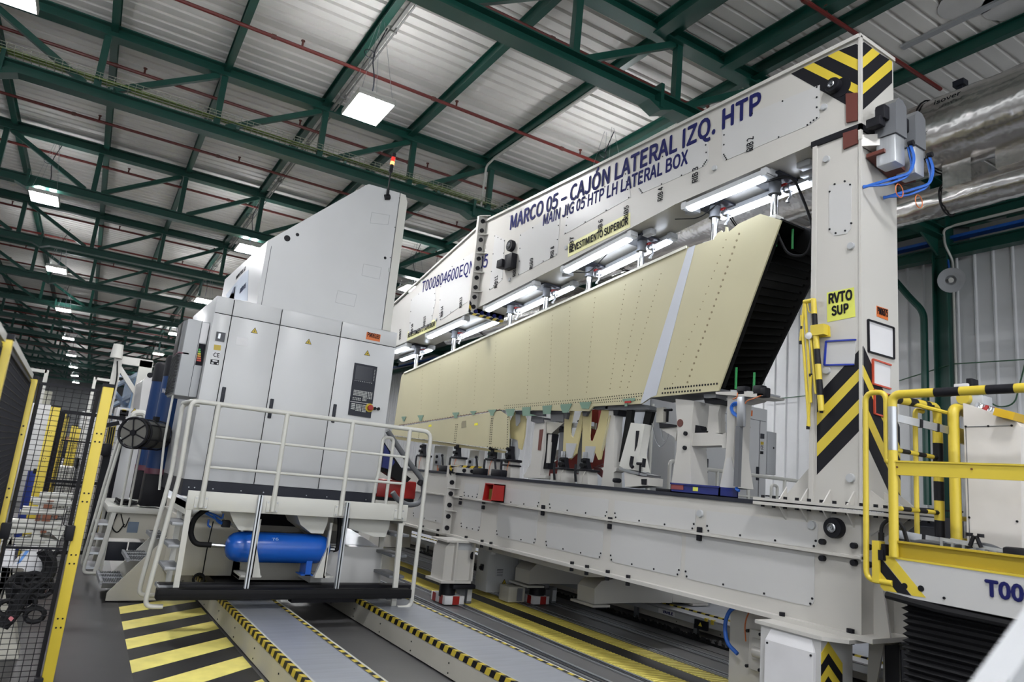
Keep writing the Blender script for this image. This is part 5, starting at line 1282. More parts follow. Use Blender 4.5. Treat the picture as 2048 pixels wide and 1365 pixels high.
# operator panel
z6 = lambda x, y: pc(640 + x/6.825, 680 + y/6.825)
mb = MB(); mb.prism([z6(472, 315), z6(776, 372), z6(685, 1068), z6(380, 1022)], (0, -.02, 0)); op = mb.build('operator_panel', DGREY, t)
def opq(pts, m, nm, th, par=op):
    mb = MB(); mb.plate([z6(*q) + NY*.02 for q in pts], NY, th); return mb.build(nm, m, par)
opq([(488, 345), (720, 388), (695, 582), (462, 540)], SCREEN, 'display', .002)
opq([(405, 838), (708, 880), (708, 886), (404, 844)], PAPER, 'panel_seam', .002)
mb = MB()
def keyblock(p0, pu, pv, nu, nv, s=.012):
    a, b, c = z6(*p0), z6(*pu), z6(*pv)
    for i in range(nu):
        for j in range(nv):
            p = a + (b - a) * (i / max(1, nu - 1)) + (c - a) * (j / max(1, nv - 1)); mb.box((p.x - s*.5, YC - .024, p.z - s*.5), (p.x + s*.5, YC - .02, p.z + s*.5))
keyblock((460, 690), (630, 718), (452, 750), 10, 4); keyblock((655, 722), (698, 730), (645, 800), 3, 5); keyblock((445, 790), (470, 793), (443, 812), 2, 2); keyblock((495, 797), (540, 803), (492, 820), 3, 2)
keyblock((582, 790), (620, 796), (577, 828), 3, 3); keyblock((470, 555), (695, 595), (468, 580), 10, 1, .008); keyblock((740, 420), (740, 421), (722, 560), 1, 8, .008)
keyblock((428, 872), (465, 878), (418, 940), 4, 4); keyblock((492, 885), (552, 893), (482, 965), 4, 5); keyblock((578, 897), (615, 902), (568, 980), 3, 5)
mb.build('keypad', KEYS, op)
p = z6(664, 930); mb = MB(); mb.cyl((p.x, YC - .02, p.z), (p.x, YC - .028, p.z), .052, seg=24); es = mb.build('stop_button_ring', MUSTARD, op)
p2 = z6(675, 925); mb = MB(); mb.lathe((p.x, YC - .028, p.z), NY, [(0, .02), (.02, .02), (.022, .034), (.04, .034), (.045, .028)], 20); mb.build('stop_button', RED, es)
mb = MB()
for q in ((740, 940), (790, 945)):
    p = z6(*q); mb.cyl((p.x, YC, p.z), (p.x, YC - .03, p.z), .018, seg=12); mb.box((p.x - .005, YC - .035, p.z - .02), (p.x + .005, YC - .03, p.z + .02))
mb.build('key_switch', BLACK, t)
# upper housing
t = thing('machine_housing', 'tall white sheet-metal machine housing with slanted top above the control cabinet', 'machine housing', (2.5, 9, 3.4))
P = [pc(*q) for q in ((535, 482), (733, 370), (738, 368.5), (800, 386))]
pts = [(P[0].x, YC, ZT), P[0], P[1], P[2], P[3], (P[3].x, YC, ZT)]
mb = MB(); mb.prism([Vector((p[0], YC, p[2])) for p in pts], (0, 2.4, 0)); hb = mb.build('housing_body', CABW, t)
R0, R1, R2 = pc(801, 387), pc(811, 391), pc(818, 398)
mb = MB(); mb.prism([(R0.x, YC - .01, ZT), (R0.x, YC - .01, R0.z), (R1.x, YC - .01, R1.z), (R1.x + .035, YC - .01, R2.z - .06), (R1.x + .035, YC - .01, ZT)], (0, 2.4, 0)); mb.build('side_rail', RAILW, t)
mb = MB(); mb.box((R0.x - .004, YC - .004, ZT), (R0.x + .003, YC + .002, R0.z)); mb.box((P[0].x + .05, YC - .003, ZT), (P[0].x + .056, YC + .002, P[0].z - .05)); mb.build('panel_seam', MIDGREY, hb)
z8 = lambda x, y: pc(440 + x/5.1125, 340 + y/5.1125)
mb = MB()
for q, r in (((687, 700), .037), ((792, 663), .021), ((1688, 901), .018), ((1788, 588), .006), ((1741, 898), .006), ((1833, 287), .005)): mb.disc(z8(*q), NY, r, 20, .002)
mb.build('round_holes', BLACK, hb)
mb = MB()
for pts in ([(1552, 435), (1735, 465), (1718, 560), (1535, 545)], [(1468, 962), (1650, 1000), (1630, 1120), (1450, 1078)], [(1205, 1235), (1400, 1280), (1370, 1400), (1180, 1355)]):
    c = [z8(*q) + NY*.002 for q in pts]
    for i in range(4): mb.bar(c[i], c[(i+1) % 4], .003, .003)
mb.build('hatch_outline', GREYCAB, hb)
bx = [z8(*q) for q in ((1722, 1005), (1756, 1010), (1752, 1050), (1718, 1043))]
mb = MB(); mb.plate(bx, NY, .004); mb.build('rating_tag', KEYS, hb)
XL = P[0].x
for nm, m, pts in (('maker_plate', mat('pale_blue_plate', (.36, .42, .52), .35), [(452, 590), (490, 545), (497, 540), (495, 602), (455, 600)]), ('dark_swoosh', FBLUE, [(458, 598), (468, 575), (476, 570), (468, 600)])):
    mb = MB(); mb.plate([at(*q, X=XL) for q in pts], NX, .003); mb.build(nm, m, hb)
a, b = at(472, 560, X=XL), at(491, 540, X=XL); lettering('lettering', 'IMPETUS 12', a, b, .05, NX, INK, t, .01)
a, b = at(480, 588, X=XL), at(492, 575, X=XL); lettering('lettering', 'mtorres', a, b, .09, NX, FBLUE, t, .01, lift=.006)
# signal beacon on a swivel foot
t = thing('signal_beacon', 'black signal beacon with amber and red rings on top of the machine housing', 'beacon', z8(1705, 290))
f = z8(1703, 290); f.y = YC - .02
mb = MB(); mb.cyl(f + Vector((-.03, 0, 0)), f + Vector((.03, 0, .02)), .035, seg=14); mb.cyl(f, f + Vector((0, 0, .12)), .018, seg=10); tp = at(781, 345, Y=YC - .02); mb.cyl(f + Vector((0, 0, .1)), tp, .010, seg=8); mb.build('stem', BLACK, t)
u = (at(788, 310, Y=YC - .02) - tp).normalized(); L = (at(787.5, 307, Y=YC - .02) - tp).length
def seg(a, b, m, nm, r=.026): mb = MB(); mb.cyl(tp + u*L*a, tp + u*L*b, r, seg=16); mb.build(nm, m, t)
seg(0, .32, BLACK, 'base_ring'); seg(.32, .40, DGREY, 'joint_ring', .024); seg(.40, .56, AMBER, 'amber_lens'); seg(.57, .80, REDG, 'red_lens'); seg(.80, 1.0, BLACK, 'cap')
# cooling unit on the left side of the cabinet
YA = 8.22
za = lambda x, y: at(300 + x/5.1125, 560 + y/5.1125, Y=YA)
t = thing('cooling_unit', 'light grey cabinet cooling unit hanging on the left end of the control cabinet', 'cooling unit', (1.09, 8.5, 2.2))
xa, xb, za0, za1 = .965, 1.22, 2.25, 3.09
mb = MB(); mb.box((xa + .03, YA, za0), (xb, YA + .6, za1), bev=.012); cu = mb.build('unit_body', GREYCAB, t)
mb = MB()
prof = [(xa + .03, YA + .02), (xa + .01, YA + .05), (xa, YA + .12), (xa, YA + .5), (xa + .03, YA + .58)]
mb.loft([[Vector((x, y, z)) for x, y in prof] for z in (za0 + .02, za1 - .02)], cap=False, close=False); mb.prism([(x, y, za0 + .02) for x, y in prof], (0, 0, za1 - za0 - .04)); mb.build('front_cover', GREYCAB, t)
mb = MB()
for i in range(26): mb.box((xa - .003, YA + .03, za0 + .03 + .016*i), (xa + .03, YA + .5, za0 + .036 + .016*i))
mb.build('air_slots', BLACK, t)
mb = MB(); mb.box((xa - .004, YA + .0, 2.70), (xa + .10, YA + .3, 2.716)); mb.build('red_stripe', mat('maroon', (.10, .02, .04), .4), t)
mb = MB(); mb.box((1.135, YA - .003, za0), (1.139, YA + .001, za1)); mb.build('cover_seam', DGREY, t)
mb = MB(); mb.plate([(1.146, YA, 2.85), (1.215, YA, 2.85), (1.215, YA, 3.075), (1.146, YA, 3.075)], NY, .002); mb.build('white_label', PAPER, t)
mb = MB(); mb.plate([(1.146, YA, 2.60), (1.215, YA, 2.60), (1.215, YA, 2.84), (1.146, YA, 2.84)], NY, .002); el = mb.build('energy_label', INK, t)
for i, c in enumerate(((.02, .30, .06), (.12, .42, .05), (.60, .50, .04), (.60, .28, .03), (.50, .10, .03), (.40, .03, .02))):
    mb = MB(); mb.plate([(1.152, YA - .002, 2.765 - .024*i), (1.172 + .005*i, YA - .002, 2.765 - .024*i), (1.172 + .005*i, YA - .002, 2.782 - .024*i), (1.152, YA - .002, 2.782 - .024*i)], NY, .002); mb.build('rating_bar', mat('energy_bar_%d' % i, c, .5), el)
mb = MB(); mb.tube([(1.0, YA + .1, za0), (1.0, YA + .1, za0 - .5), (1.04, YA + .1, za0 - 1.0)], .012, .1, 8); mb.build('drain_hose', RAILW, t)
mb = MB(); mb.cyl((1.08, YA + .15, za1), (1.08, YA + .15, za1 + .02), .04, seg=14); mb.build('top_cap', STEEL, t)
# ---- work platform with handrail, ladders, bumper
t = thing('work_platform', 'white work platform with tubular handrail in front of the control cabinet', 'work platform', (2.3, 7.7, .35))
xl, xr = 1.165, 3.44
mb = MB(); mb.box((xl, YM, 1.145), (xr, YM + .03, 1.32), bev=.004); fs = mb.build('fascia_beam', RAILW, t)
mb = MB(); mb.box((xl, YM + .03, 1.15), (xr, YC - .01, 1.20)); mb.build('deck_plate', ALU, t)
mb = MB(); mb.box((xl, YM + .03, 1.10), (xl + .03, YC + .2, 1.20)); mb.box((xr - .03, YM + .03, 1.10), (xr, YC + .2, 1.20)); mb.build('deck_side', RAILW, t)
ZR = 2.155
posts = [pm(401, 1010).x, pm(543, 1022).x, pm(678, 1034).x, pm(796, 1040).x]
xL, xR = pm(376, 800).x + .03, pm(866, 862).x - .03
mb = MB(); r = .024
mb.tube([(xL + .02, YC - .15, ZR), (xL + .02, YM + .02, ZR), (posts[0], YM - .02, ZR), (xR, YM - .02, ZR), (xR, YM - .02, 1.7), (xR, YM - .02, .42), (xR, YM - .02, .24), (xR - .16, YM - .02, .24)], r, .10, 12); mb.build('top_rail', RAILW, t)
for x in posts:
    mb = MB(); mb.cyl((x, YM - .026, 1.17), (x, YM - .026, ZR), r, seg=12); pz = mb.build('rail_post', RAILW, t)
    mb = MB(); mb.box((x - .06, YM - .012, 1.16), (x + .06, YM, 1.27), bev=.003); mb.build('post_bracket', RAILW, pz)
    mb = MB()
    for dx in (-.045, .045):
        for z in (1.175, 1.255): mb.cyl((x + dx, YM - .012, z), (x + dx, YM - .018, z), .008, seg=8)
    mb.build('bracket_bolts', STEEL, pz)
for z in (1.84, 1.55):
    mb = MB(); mb.cyl((posts[0], YM - .026, z), (posts[3], YM - .026, z), .014, seg=10); mb.build('middle_rail', RAILW, t)
mb = MB(); xx = posts[3] - .16; mb.tube([(xx - .1, YM + .14, 1.2), (xx - .1, YM + .14, 1.52), (xx - .08, YM + .14, 1.65), (xx - .08, YM + .14, 2.04), (xx + .05, YM + .14, 2.04), (xx + .05, YM + .14, 1.2)], .018, .05, 10)
mb.build('inner_hoop', RAILW, t)
# left ladder
mb = MB()
lf = [pm(371, 1022), pm(343, 1190)]; mb.bar((pm(378, 1020).x, YM + .02, 1.15), (pm(350, 1190).x, YM + .02, .34), .05, .03, (0, 1, 0)); mb.bar((pm(378, 1020).x, YM + .50, 1.15), (pm(350, 1190).x, YM + .50, .34), .05, .03, (0, 1, 0)); mb.build('left_ladder_stringer', RAILW, t)
zl = [(378, 1022), (350, 1190)]
for i in range(4):
    f_ = .16 + .25*i; x = pm(378, 1020).x + (pm(350, 1190).x - pm(378, 1020).x)*f_; z = 1.15 - .81*f_
    mb = MB(); mb.box((x - .12, YM + .035, z - .03), (x + .02, YM + .485, z), bev=.004); mb.build('left_ladder_tread', GRATE, t)
for Y, dx in ((YM - .02, 0.0), (YM + .52, .0)):
    a = Vector((xL - .02, Y, ZR - .02)); b = pm(312, 1170, Y if dx else Y)
    b = Vector((.975, Y, .42)); mb = MB(); mb.tube([(xL + .16, Y, ZR), (xL - .0, Y, ZR), (1.06, Y, 1.45), b, (.97, Y, .28), (1.12, Y, .28)], .022, .10, 12); mb.build('left_ladder_handrail', RAILW, t)
# right ladder
xq = xR - .03
for Y in (YM + .03, YM + .52):
    mb = MB(); mb.bar((xr - .05, Y, 1.12), (xr - .02, Y, .25), .055, .03, (0, 1, 0)); mb.build('right_ladder_stringer', RAILW, t)
for i in range(4):
    z = 1.0 - .22*i; mb = MB(); mb.box((xr - .10, YM + .05, z - .03), (xr + .08, YM + .50, z), bev=.004); mb.build('right_ladder_tread', MIDGREY, t)
# bumper, profiles, brackets
mb = MB(); mb.box((1.04, YM - .10, .345), (3.56, YM + .02, .44), bev=.012); mb.box((1.05, YM - .09, .395), (3.55, YM - .103, .40)); mb.build('front_bumper', RUBBER, t)
mb = MB(); mb.box((1.1, YM + .3, .33), (3.75, YM + .45, .42), bev=.012); mb.build('rear_bumper', BLACK, t)
for (a, b) in (((522, 991), (493.6, 1183)), ((696, 1006), (673.6, 1186))):
    p, q = pm(*a, YM - .03), pm(*b, YM - .03)
    mb = MB(); mb.bar((p.x, YM - .03, p.z), (p.x, YM - .03, .42), .04, .04, (0, 1, 0)); pf = mb.build('alu_profile', ALU, t)
    mb = MB(); mb.box((p.x - .006, YM - .052, .43), (p.x + .006, YM - .049, p.z)); mb.build('profile_slot', BLACK, pf)
YT = 7.62
z6r = lambda x, y, Y=YT: at(300 + x/5.1125, 930 + y/5.1125, Y=Y)
z7r = lambda x, y, Y=YT: at(560 + x/5.1125, 930 + y/5.1125, Y=Y)
for pts, xs_ in (([(1040, 500), (1100, 500), (1095, 645), (1030, 640)], 0), ([(1740, 550), (1815, 555), (1815, 600), (1775, 690), (1700, 688)], 0)):
    pass
for xc in (2.16, 3.0, 3.78 - .45):
    pass
for q0, q1 in (((790, 520), (1095, 520)), ((1480, 560), (1810, 560))):
    a, b = z6r(*q0, YT - .12), z6r(*q1, YT - .12)
    mb = MB(); mb.prism([(b.x, YT - .15, 1.15), (b.x, YT - .15, 1.07), (b.x - .03, YT - .15, .96), (b.x - .16, YT - .15, .96), (a.x + .06, YT - .15, 1.04), (a.x, YT - .15, 1.15)], (0, .5, 0)); mb.build('deck_bracket', RAILW, t)
a, b = z7r(700, 590, YT - .12), z7r(1110, 600, YT - .12)
mb = MB(); mb.prism([(b.x, YT - .15, 1.15), (b.x, YT - .15, 1.07), (b.x - .03, YT - .15, .95), (b.x - .16, YT - .15, .95), (a.x, YT - .15, 1.03), (a.x, YT - .15, 1.15)], (0, .5, 0)); mb.build('deck_bracket', RAILW, t)
# ---- blue air tank slung under the platform
t = thing('air_tank', 'bright blue compressed air tank slung under the work platform', 'air tank', (2.2, YT, .6))
A, Bq = z6r(765, 830), z6r(1832, 890)
zt, zb_ = z6r(1000, 690, YT - .1).z, z6r(1200, 1020, YT - .1).z
zc_, R_ = (zt + zb_)/2 + .0, (zt - zb_)/2 * .98
xa_, xb_ = A.x + .0, Bq.x - .0
mb = MB(); cap = .13
pr = [(0, .001), (.008, R_*.35), (.03, R_*.66), (.065, R_*.86), (cap, R_*.985), (cap + .02, R_)]
Ltk = xb_ - xa_
pr2 = pr + [(Ltk - h, q) for h, q in reversed(pr)]
mb.lathe((xa_, YT, zc_), (1, 0, 0), pr2, 40); mb.build('tank_shell', BLUE, t)
for q in ((995, 1100), (1725, 1140)):
    x = z6r(*q).x
    mb = MB(); mb.box((x - .012, YT - R_ - .02, zc_ - R_ - .12), (x + .012, YT - R_ + .02, zc_ + R_ + .14)); mb.prism([(x - (.10 if q[0] > 1500 else -.09), YT - R_ - .02, zc_ - R_ - .10), (x, YT - R_ - .02, zc_ - R_ - .10), (x, YT - R_ - .02, zc_ + .06)], (0, .04, 0)); mb.box((x - .1, YT - R_ - .02, zc_ - R_ - .12), (x + .1, YT + R_, zc_ - R_ - .10)); mb.build('hanger_bracket', RAILW, t)
x = z6r(1600, 1000).x; mb = MB(); mb.box((x - .03, YT - .1, zc_ - R_ - .11), (x + .03, YT + .1, zc_ - R_ + .08)); mb.box((x - .07, YT - .1, zc_ - R_ - .11), (x + .07, YT + .1, zc_ - R_ - .10)); mb.build('tank_foot', BLUE, t)
mb = MB(); n0 = Vector((xa_ + .02, YT, zc_)); mb.cyl(n0, n0 - Vector((.07, 0, -.005)), .018, seg=12); mb.cyl(n0 - Vector((.04, 0, 0)), n0 - Vector((.16, 0, -.006)), .022, seg=8); mb.cyl((xa_ + .14, YT - .02, zc_ + R_), (xa_ + .14, YT - .02, zc_ + R_ + .10), .02, seg=8); mb.cyl((xb_ - .01, YT, zc_ + .0), (xb_ + .05, YT, zc_), .025, seg=10); mb.build('pipe_fitting', STEEL, t)
mb = MB(); mb.tube([n0 - Vector((.15, 0, -.006)), n0 - Vector((.30, 0, -.01)), n0 + Vector((-.36, 0, .10)), n0 + Vector((-.36, -.02, .26)), n0 + Vector((-.22, -.02, .38)), n0 + Vector((.0, 0, .42)), n0 + Vector((.16, .03, .41))], .026, .16, 12); mb.tube([(xb_ + .04, YT, zc_ - .01), (xb_ + .09, YT, zc_), (xb_ + .08, YT, zc_ + .2), (xb_ + .06, YT, zc_ + .36), (xb_ - .04, YT, zc_ + .42)], .022, .1, 12); mb.build('rubber_hose', RUBBER, t)
lettering('chalk_mark', '76', z6r(1245, 785, YT - R_*.86) , z6r(1310, 783, YT - R_*.86), .03, Vector((0, -.8, .6)), mat('chalk', (.45, .58, .75), .8), t, .0, lift=.014)
# tangle of blue hoses and valves
mb = MB()
for pts in (((540, 480), (640, 540), (760, 600), (800, 580)), ((520, 460), (680, 520), (740, 560), (750, 500)), ((600, 560), (590, 620), (620, 640)), ((640, 500), (700, 600), (790, 610))): mb.tube([z6r(*q, YT + .05) for q in pts], .010, .04, 6)
tag(mb.build('blue_hoses', HBLUE), 'tangle of thin blue air hoses left above the blue tank', 'hoses')
t = thing('valve_block', 'small black and steel valve block behind the blue hoses', 'valve', z6r(780, 600, YT + .05))
mb = MB(); p = z6r(780, 600, YT + .05); mb.box(p - Vector((.04, .02, .04)), p + Vector((.04, .04, .03)), bev=.006); mb.build('valve_body', BLACK, t)
mb = MB(); mb.cyl(p + Vector((.04, 0, 0)), p + Vector((.16, 0, .01)), .016, seg=8); mb.cyl(p + Vector((.18, 0, .02)), p + Vector((.18, 0, -.06)), .012, seg=8); mb.build('brass_fitting', STEEL, t)
# machine base behind the tank
t = thing('machine_base', 'beige machine base block riding low over the track covers', 'machine base', (2.3, 9, .4))
YB = 8.25
mb = MB(); mb.box((1.30, YB + .25, .36), (1.95, YB + 1.6, .98), bev=.006); mb.build('base_module', BEIGE, t)
mb = MB(); mb.box((1.98, YB, .36), (3.05, YB + 1.6, .80), bev=.006); mb.prism([(1.98, YB, .36), (1.98, YB + .2, .84), (1.98, YB + 1.6, .84), (1.98, YB + 1.6, .36)], (1.07, 0, 0)); mb.build('base_cover', BEIGE, t)
mb = MB(); mb.box((2.62, YB - .45, .40), (3.42, YB + 1.5, .80), bev=.006); bw_ = mb.build('white_base_cover', PANEL, t)
mb = MB(); mb.prism([(2.7, YB - .3, .801), (3.4, YB - .3, .801), (3.4, YB + 1.2, .95), (2.7, YB + 1.2, .95)], (0, 0, .004)); mb.build('sloped_sheet', ALU, t)
mb = MB(); mb.box((1.98, YB + .45, .8), (3.3, YB + 1.4, 1.22)); mb.build('upper_frame', BEIGE, t)
mb = MB(); mb.prism([(2.0, YB + .3, .92), (2.2, YB + .3, 1.05), (2.6, YB + .3, 1.05), (2.85, YB + .3, .92)], (0, .1, 0)); mb.build('cable_loop', CLOTH, t)
mb = MB(); mb.box((1.75, YM + .5, .26), (3.4, YM + 2, .33)); mb.build('underside_skirt', BLACK, t)
mb = MB(); p = at(398, 1160, Y=YB + .1); mb.tube([(p.x + .055*math.cos(i/16*6.28), YB + .12, p.z + .055*math.sin(i/16*6.28)) for i in range(17)], .014, seg=8); mb.tube([(p.x + .03, YB + .12, p.z + .05), (p.x + .03, YB + .12, p.z + .3), (p.x + .05, YB + .14, .95)], .006, .05, 6); mb.build('coiled_cable', RUBBER, t)
mb = MB(); mb.bar((2.4, YM + .4, .26), (3.1, YM + .4, .26), .12, .06); mb.build('cross_tube', BLACK, t)
# right side hose and dark cable chain behind the right handrail
t = thing('cable_hose', 'thick grey corrugated hose curving behind the right handrail', 'hose', at(840, 960, Y=8.6))
mb = MB(); mb.tube([at(*q, Y=8.6) for q in ((775, 862), (800, 900), (825, 935), (845, 960), (848, 990), (838, 1008), (815, 1012), (795, 1000), (785, 985))], .035, .1, 12); mb.build('corrugated_hose', MIDGREY, t)
mb = MB(); p = at(841, 966, Y=8.6); mb.cyl(p - Vector((.015, 0, .03)), p + Vector((.015, 0, .03)), .042, seg=12); mb.build('hose_clamp', BLACK, t)
mb = MB(); mb.prism([at(*q, Y=8.75) for q in ((765, 880), (785, 910), (812, 950), (822, 958), (815, 965), (795, 962), (770, 945))], (0, .15, 0)); tag(mb.build('hose_guard', RUBBER), 'dark curved cable guard behind the hoop of the right handrail', 'cable guard')
mb = MB(); mb.prism([at(*q, Y=8.7) for q in ((770, 890), (790, 925), (780, 940), (764, 935))], (0, .05, 0)); tag(mb.build('blue_motor_cover', mat('deep_blue', (.01, .02, .14), .35)), 'dark blue cover peeking out between cabinet and right handrail', 'cover')
# ---- step stair left of the ladder
t = thing('step_stair', 'beige step stair with grey grated treads standing left of the ladder', 'step stair', (1.0, 9.6, 0))
zs = lambda x, y, Y: at(200 + x/4.55, 950 + y/4.55, Y=Y)
YS = 8.95
for Y in (YS, YS + .75):
    mb = MB(); mb.prism([(.80, Y, .02), (.80, Y, .10), (1.30, Y, .72), (1.45, Y, .72), (1.45, Y, .02)], (0, .03, 0)); mb.build('side_cheek', RAILW if Y > YS else BEIGE, t)
for x, z in ((.72, .22), (.94, .46), (1.16, .70)):
    mb = MB(); mb.box((x, YS + .035, z - .025), (x + .24, YS + .745, z - .015)); mb.box((x - .005, YS + .03, z - .04), (x + .02, YS + .75, z)); tr = mb.build('tread', GRATE, t)
    mb = MB()
    for i in range(13): mb.box((x + .02 + .017*i, YS + .04, z - .015), (x + .026 + .017*i, YS + .74, z))
    mb.build('tread_bars', MIDGREY, tr)
    mb = MB()
    for j in (1, 2): mb.box((x, YS + .03 + .24*j, z - .02), (x + .24, YS + .05 + .24*j, z + .002))
    mb.build('tread_strap', ALU, tr)
# blue filter columns and round fan cage behind
for k, (x, y, r, lab) in enumerate(((1.20, 10.1, .145, 'big dark blue filter column with black cap beside the cooling unit'), (1.19, 11.2, .15, 'second dark blue filter column half hidden behind the first'))):
    t = thing('filter_column', lab, 'filter column', (x, y, 1.2), 'blue dust filters')
    mb = MB(); mb.cyl((x, y, 1.42), (x, y, 2.60), r, seg=28); mb.build('filter_barrel', FBLUE, t)
    mb = MB(); mb.lathe((x, y, 2.60), (0, 0, 1), [(0, r*1.03), (.24, r*1.03), (.28, r*.85), (.29, .01)], 28); mb.build('filter_cap', BLACK, t)
    mb = MB(); mb.box((x - .03, y - r - .02, 2.52), (x + .0, y - r, 2.66)); mb.build('toggle_latch', STEEL, t)
    mb = MB(); mb.cyl((x, y, 1.35), (x, y, 1.42), r*1.02, seg=28); mb.build('maroon_ring', MATS['maroon'], t)
    mb = MB(); mb.box((x - .14, y - .13, .95), (x + .16, y + .13, 1.35), bev=.015); mb.build('black_base', BLACK, t)
    if k == 0:
        a, b = at(324, 786, Y=y - r*.9), at(352, 789, Y=y - r*.8); lettering('lettering', 'Nederman', a, a + Vector((.26, 0, 0)), .055, Vector((-.25, -1, 0)), PAPER, t, .02, lift=.02)
t = thing('fan_cage', 'round black fan cage lying on its side in front of the blue filters', 'fan', (.98, 9.9, 1.6))
YF = 9.3; c = at(266, 866, Y=YF); e = c + Vector((.6, .8, 0))
axf = (e - c).normalized(); Rf = .175; Lf = .52
u = axf.orthogonal().normalized(); v = axf.cross(u)
c0 = c - axf * 0.0
mb = MB(); mb.cyl(c0 + axf*.02, c0 + axf*Lf, Rf*.92, seg=28); mb.build('filter_drum', mat('grey_mesh_filter', (.05, .05, .045), .6), t)
mb = MB()
for d in (0, .08, Lf*.55, Lf): mb.tube([c0 + axf*d + (u*math.cos(i/28*6.284) + v*math.sin(i/28*6.284))*Rf for i in range(29)], .014 if d < .1 else .009, seg=6)
for i in range(6):
    a_ = i/6*6.283; mb.cyl(c0, c0 + (u*math.cos(a_) + v*math.sin(a_))*Rf, .008, seg=6); w_ = (u*math.cos(a_) + v*math.sin(a_))*Rf; mb.cyl(c0 + w_, c0 + w_ + axf*Lf, .008, seg=6)
mb.cyl(c0 - axf*.01, c0 + axf*.02, .035, seg=12); mb.build('cage_rings', BLACK, t)
mb = MB(); mb.disc(c0 + axf*.015, -axf, Rf*.9, 28, .004); mb.build('end_screen', mat('pale_screen', (.16, .155, .14), .6), t)
mb = MB(); mb.cyl(c0 + axf*Lf, c0 + axf*(Lf + .06), .05, seg=12); mb.cyl(c0 + axf*(Lf*.8) + Vector((0, 0, Rf)), c0 + axf*(Lf*.8) + Vector((0, 0, Rf + .05)), .04, seg=10); mb.build('connection_stub', BLACK, t)
# platform of the neighbouring machine part behind (shelf with cables, ladder)
t = thing('rear_platform', 'white rear work platform with ladder and thin handrails beside the blue filters', 'work platform', (.95, 10.2, 0))
mb = MB(); mb.box((.72, 9.95, .86), (1.30, 11.4, .93), bev=.004); mb.build('deck', RAILW, t)
mb = MB(); 
for x, y in ((.78, 10.0), (.78, 11.3)): mb.box((x - .02, y, 0.08), (x + .02, y + .04, .87))
mb.build('deck_leg', RAILW, t)
mb = MB(); mb.box((.78, 10.05, .55), (1.3, 10.1, .86)); mb.build('electric_panel', BEIGE, t)
mb = MB(); mb.plate([(.98, 10.048, .62), (1.10, 10.048, .62), (1.10, 10.048, .75), (.98, 10.048, .75)], NY, .004); mb.build('inspection_window', mat('blue_grey_window', (.12, .16, .22), .3), t)
mb = MB(); mb.box((.80, 10.06, .28), (1.02, 10.12, .50), bev=.006); mb.box((1.04, 10.06, .30), (1.2, 10.12, .50), bev=.006); mb.build('black_side_box', DGREY, t)
mb = MB(); mb.tube([(.84, 10.04, .84), (.80, 10.03, .68), (.88, 10.03, .60), (.94, 10.03, .72)], .008, .05, 6); mb.tube([(.88, 10.04, .84), (.95, 10.03, .66), (.98, 10.03, .8)], .006, .05, 6)
rnd = random.Random(9)
for k in range(8): mb.tube([(.78 + rnd.uniform(0, .3), 10.1 + rnd.uniform(0, .5), .95 + rnd.uniform(0, .04)) for i in range(6)], .014, .05, 6)
mb.build('loose_cable', RUBBER, t)
for y in (9.95, 10.5):
    mb = MB(); mb.tube([(.80, y, 1.75), (.72, y, 1.75), (.67, y, 1.2), (.60, y, .26), (.60, y, .15), (.74, y, .15)], .018, .07, 10); mb.build('ladder_handrail', RAILW, t)
mb = MB(); mb.bar((.80, 9.97, .88), (.72, 9.97, .12), .05, .025, (0, 1, 0)); mb.bar((.80, 10.5, .88), (.72, 10.5, .12), .05, .025, (0, 1, 0)); mb.build('ladder_stringer', RAILW, t)
for i in range(4): mb = MB(); mb.box((.64 - .01*i, 9.98, .7 - .17*i), (.80 - .01*i, 10.49, .725 - .17*i)); mb.build('ladder_tread', ALU, t)
mb = MB(); mb.tube([(.86, 10.0, .9), (.86, 10.0, 1.75), (.95, 10.0, 1.75), (.95, 10.0, .9)], .014, .04, 8); mb.build('hoop_rail', RAILW, t)
# ================================================================ lift platform at the near end
LX = 4.5
def zr(x, y): return (1600 + x/5.1125, 750 + y/5.1125)
def zq(x, y): return (1748 + x/6.827, 750 + y/6.827)
def zw(x, y): return (1748 + x/6.827, 1000 + y/6.827)
t = thing('lift_platform', 'yellow-railed lift platform with black bellows at the near end of the jig, right edge', 'lift platform', (5.2, 1.5, 0))
mb = MB(); mb.prism([(LX, 2.56, 1.45), (LX, 2.55, 1.25), (LX, 2.47, 1.235), (LX, -1.2, 1.20), (LX, -1.2, 1.46)], (.03, 0, 0)); side = mb.build('side_panel', PANEL, t)
mb = MB(); mb.box((LX - .004, -1.2, 1.45), (LX + .03, 2.57, 1.462)); mb.build('panel_top_edge', YELLOW, t)
def sq(conv, pts, X, m, nm, par, th=.003):
    mb = MB(); mb.plate([at(*conv(*q), X=X) for q in pts], NX, th); return mb.build(nm, m, par)
sq(zw, [(90, 778), (280, 808), (710, 1340), (520, 1312)], LX, YELLOW, 'hazard_stripe', side, .002)
sq(zw, [(90, 790), (510, 1312), (320, 1272), (90, 985)], LX, BLACK, 'hazard_stripe', side, .0025)
sq(zw, [(90, 985), (320, 1272), (135, 1240), (90, 1190)], LX, YELLOW, 'hazard_stripe', side, .003)
mb = MB()
for q in ((420, 1180), (643, 1215)): mb.disc(at(*zw(*q), X=LX), NX, .018, 16, .004)
mb.disc(at(*zw(960, 1345), X=LX), NX, .008, 10, .006); mb.build('round_holes', BLACK, side)
a, b = at(*zw(1492, 1300), X=LX), at(*zw(2048, 1395), X=LX)
a = at(*zw(1520, 1305), X=LX); d = Vector((0, -1, 0)); lettering('lettering', 'T000804600', a, a + d*.62, .082, NX, NAVY, t, .03, lift=.006)
mb = MB(); mb.box((LX + .03, -1.2, 1.40), (6.2, 2.5, 1.45)); mb.build('deck', MIDGREY, t)
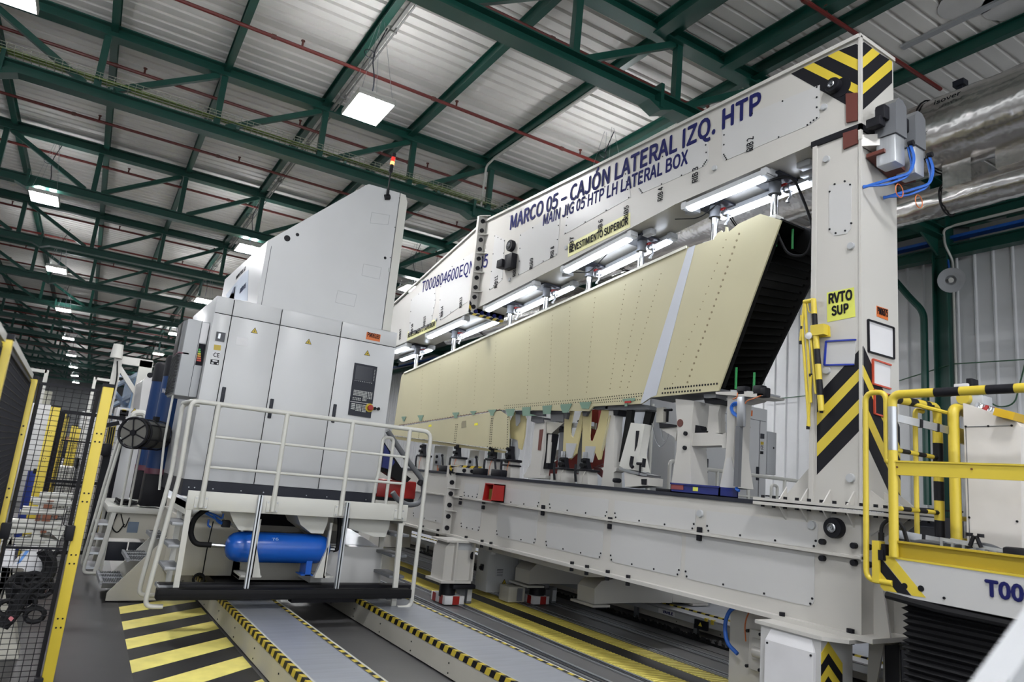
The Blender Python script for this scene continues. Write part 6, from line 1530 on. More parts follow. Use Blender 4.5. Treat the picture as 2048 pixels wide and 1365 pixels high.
mb = MB(); mb.prism([(LX + .02, 2.5, 1.463), (LX + .02, -1.2, 1.463), (LX + .02, -1.2, 1.575), (LX + .02, 2.51, 1.56)], (.03, 0, 0)); mb.bar((LX + .01, 2.5, 1.555), (LX + .01, -1.2, 1.57), .04, .012); tb = mb.build('toe_board', MUSTARD, t)
mb = MB(); mb.box((LX - .02, 2.555, 1.29), (LX + .05, 2.60, 1.545)); ep = mb.build('end_plate', YELLOW, t)
sq(zw, [(55, 685), (125, 690), (125, 830), (60, 825)], LX - .02, BLACK, 'black_field', ep)
mb = MB(); mb.box((LX - .01, 2.52, 1.43), (LX + .04, 2.545, 1.53)); mb.build('dark_gap', BLACK, t)
r = .028
def striped(pts, seg, start=0, fil=.08, rad=r, nm='rail', first=YELLOW):
    """straight tube banded in yellow and black"""
    a, b = Vector(pts[0]), Vector(pts[-1]); L = (b - a).length; w = (b - a).normalized(); u = w.orthogonal().normalized(); v = w.cross(u)
    n = max(1, math.ceil(L / seg - 1e-6)); mb = MB(); rings = []
    for i in range(n + 1):
        c = a + w * min(L, seg * i); rings.append([mb.bm.verts.new(c + (u*math.cos(k/14*6.28319) + v*math.sin(k/14*6.28319))*rad) for k in range(14)])
    for i in range(n):
        for k in range(14):
            mb.bm.faces.new((rings[i][k], rings[i][(k+1) % 14], rings[i+1][(k+1) % 14], rings[i+1][k])).material_index = (i + start) % 2
    mb.bm.faces.new(rings[0]).material_index = start % 2; mb.bm.faces.new(rings[-1]).material_index = (n - 1 + start) % 2
    mb.build(nm, [YELLOW, BLACK], t)
Y1 = 2.47
mb = MB(); mb.tube([(LX, Y1, 1.46), (LX, Y1, 2.48), (LX, Y1 - .12, 2.48)], r, .07, 14); mb.build('corner_post', YELLOW, t)
mb = MB(); mb.cyl((LX, Y1, 2.12), (LX, Y1, 2.40), r + .001, seg=14); mb.build('bare_steel_sleeve', STEEL, t)
striped([(LX, Y1 - .12, 2.48), (LX, -1.2, 2.49)], .145, 0, nm='top_rail')
mb = MB(); mb.box((LX - .012, -1.2, 1.965), (LX + .012, Y1, 2.055)); mb.box((LX - .02, -1.2, 2.045), (LX + .012, Y1, 2.055)); kb = mb.build('middle_board', YELLOW, t)
mb = MB()
for q in ((995, 945), (1757, 965)): mb.disc(at(*zr(*q), X=LX - .012), NX, .006, 8, .006)
mb.build('board_screws', BROWN, kb)
mb = MB(); mb.tube([(LX, Y1 + .01, 1.30), (LX, Y1 + .18, 1.30), (LX, Y1 + .18, 2.50), (LX, Y1 + .04, 2.50), (LX, Y1 + .04, 2.045), (LX, Y1, 2.045)], .018, .06, 12); mb.build('side_hoop', YELLOW, t)
XE = at(*zq(860, 420), Y=2.49).x; YE2 = 2.49
striped([(LX + .02, YE2, 2.46), (XE - .04, YE2, 2.48)], .10, 1, nm='end_rail')
mb = MB(); mb.tube([(XE - .12, YE2, 2.48), (XE, YE2, 2.48), (XE, YE2, 2.36)], r, .07, 14); mb.build('end_bend', YELLOW, t)
zs_ = [2.36, 2.30, 2.22, 2.12, 2.0, 1.86, 1.76, 1.62, 1.46]
striped([(XE, YE2, 2.36), (XE, YE2, 1.46)], .13, 0, nm='rear_post', rad=.032)
for z0 in (2.13, 1.76): striped([(LX + .03, YE2, z0), (XE, YE2, z0 - .0)], .10, 0, nm='end_crossbar', rad=.015)
x3 = at(*zq(600, 430), Y=2.52).x
mb = MB(); mb.tube([(x3, 2.54, 1.46), (x3, 2.54, 2.44), (x3 + .1, 2.54, 2.44)], .016, .04, 10); mb.build('thin_post', YELLOW, t)
p4 = at(*zq(1080, 500), Y=2.34)
mb = MB(); mb.tube([(p4.x, 2.34, 1.46), (p4.x, 2.34, 2.46), (p4.x + .12, 2.34, 2.46), (p4.x + .2, 2.34, 2.44)], .034, .07, 14); mb.tube([(p4.x - .25, 2.49, 2.46), (p4.x + .05, 2.36, 2.42)], .014, 0, 8); mb.build('gate_post', YELLOW, t)
mb = MB()
for z in (2.28, 1.56): mb.box((p4.x, 2.33, z - .05), (p4.x + .22, 2.36, z + .05))
mb.box((p4.x, 2.33, 2.0), (p4.x + .2, 2.35, 2.03)); mb.box((p4.x, 2.33, 1.72), (p4.x + .2, 2.35, 1.75)); mb.build('gate_plate', YELLOW, t)
for z in (2.335, 1.60):
    mb = MB(); a = Vector((LX + .05, YE2 - .02, z)); b = Vector((p4.x - .02, 2.36, z - .03)); mb.bar(a, b, .012, .05); sl = mb.build('slide_rail', STEEL, t)
    mb = MB(); m_ = a.lerp(b, .45); mb.bar(m_ - (b - a).normalized()*.012, m_ + (b - a).normalized()*.012, .02, .055); m_ = a.lerp(b, .78); mb.bar(m_ - (b - a).normalized()*.008, m_ + (b - a).normalized()*.008, .02, .055); mb.build('slide_stop', BLACK, sl)
mb = MB(); c = at(*zw(100, 560), X=LX + .02); mb.tube([c, c + Vector((0, 0, .10)), c + Vector((.02, -.06, .15)), c + Vector((.03, -.12, .11)), c + Vector((.04, -.15, -.02))], .012, .05, 8); mb.cyl(c, c + Vector((0, 0, .05)), .018, seg=8); mb.build('cable_conduit', RUBBER, t)
# bellows
mb = MB(); rings = []; n = 64; rnd = random.Random(4)
for i in range(n + 1):
    z = .02 + 1.2 * i / n; o = (.026 if i % 2 else 0) + rnd.uniform(-.006, .006)
    rings.append([Vector((LX + .06 - o, 2.42 + o, z)), Vector((6.1 + o, 2.42 + o, z)), Vector((6.1 + o, -1.2, z)), Vector((LX + .06 - o, -1.2, z))])
mb.loft(rings); mb.build('bellows', CLOTH, t, smooth=False)
mb = MB(); mb.tube([(LX - .0, 2.52, 1.225), (LX + .0, 2.2, 1.20), (LX + .02, 1.6, 1.19), (LX + .02, -1, 1.18)], .022, .05, 8); mb.build('bellows_roll', RUBBER, t)
# loose tools on the lift deck
t2 = thing('drilling_template', 'aluminium drilling template with square windows lying on the lift platform', 'template', (LX + .3, 2.0, 1.46))
mb = MB(); a = at(*zw(920, 610), X=LX + .12); b = at(*zw(1860, 700), X=LX + .12); zc4 = .025
for k in range(7):
    f_ = k / 6; p = a.lerp(b, f_); mb.box((p.x, p.y - .008, 1.46), (p.x + .14, p.y + .008, 1.60 - .006*k))
mb.bar(a + Vector((0, 0, 1.60 - a.z)), b + Vector((0, 0, 1.57 - b.z)), .03, .018); mb.bar(a + Vector((.12, 0, 1.60 - a.z)), b + Vector((.12, 0, 1.57 - b.z)), .03, .018); mb.build('template_frame', ALU, t2)
mb = MB(); c = at(*zw(1385, 640), X=LX + .1)
for dy in (-.03, .03): mb.cyl((c.x, c.y + dy, 1.58), (c.x, c.y + dy*.2, 1.64), .012, seg=8); mb.cyl((c.x, c.y + dy, 1.635), (c.x, c.y + dy, 1.655), .018, seg=10)
mb.build('clamp_screws', BLACK, t2)
t2 = thing('drill_unit', 'black and grey drill unit with hoses lying at the right end of the lift platform', 'drill unit', (LX + .25, 1.82, 1.46))
c = at(*zw(1950, 690), X=LX + .15)
mb = MB(); mb.box((c.x - .05, c.y - .06, 1.46), (c.x + .1, c.y + .06, 1.60), bev=.02); mb.cyl((c.x, c.y + .1, 1.52), (c.x, c.y - .12, 1.585), .03, seg=12); mb.build('unit_body', BLACK, t2)
mb = MB(); mb.tube([(c.x, c.y + .05, 1.56), (c.x, c.y + .15, 1.60), (c.x, c.y + .32, 1.56), (c.x, c.y + .5, 1.575), (c.x + .02, c.y + .62, 1.55)], .014, .06, 8); mb.build('unit_hose', MIDGREY, t2)
mb = MB(); mb.box((LX + .5, 2.2, 1.46), (5.4, 2.45, 1.50)); tag(mb.build('orange_template_bar', mat('amber_bar', (.50, .17, .02), .5)), 'orange drilled bar lying at the back of the lift deck', 'bar')
# control console on the lift
t = thing('control_console', 'beige control console with sloping key panel standing on the lift platform', 'control console', (5.25, 2.1, 1.45))
CX = 5.0
K = [at(*zq(*q), X=CX) for q in ((1215, 385), (1925, 622))]
mb = MB(); yb2, yf2 = K[0].y, K[1].y
mb.prism([(CX, yb2, 1.455), (CX, yb2, K[0].z), (CX, yf2, K[1].z), (CX, yf2 - .03, K[1].z - .04), (CX, yf2, 1.455)], (.55, 0, 0)); cb = mb.build('console_body', mat('console_beige', (.60, .57, .535), .4), t)
mb = MB(); P = [at(*zq(*q), X=CX) for q in ((1255, 712), (1890, 697))]; Q = [at(*zw(*q), X=CX) for q in ((1310, 560), (1985, 620))]
mb.bar(P[0] + NX*.002, P[1] + NX*.002, .003, .004); mb.bar(P[0] + NX*.002, Q[0] + NX*.002, .003, .004, (1, 0, 0)); mb.build('panel_seam', MIDGREY, cb)
mb = MB()
for q, c in (((1255, 708), zq), ((1562, 702), zq), ((1882, 695), zq), ((1302, 243), zw), ((1955, 298), zw)): mb.disc(at(*c(*q), X=CX), NX, .007, 10, .005)
mb.build('panel_screws', BLACK, cb)
nrm = Vector((0, -(K[0].z - K[1].z), (yb2 - yf2))).normalized(); sl_ = (K[1] - K[0])
for i, (f_, m, rr) in enumerate(((.18, STEEL, .012), (.26, CHROME, .018), (.36, RED, .016), (.44, CHROME, .016), (.50, STEEL, .016), (.56, PAPER, .018), (.63, CHROME, .016), (.69, CHROME, .016), (.75, CHROME, .016))):
    for dx in (.06, .16, .28):
        p = K[0] + sl_*f_ + Vector((dx, 0, 0)); mb = MB(); mb.lathe(p, nrm, [(0, rr), (.012, rr), (.018, rr*.8), (.03, rr*.75), (.034, rr*.4)], 14); mb.build('push_button', m, t)
p = K[0] + sl_*.86; mb = MB(); mb.bar(p + Vector((.02, .05, .035)), p + Vector((.02, -.06, .0)), .16, .05, (0, 0, 1)); mb.build('mustard_box', mat('amber_yellow', (.60, .38, .02), .4), t)
mb = MB(); mb.plate([(CX + .03, yf2, 2.10), (CX + .2, yf2, 2.10), (CX + .2, yf2, 2.30), (CX + .03, yf2, 2.30)], NY, .003); mb.build('paper_label', PAPER, t)
mb = MB(); mb.plate([(CX + .02, yf2, 2.0), (CX + .2, yf2, 2.0), (CX + .2, yf2, 2.08), (CX + .02, yf2, 2.08)], NY, .004); mb.build('red_label', mat('label_red', (.40, .06, .03), .5), t)
# grey sensor box with yellow horn behind the rail
t = thing('light_curtain_box', 'grey instrument box with black block behind the striped top rail', 'instrument box', at(*zq(1260, 330), X=5.6))
b0 = at(*zq(1040, 330), X=5.6); b1 = at(*zq(1490, 330), X=5.6)
mb = MB(); mb.box((5.6, b1.y, b0.z - .12), (5.75, b0.y, b0.z + .02), bev=.008); mb.build('lower_box', GREYCAB, t)
c0_, c1_ = at(*zq(1085, 125), X=5.6), at(*zq(1285, 200), X=5.6)
mb = MB(); mb.box((5.6, c1_.y, c1_.z - .06), (5.68, c0_.y, c0_.z), bev=.006); mb.build('upper_box', PAPER, t)
d0, d1 = at(*zq(1250, 50), X=5.62), at(*zq(1345, 190), X=5.62)
mb = MB(); mb.box((5.62, d1.y, d1.z - .05), (5.72, d0.y, d0.z), bev=.006); mb.build('black_block', BLACK, t)
e0 = at(*zq(1210, 320), X=5.55); mb = MB(); mb.cyl(e0, e0 + Vector((.06, 0, 0)), .045, seg=18); mb.build('yellow_drum', YELLOW, t)
mb = MB(); mb.box((5.64, b1.y + .05, 1.46), (5.70, b0.y - .05, b0.z - .11)); mb.build('box_stand', GREYCAB, t)
# dark bellows cover and wire fence behind the lift
t = thing('ribbed_cover', 'black ribbed way cover behind the lift platform', 'way cover', (6.6, 3.4, 1.5))
mb = MB(); a, b = at(*zw(350, 230), Y=3.6), at(*zw(1275, 450), Y=3.6); mb.box((a.x, 3.6, 0), (b.x, 3.75, a.z + .03)); mb.build('cover_body', BLACK, t)
mb = MB()
for i in range(9): mb.box((a.x, 3.585, b.z + .02 + i*(a.z - b.z - .03)/9), (a.x + (b.x - a.x)*.56, 3.6, b.z + .032 + i*(a.z - b.z - .03)/9))
mb.build('cover_ribs', DGREY, t)
def mesh_panel(t, A, Bv, z0, z1, dx, dz, wire=.003, m=BLACK, nm='wire_mesh', frame=.03):
    """welded wire panel between two floor points"""
    A, Bv = Vector(A), Vector(Bv); A.z = Bv.z = 0; L = (Bv - A).length; u = (Bv - A).normalized(); nrm = Vector((0, 0, 1)).cross(u)
    mb = MB(); n = int(L / dx)
    for i in range(1, n): p = A + u * (L * i / n); mb.bar(p + Vector((0, 0, z0)), p + Vector((0, 0, z1)), wire, wire, (1, 0.3, 0))
    k = int((z1 - z0) / dz)
    for i in range(1, k): z = z0 + (z1 - z0) * i / k; mb.bar(A + Vector((0, 0, z)), Bv + Vector((0, 0, z)), wire, wire)
    mb.build(nm, m, t)
    if frame:
        mb = MB()
        for z in (z0, z1): mb.bar(A + Vector((0, 0, z)), Bv + Vector((0, 0, z)), frame, frame)
        for p in (A, Bv): mb.bar(p + Vector((0, 0, z0)), p + Vector((0, 0, z1)), frame, frame, (1, .3, 0))
        if z1 - z0 > 1.4: z = (z0 + z1) * .5; mb.bar(A + Vector((0, 0, z)), Bv + Vector((0, 0, z)), frame*.8, frame*.8)
        mb.build('panel_frame', m, t)
t = thing('wire_fence', 'dark wire mesh fence along the white wall behind the column', 'fence', (10.5, 6.5, 0))
a = at(1520, 985, Y=9.3); b = at(1630, 985, Y=9.3)
mesh_panel(t, (12.9, 5.2, 0), (13.6, 14, 0), 0, 1.9, .1, .1, .006)
# folding yellow barrier parked on the column
t = thing('folding_barrier', 'folded yellow and black scissor barrier hanging on the left edge of the column', 'barrier', (4.95, 3.3, 2.3))
xq_ = lambda x, y: at(1348 + x/2.923, 450 + y/2.923, X=4.95)
def barr(pts, rad, segs, first):
    P = [xq_(*q) for q in pts]; a, b = P
    striped([a, b], (b - a).length / segs, first, rad=rad, nm='barrier_post')
barr([(815, 435), (825, 610)], .022, 2, 0); barr([(828, 640), (862, 1090)], .024, 5, 0)
for pts in ([(762, 450), (738, 690)], [(745, 530), (790, 1180)], [(765, 455), (800, 1040)], [(800, 880), (783, 1185)], [(800, 660), (830, 990)]):
    mb = MB(); mb.cyl(xq_(*pts[0]), xq_(*pts[1]), .012, seg=8); mb.build('scissor_bar', YELLOW, t)
mb = MB(); mb.tube([xq_(*q) for q in ((760, 452), (815, 440))], .018, 0, 10); mb.tube([xq_(*q) for q in ((780, 460), (788, 512), (812, 512))], .006, .02, 6); mb.build('top_bar', YELLOW, t)
mb = MB()
for q in ((783, 1187), (740, 688), (798, 880), (862, 1092), (748, 602)): mb.cyl(xq_(*q) - Vector((0, 0, .012)), xq_(*q) + Vector((0, 0, .012)), .014, seg=8)
mb.build('rubber_caps', BLACK, t)
mb = MB(); P = [at(1348 + x/2.923, 450 + y/2.923, X=4.99) for x, y in ((828, 598), (912, 594), (916, 655), (850, 660))]; mb.plate(P, NX, .01); a, b = P[0], P[1]; mb.box((4.92, b.y + .01, a.z - .085), (4.99, a.y, a.z)); mb.build('mounting_bracket', YELLOW, t)
mb = MB(); p = xq_(800, 652); mb.lathe(p, NX, [(0, .02), (.02, .03), (.03, .03), (.035, .01)], 14); mb.build('white_knob', PAPER, t)
# ================================================================ second machine on the right side of the jig
Y2 = 8.3
p2_ = lambda x, y: at(1250 + x/6.827, 780 + y/6.827, Y=Y2)
t = thing('control_cabinet', 'white control cabinet of the far machine, seen between the pylons and the column', 'control cabinet', (9.7, 9, 1.2))
xl2, xr2 = p2_(680, 800).x, p2_(1930, 800).x
mb = MB(); mb.box((xl2, Y2, 1.0), (xr2, Y2 + 1.5, 3.42)); mb.build('cabinet_body', CABW, t)
mb = MB(); 
for q0, q1 in (((930, 243), (1390, 330)), ((1650, 385), (1925, 440))): mb.bar(p2_(*q0) + NY*.002, p2_(*q1) + NY*.002, .004, .008)
mb.bar((p2_(1120, 900).x, Y2 - .002, 1.2), (p2_(1120, 300).x, Y2 - .002, 3.18), .004, .008, (0, 1, 0)); mb.bar((p2_(1830, 900).x, Y2 - .002, 1.2), (p2_(1830, 900).x, Y2 - .002, 3.2), .006, .01, (0, 1, 0)); mb.build('door_seams', DGREY, t)
for q in ((938, 365), (1355, 440), (1695, 503)): warn(p2_(*q) - Vector((0, 0, 0)), NY, .08, t)
mb = MB(); mb.plate([p2_(*q) for q in ((1655, 270), (1742, 285), (1738, 362), (1655, 350))], NY, .004); mb.build('orange_plate', ORANGE, t)
mb = MB(); mb.plate([p2_(*q) for q in ((890, 780), (1002, 785), (995, 1015), (888, 1005))], NY, .02); op2 = mb.build('operator_panel', BLACK, t)
mb = MB()
for i in range(3):
    for j in range(6):
        a = p2_(905 + 30*i, 895 + 15*j); mb.box((a.x - .015, Y2 - .025, a.z - .008), (a.x + .015, Y2 - .02, a.z + .008))
mb.build('keypad', KEYS, op2)
p = p2_(975, 918); mb = MB(); mb.cyl((p.x, Y2 - .02, p.z), (p.x, Y2 - .03, p.z), .05, seg=16); mb.build('stop_button_ring', YELLOW, op2)
mb = MB(); mb.cyl((p.x + .03, Y2 - .03, p.z), (p.x + .03, Y2 - .07, p.z), .03, seg=16); mb.build('stop_button', RED, op2)
mb = MB()
for q in ((1105, 1040), (1802, 1145)):
    a = p2_(*q); mb.box((a.x - .03, Y2 - .03, a.z - .12), (a.x + .03, Y2, a.z + .12), bev=.008)
mb.build('door_handle', DGREY, t)
for pts, m, nm in (([(1848, 598), (1902, 605), (1900, 672), (1846, 668)], SCREEN, 'main_switch'), ([(1852, 708), (1892, 712), (1890, 752), (1850, 750)], MUSTARD, 'yellow_label'), ([(1846, 776), (1892, 780), (1890, 822), (1845, 820)], PAPER, 'white_label'), ([(1845, 838), (1888, 842), (1886, 882), (1843, 880)], BLACK, 'rating_plate')):
    mb = MB(); mb.plate([p2_(*q) for q in pts], NY, .004); mb.build(nm, m, t)
lettering('lettering', 'CE', p2_(1850, 815), p2_(1886, 818), .07, NY, INK, t, .01, lift=.008)
t = thing('cooling_unit', 'grey cooling unit on the right end of the far control cabinet', 'cooling unit', (11.1, 8.5, 1.9))
a, b = p2_(1900, 560), p2_(1985, 1160); mb = MB(); mb.box((xr2 + .01, Y2 - .02, b.z), (xr2 + .26, Y2 + .5, a.z), bev=.01); mb.build('unit_body', GREYCAB, t)
mb = MB(); mb.disc((xr2 + .18, Y2 - .02, (a.z + b.z)/2 + .1), NY, .02, 10); mb.build('unit_lock', BLACK, t)
t = thing('machine_housing', 'white side of the far machine, painted as tube-lit, behind the wing panel', 'machine housing', (8, 8.6, 0))
mb = MB(); mb.box((7.3, 8.9, .2), (xl2 - .03, 10.5, 4.8)); mb.build('housing_body', mat('tube_lit_white', (.74, .76, .80), .35), t)  # light of the tubes put into this brighter bluish white
a = at(1300, 900, Y=8.6); mb = MB(); q0, q1 = at(1304, 850, Y=8.7), at(1299, 950, Y=8.7); mb.cyl((q0.x, 8.7, 1.2), (q0.x, 8.7, 3.2), .03, seg=8); mb.build('white_pipe', RAILW, t)
mb = MB()
for q in ((1318, 888), (1346, 888), (1316, 914), (1344, 915)): p = at(*q, Y=8.9); mb.disc(p, NY, .012, 8)
mb.build('panel_screws', MIDGREY, t)
t = thing('guard_rail', 'white tubular guard rail in front of the far control cabinet', 'guard rail', (9.8, 7.6, 0))
YR = 7.6; R3 = lambda x, y: at(1250 + x/6.827, 780 + y/6.827, Y=YR)
a = R3(1110, 1085); zR2 = a.z
mb = MB(); mb.tube([(a.x - .03, YR, zR2 - .6), (a.x - .03, YR, zR2), (R3(2048, 1190).x + 1.2, YR, zR2)], .03, .08, 10); mb.tube([(R3(610, 1050).x, YR, zR2 - .6), (R3(610, 1050).x, YR, zR2 + .05), (R3(700, 1040).x, YR, zR2 + .05)], .03, .08, 10); mb.build('top_rail', RAILW, t)
mb = MB()
for x in (1260, 1690, 2180): mb.cyl((R3(x, 1180).x, YR, .9), (R3(x, 1180).x, YR, zR2), .028, seg=10)
mb.tube([(R3(2000, 1250).x, YR, .9), (R3(2000, 1250).x, YR, zR2 - .12), (R3(2080, 1250).x, YR, zR2 - .12), (R3(2080, 1250).x, YR, .9)], .024, .06, 8); mb.build('rail_post', RAILW, t)
mb = MB(); mb.cyl((a.x, YR, zR2 - .35), (R3(2048, 1190).x + 1.2, YR, zR2 - .35), .016, seg=8); mb.build('middle_rail', RAILW, t)
mb = MB(); mb.box((8.6, 7.5, .85), (12.3, 8.3, .95)); mb.box((8.8, 7.6, 0), (12.1, 9.8, .85)); mb.build('platform_base', BEIGE, t)
# ================================================================ safety fence and machinery on the left
def fence_post(x, y, h, lab, w=.06, n=None, grp='yellow fence posts'):
    t = thing('fence_post', lab, 'fence post', (x, y, 0), grp)
    mb = MB(); mb.box((x - w/2, y - w/2, 0), (x + w/2, y + w/2, h), bev=.004); mb.build('post_body', YELLOW, t)
    mb = MB(); mb.box((x - w/2 - .002, y - w/2 - .002, h), (x + w/2 + .002, y + w/2 + .002, h + .02)); mb.build('post_cap', BLACK, t)
    mb = MB()
    for k in range(6):
        z = .25 + .36*k
        if z > h - .1: break
        for dx in (-.012, .012): 
            for dz in (0, .05): mb.disc((x + dx, y - w/2, z + dz), NY, .0055, 8, .002)
    mb.build('slot_holes', BLACK, t)
    mb = MB(); mb.box((x - .07, y - .05, 0), (x + .07, y + .05, .012)); mb.box((x - w/2 - .04, y - .02, h*.55), (x - w/2, y + .02, h*.55 + .07), bev=.006); mb.build('fixing_bracket', BLACK, t)
    return t
fence_post(.235, 5.05, 2.03, 'yellow fence post nearest the striped floor, running down out of frame')
fence_post(-.165, 5.05, 2.02, 'yellow fence post left of the narrow mesh gate')
fence_post(-.215, 3.15, 2.03, 'yellow fence post at the left edge, closest to the camera')
t = thing('mesh_gate', 'narrow black wire mesh gate between two yellow posts', 'gate', (.03, 5.05, 0))
mesh_panel(t, (-.115, 5.05, 0), (.185, 5.05, 0), .1, 2.0, .042, .030, .0034, frame=.018)
mb = MB()
for z in (.25, 1.1): mb.box((-.15, 5.0, z), (-.10, 5.08, z + .09), bev=.006); mb.box((.17, 5.0, z), (.215, 5.08, z + .09), bev=.006)
mb.build('gate_hinge', BLACK, t)
for (a, b), lab in ((((-.20, 3.2), (-.175, 5.0)), 'black mesh fence panel between the two leftmost yellow posts'), (((-.255, .9), (-.22, 3.1)), 'black mesh fence panel at the extreme left edge')):
    t = thing('mesh_panel', lab, 'fence panel', ((a[0] + b[0])/2, (a[1] + b[1])/2, 0), 'black mesh fence panels')
    mesh_panel(t, (*a, 0), (*b, 0), .1, 2.0, .05, .03, .003, frame=.018)
    mb = MB(); mb.bar((*a, 2.03), (*b, 2.03), .03, .03); mb.build('top_rail', RAILW, t)
P2 = at(199, 1074, Z=0)
fence_post(P2.x, P2.y, 1.64, 'shorter yellow fence post standing farther back beside the grey aisle', .10)
t = thing('machine_guard', 'black flat guard panel fixed beside the shorter yellow post', 'guard panel', (P2.x - .17, P2.y, 0))
mb = MB(); mb.box((P2.x - .22, P2.y - .03, .05), (P2.x - .06, P2.y + .03, 1.66)); mb.build('guard_sheet', CLOTH, t)
t = thing('mesh_panel', 'black mesh fence panel behind the nearest post, left of the shorter yellow post', 'fence panel', (P2.x - .6, P2.y, 0), 'black mesh fence panels')
mesh_panel(t, (P2.x - 1.1, P2.y, 0), (P2.x - .24, P2.y, 0), .06, 1.64, .05, .05, .006, frame=.03)
# fence farther back
far_posts = []
for k, (px, py, yy) in enumerate(((112, 815, 12.0), (126, 826, 14.5), (132, 834, 17.0), (150, 852, 24.0), (157, 857, 29.0))):
    p = at(px, py, Y=yy); far_posts.append(p)
    fence_post(p.x, p.y, p.z, 'yellow fence post in the background behind the mesh gate, %s in depth' % ORD[k], .12 if k < 3 else .16, grp='background fence posts')
t = thing('mesh_panel', 'black mesh fence running away behind the background posts', 'fence panel', (far_posts[0].x, 14, 0), 'black mesh fence panels')
for k in range(2): mesh_panel(t, far_posts[k], far_posts[k+1], .1, far_posts[k].z, .12, .12, .008, frame=.05)
a = far_posts[0]; mesh_panel(t, (a.x + .1, a.y, 0), (a.x + .9, a.y + .1, 0), .1, a.z - .05, .09, .09, .007, frame=.05)
# white robot with black hose bundle behind the gate
t = thing('robot_arm', 'white robot arm with black hose bundle behind the mesh gate, lower left corner', 'robot', (-.3, 6.8, 0))
pr_ = lambda x, y, Y=6.6: at(x/4.55, 950 + y/4.55, Y=Y)
def rp(pts, Y, th, m, nm):
    mb = MB(); mb.prism([pr_(*q, Y) for q in pts], (0, th, 0)); return mb.build(nm, m, t)
rp([(105, 840), (250, 690), (330, 690), (450, 770), (340, 940), (200, 850), (110, 845)], 6.55, .25, PAPER, 'arm_cover')
s_ = rp([(150, 815), (235, 690), (270, 690), (185, 800)], 6.545, .01, mat('sky_blue_band', (.10, .25, .60), .4), 'blue_band')
rp([(0, 700), (130, 690), (110, 850), (0, 840)], 6.65, .3, PAPER, 'arm_base')
rp([(40, 690), (110, 560), (90, 900), (0, 1100), (-60, 1400), (-200, 1900), (200, 1900), (120, 1300)], 6.8, .35, BEIGE, 'robot_column')
mb = MB(); rnd = random.Random(2)
for k in range(9):
    off_ = rnd.uniform(-45, 45); d_ = rnd.uniform(-.08, .08)
    mb.tube([pr_(x + off_, y + rnd.uniform(-20, 20), 6.45 + d_) for x, y in ((390, 700), (460, 800), (420, 930), (330, 1000), (250, 1050), (180, 1120), (120, 1250), (60, 1330), (0, 1380))], .022, .06, 8)
for k in range(10):
    c = pr_(rnd.uniform(60, 400), rnd.uniform(950, 1330), 6.42); mb.tube([c + Vector((.06*math.cos(i/12*6.28), rnd.uniform(-.01, .01), .05*math.sin(i/12*6.28))) for i in range(13)], .018, seg=7)
mb.tube([pr_(x, y, 6.45) for x, y in ((460, 790), (500, 720), (540, 690))], .02, .03, 8); mb.build('hose_bundle', RUBBER, t)
rp([(40, 1000), (120, 930), (300, 900), (440, 940), (400, 1100), (250, 1200), (60, 1180)], 6.5, .12, CLOTH, 'hose_sleeve')
rp([(75, 1310), (100, 1285), (125, 1310), (100, 1340)], 6.36, .01, mat('pink_diamond', (.50, .16, .18), .5), 'diamond_sign')
t = thing('robot_track', 'pale robot base block on the floor behind the mesh gate', 'machine base', (-.2, 7.4, 0))
mb = MB(); mb.box((-.9, 7.0, 0), (.0, 8.6, .35)); mb.build('track_block', BEIGE, t)
mb = MB(); mb.box((-.7, 7.1, .35), (-.2, 8.4, .5)); mb.build('slide', GREYCAB, t)
# horizontal white tubes and brown blocks (end effector rack)
t = thing('tool_rack', 'white tube rack with brown blocks behind the mesh gate', 'rack', (-.1, 9.5, 0))
pk = lambda x, y, Y=9.4: at(x/4.55, 950 + y/4.55, Y=Y)
mb = MB()
for (x0, y0), (x1, y1) in (((360, 178), (660, 190)), ((280, 222), (640, 240)), ((300, 250), (650, 268)), ((205, 305), (600, 335)), ((180, 340), (590, 350)), ((90, 420), (560, 440)), ((30, 455), (520, 480)), ((0, 590), (410, 600))): mb.cyl(pk(x0, y0), pk(x1, y1), .028, seg=10)
mb.build('rack_tube', RAILW, t)
mb = MB()
for (x0, y0), (x1, y1) in (((400, 270), (470, 310)), ((330, 365), (360, 420)), ((390, 365), (455, 425)), ((490, 370), (520, 400)), ((370, 510), (420, 530)), ((430, 235), (490, 245))):
    a, b = pk(x0, y0, 9.35), pk(x1, y1, 9.35); mb.box((a.x, 9.33, b.z), (b.x, 9.42, a.z))
mb.build('brown_block', mat('rust_brown', (.17, .05, .02), .6), t)
mb = MB(); mb.prism([pk(*q) for q in ((120, 620), (330, 560), (520, 600), (500, 700), (430, 740), (200, 700))], (0, .4, 0)); mb.prism([pk(*q) for q in ((60, 470), (560, 470), (590, 500), (540, 600), (450, 520), (60, 540))], (0, .4, 0)); mb.build('white_carriage', RAILW, t)
for x in (.05, -.6): mb = MB(); mb.box((x - .04, 9.4, 0), (x + .04, 9.5, 1.05)); mb.build('rack_leg', RAILW, t)
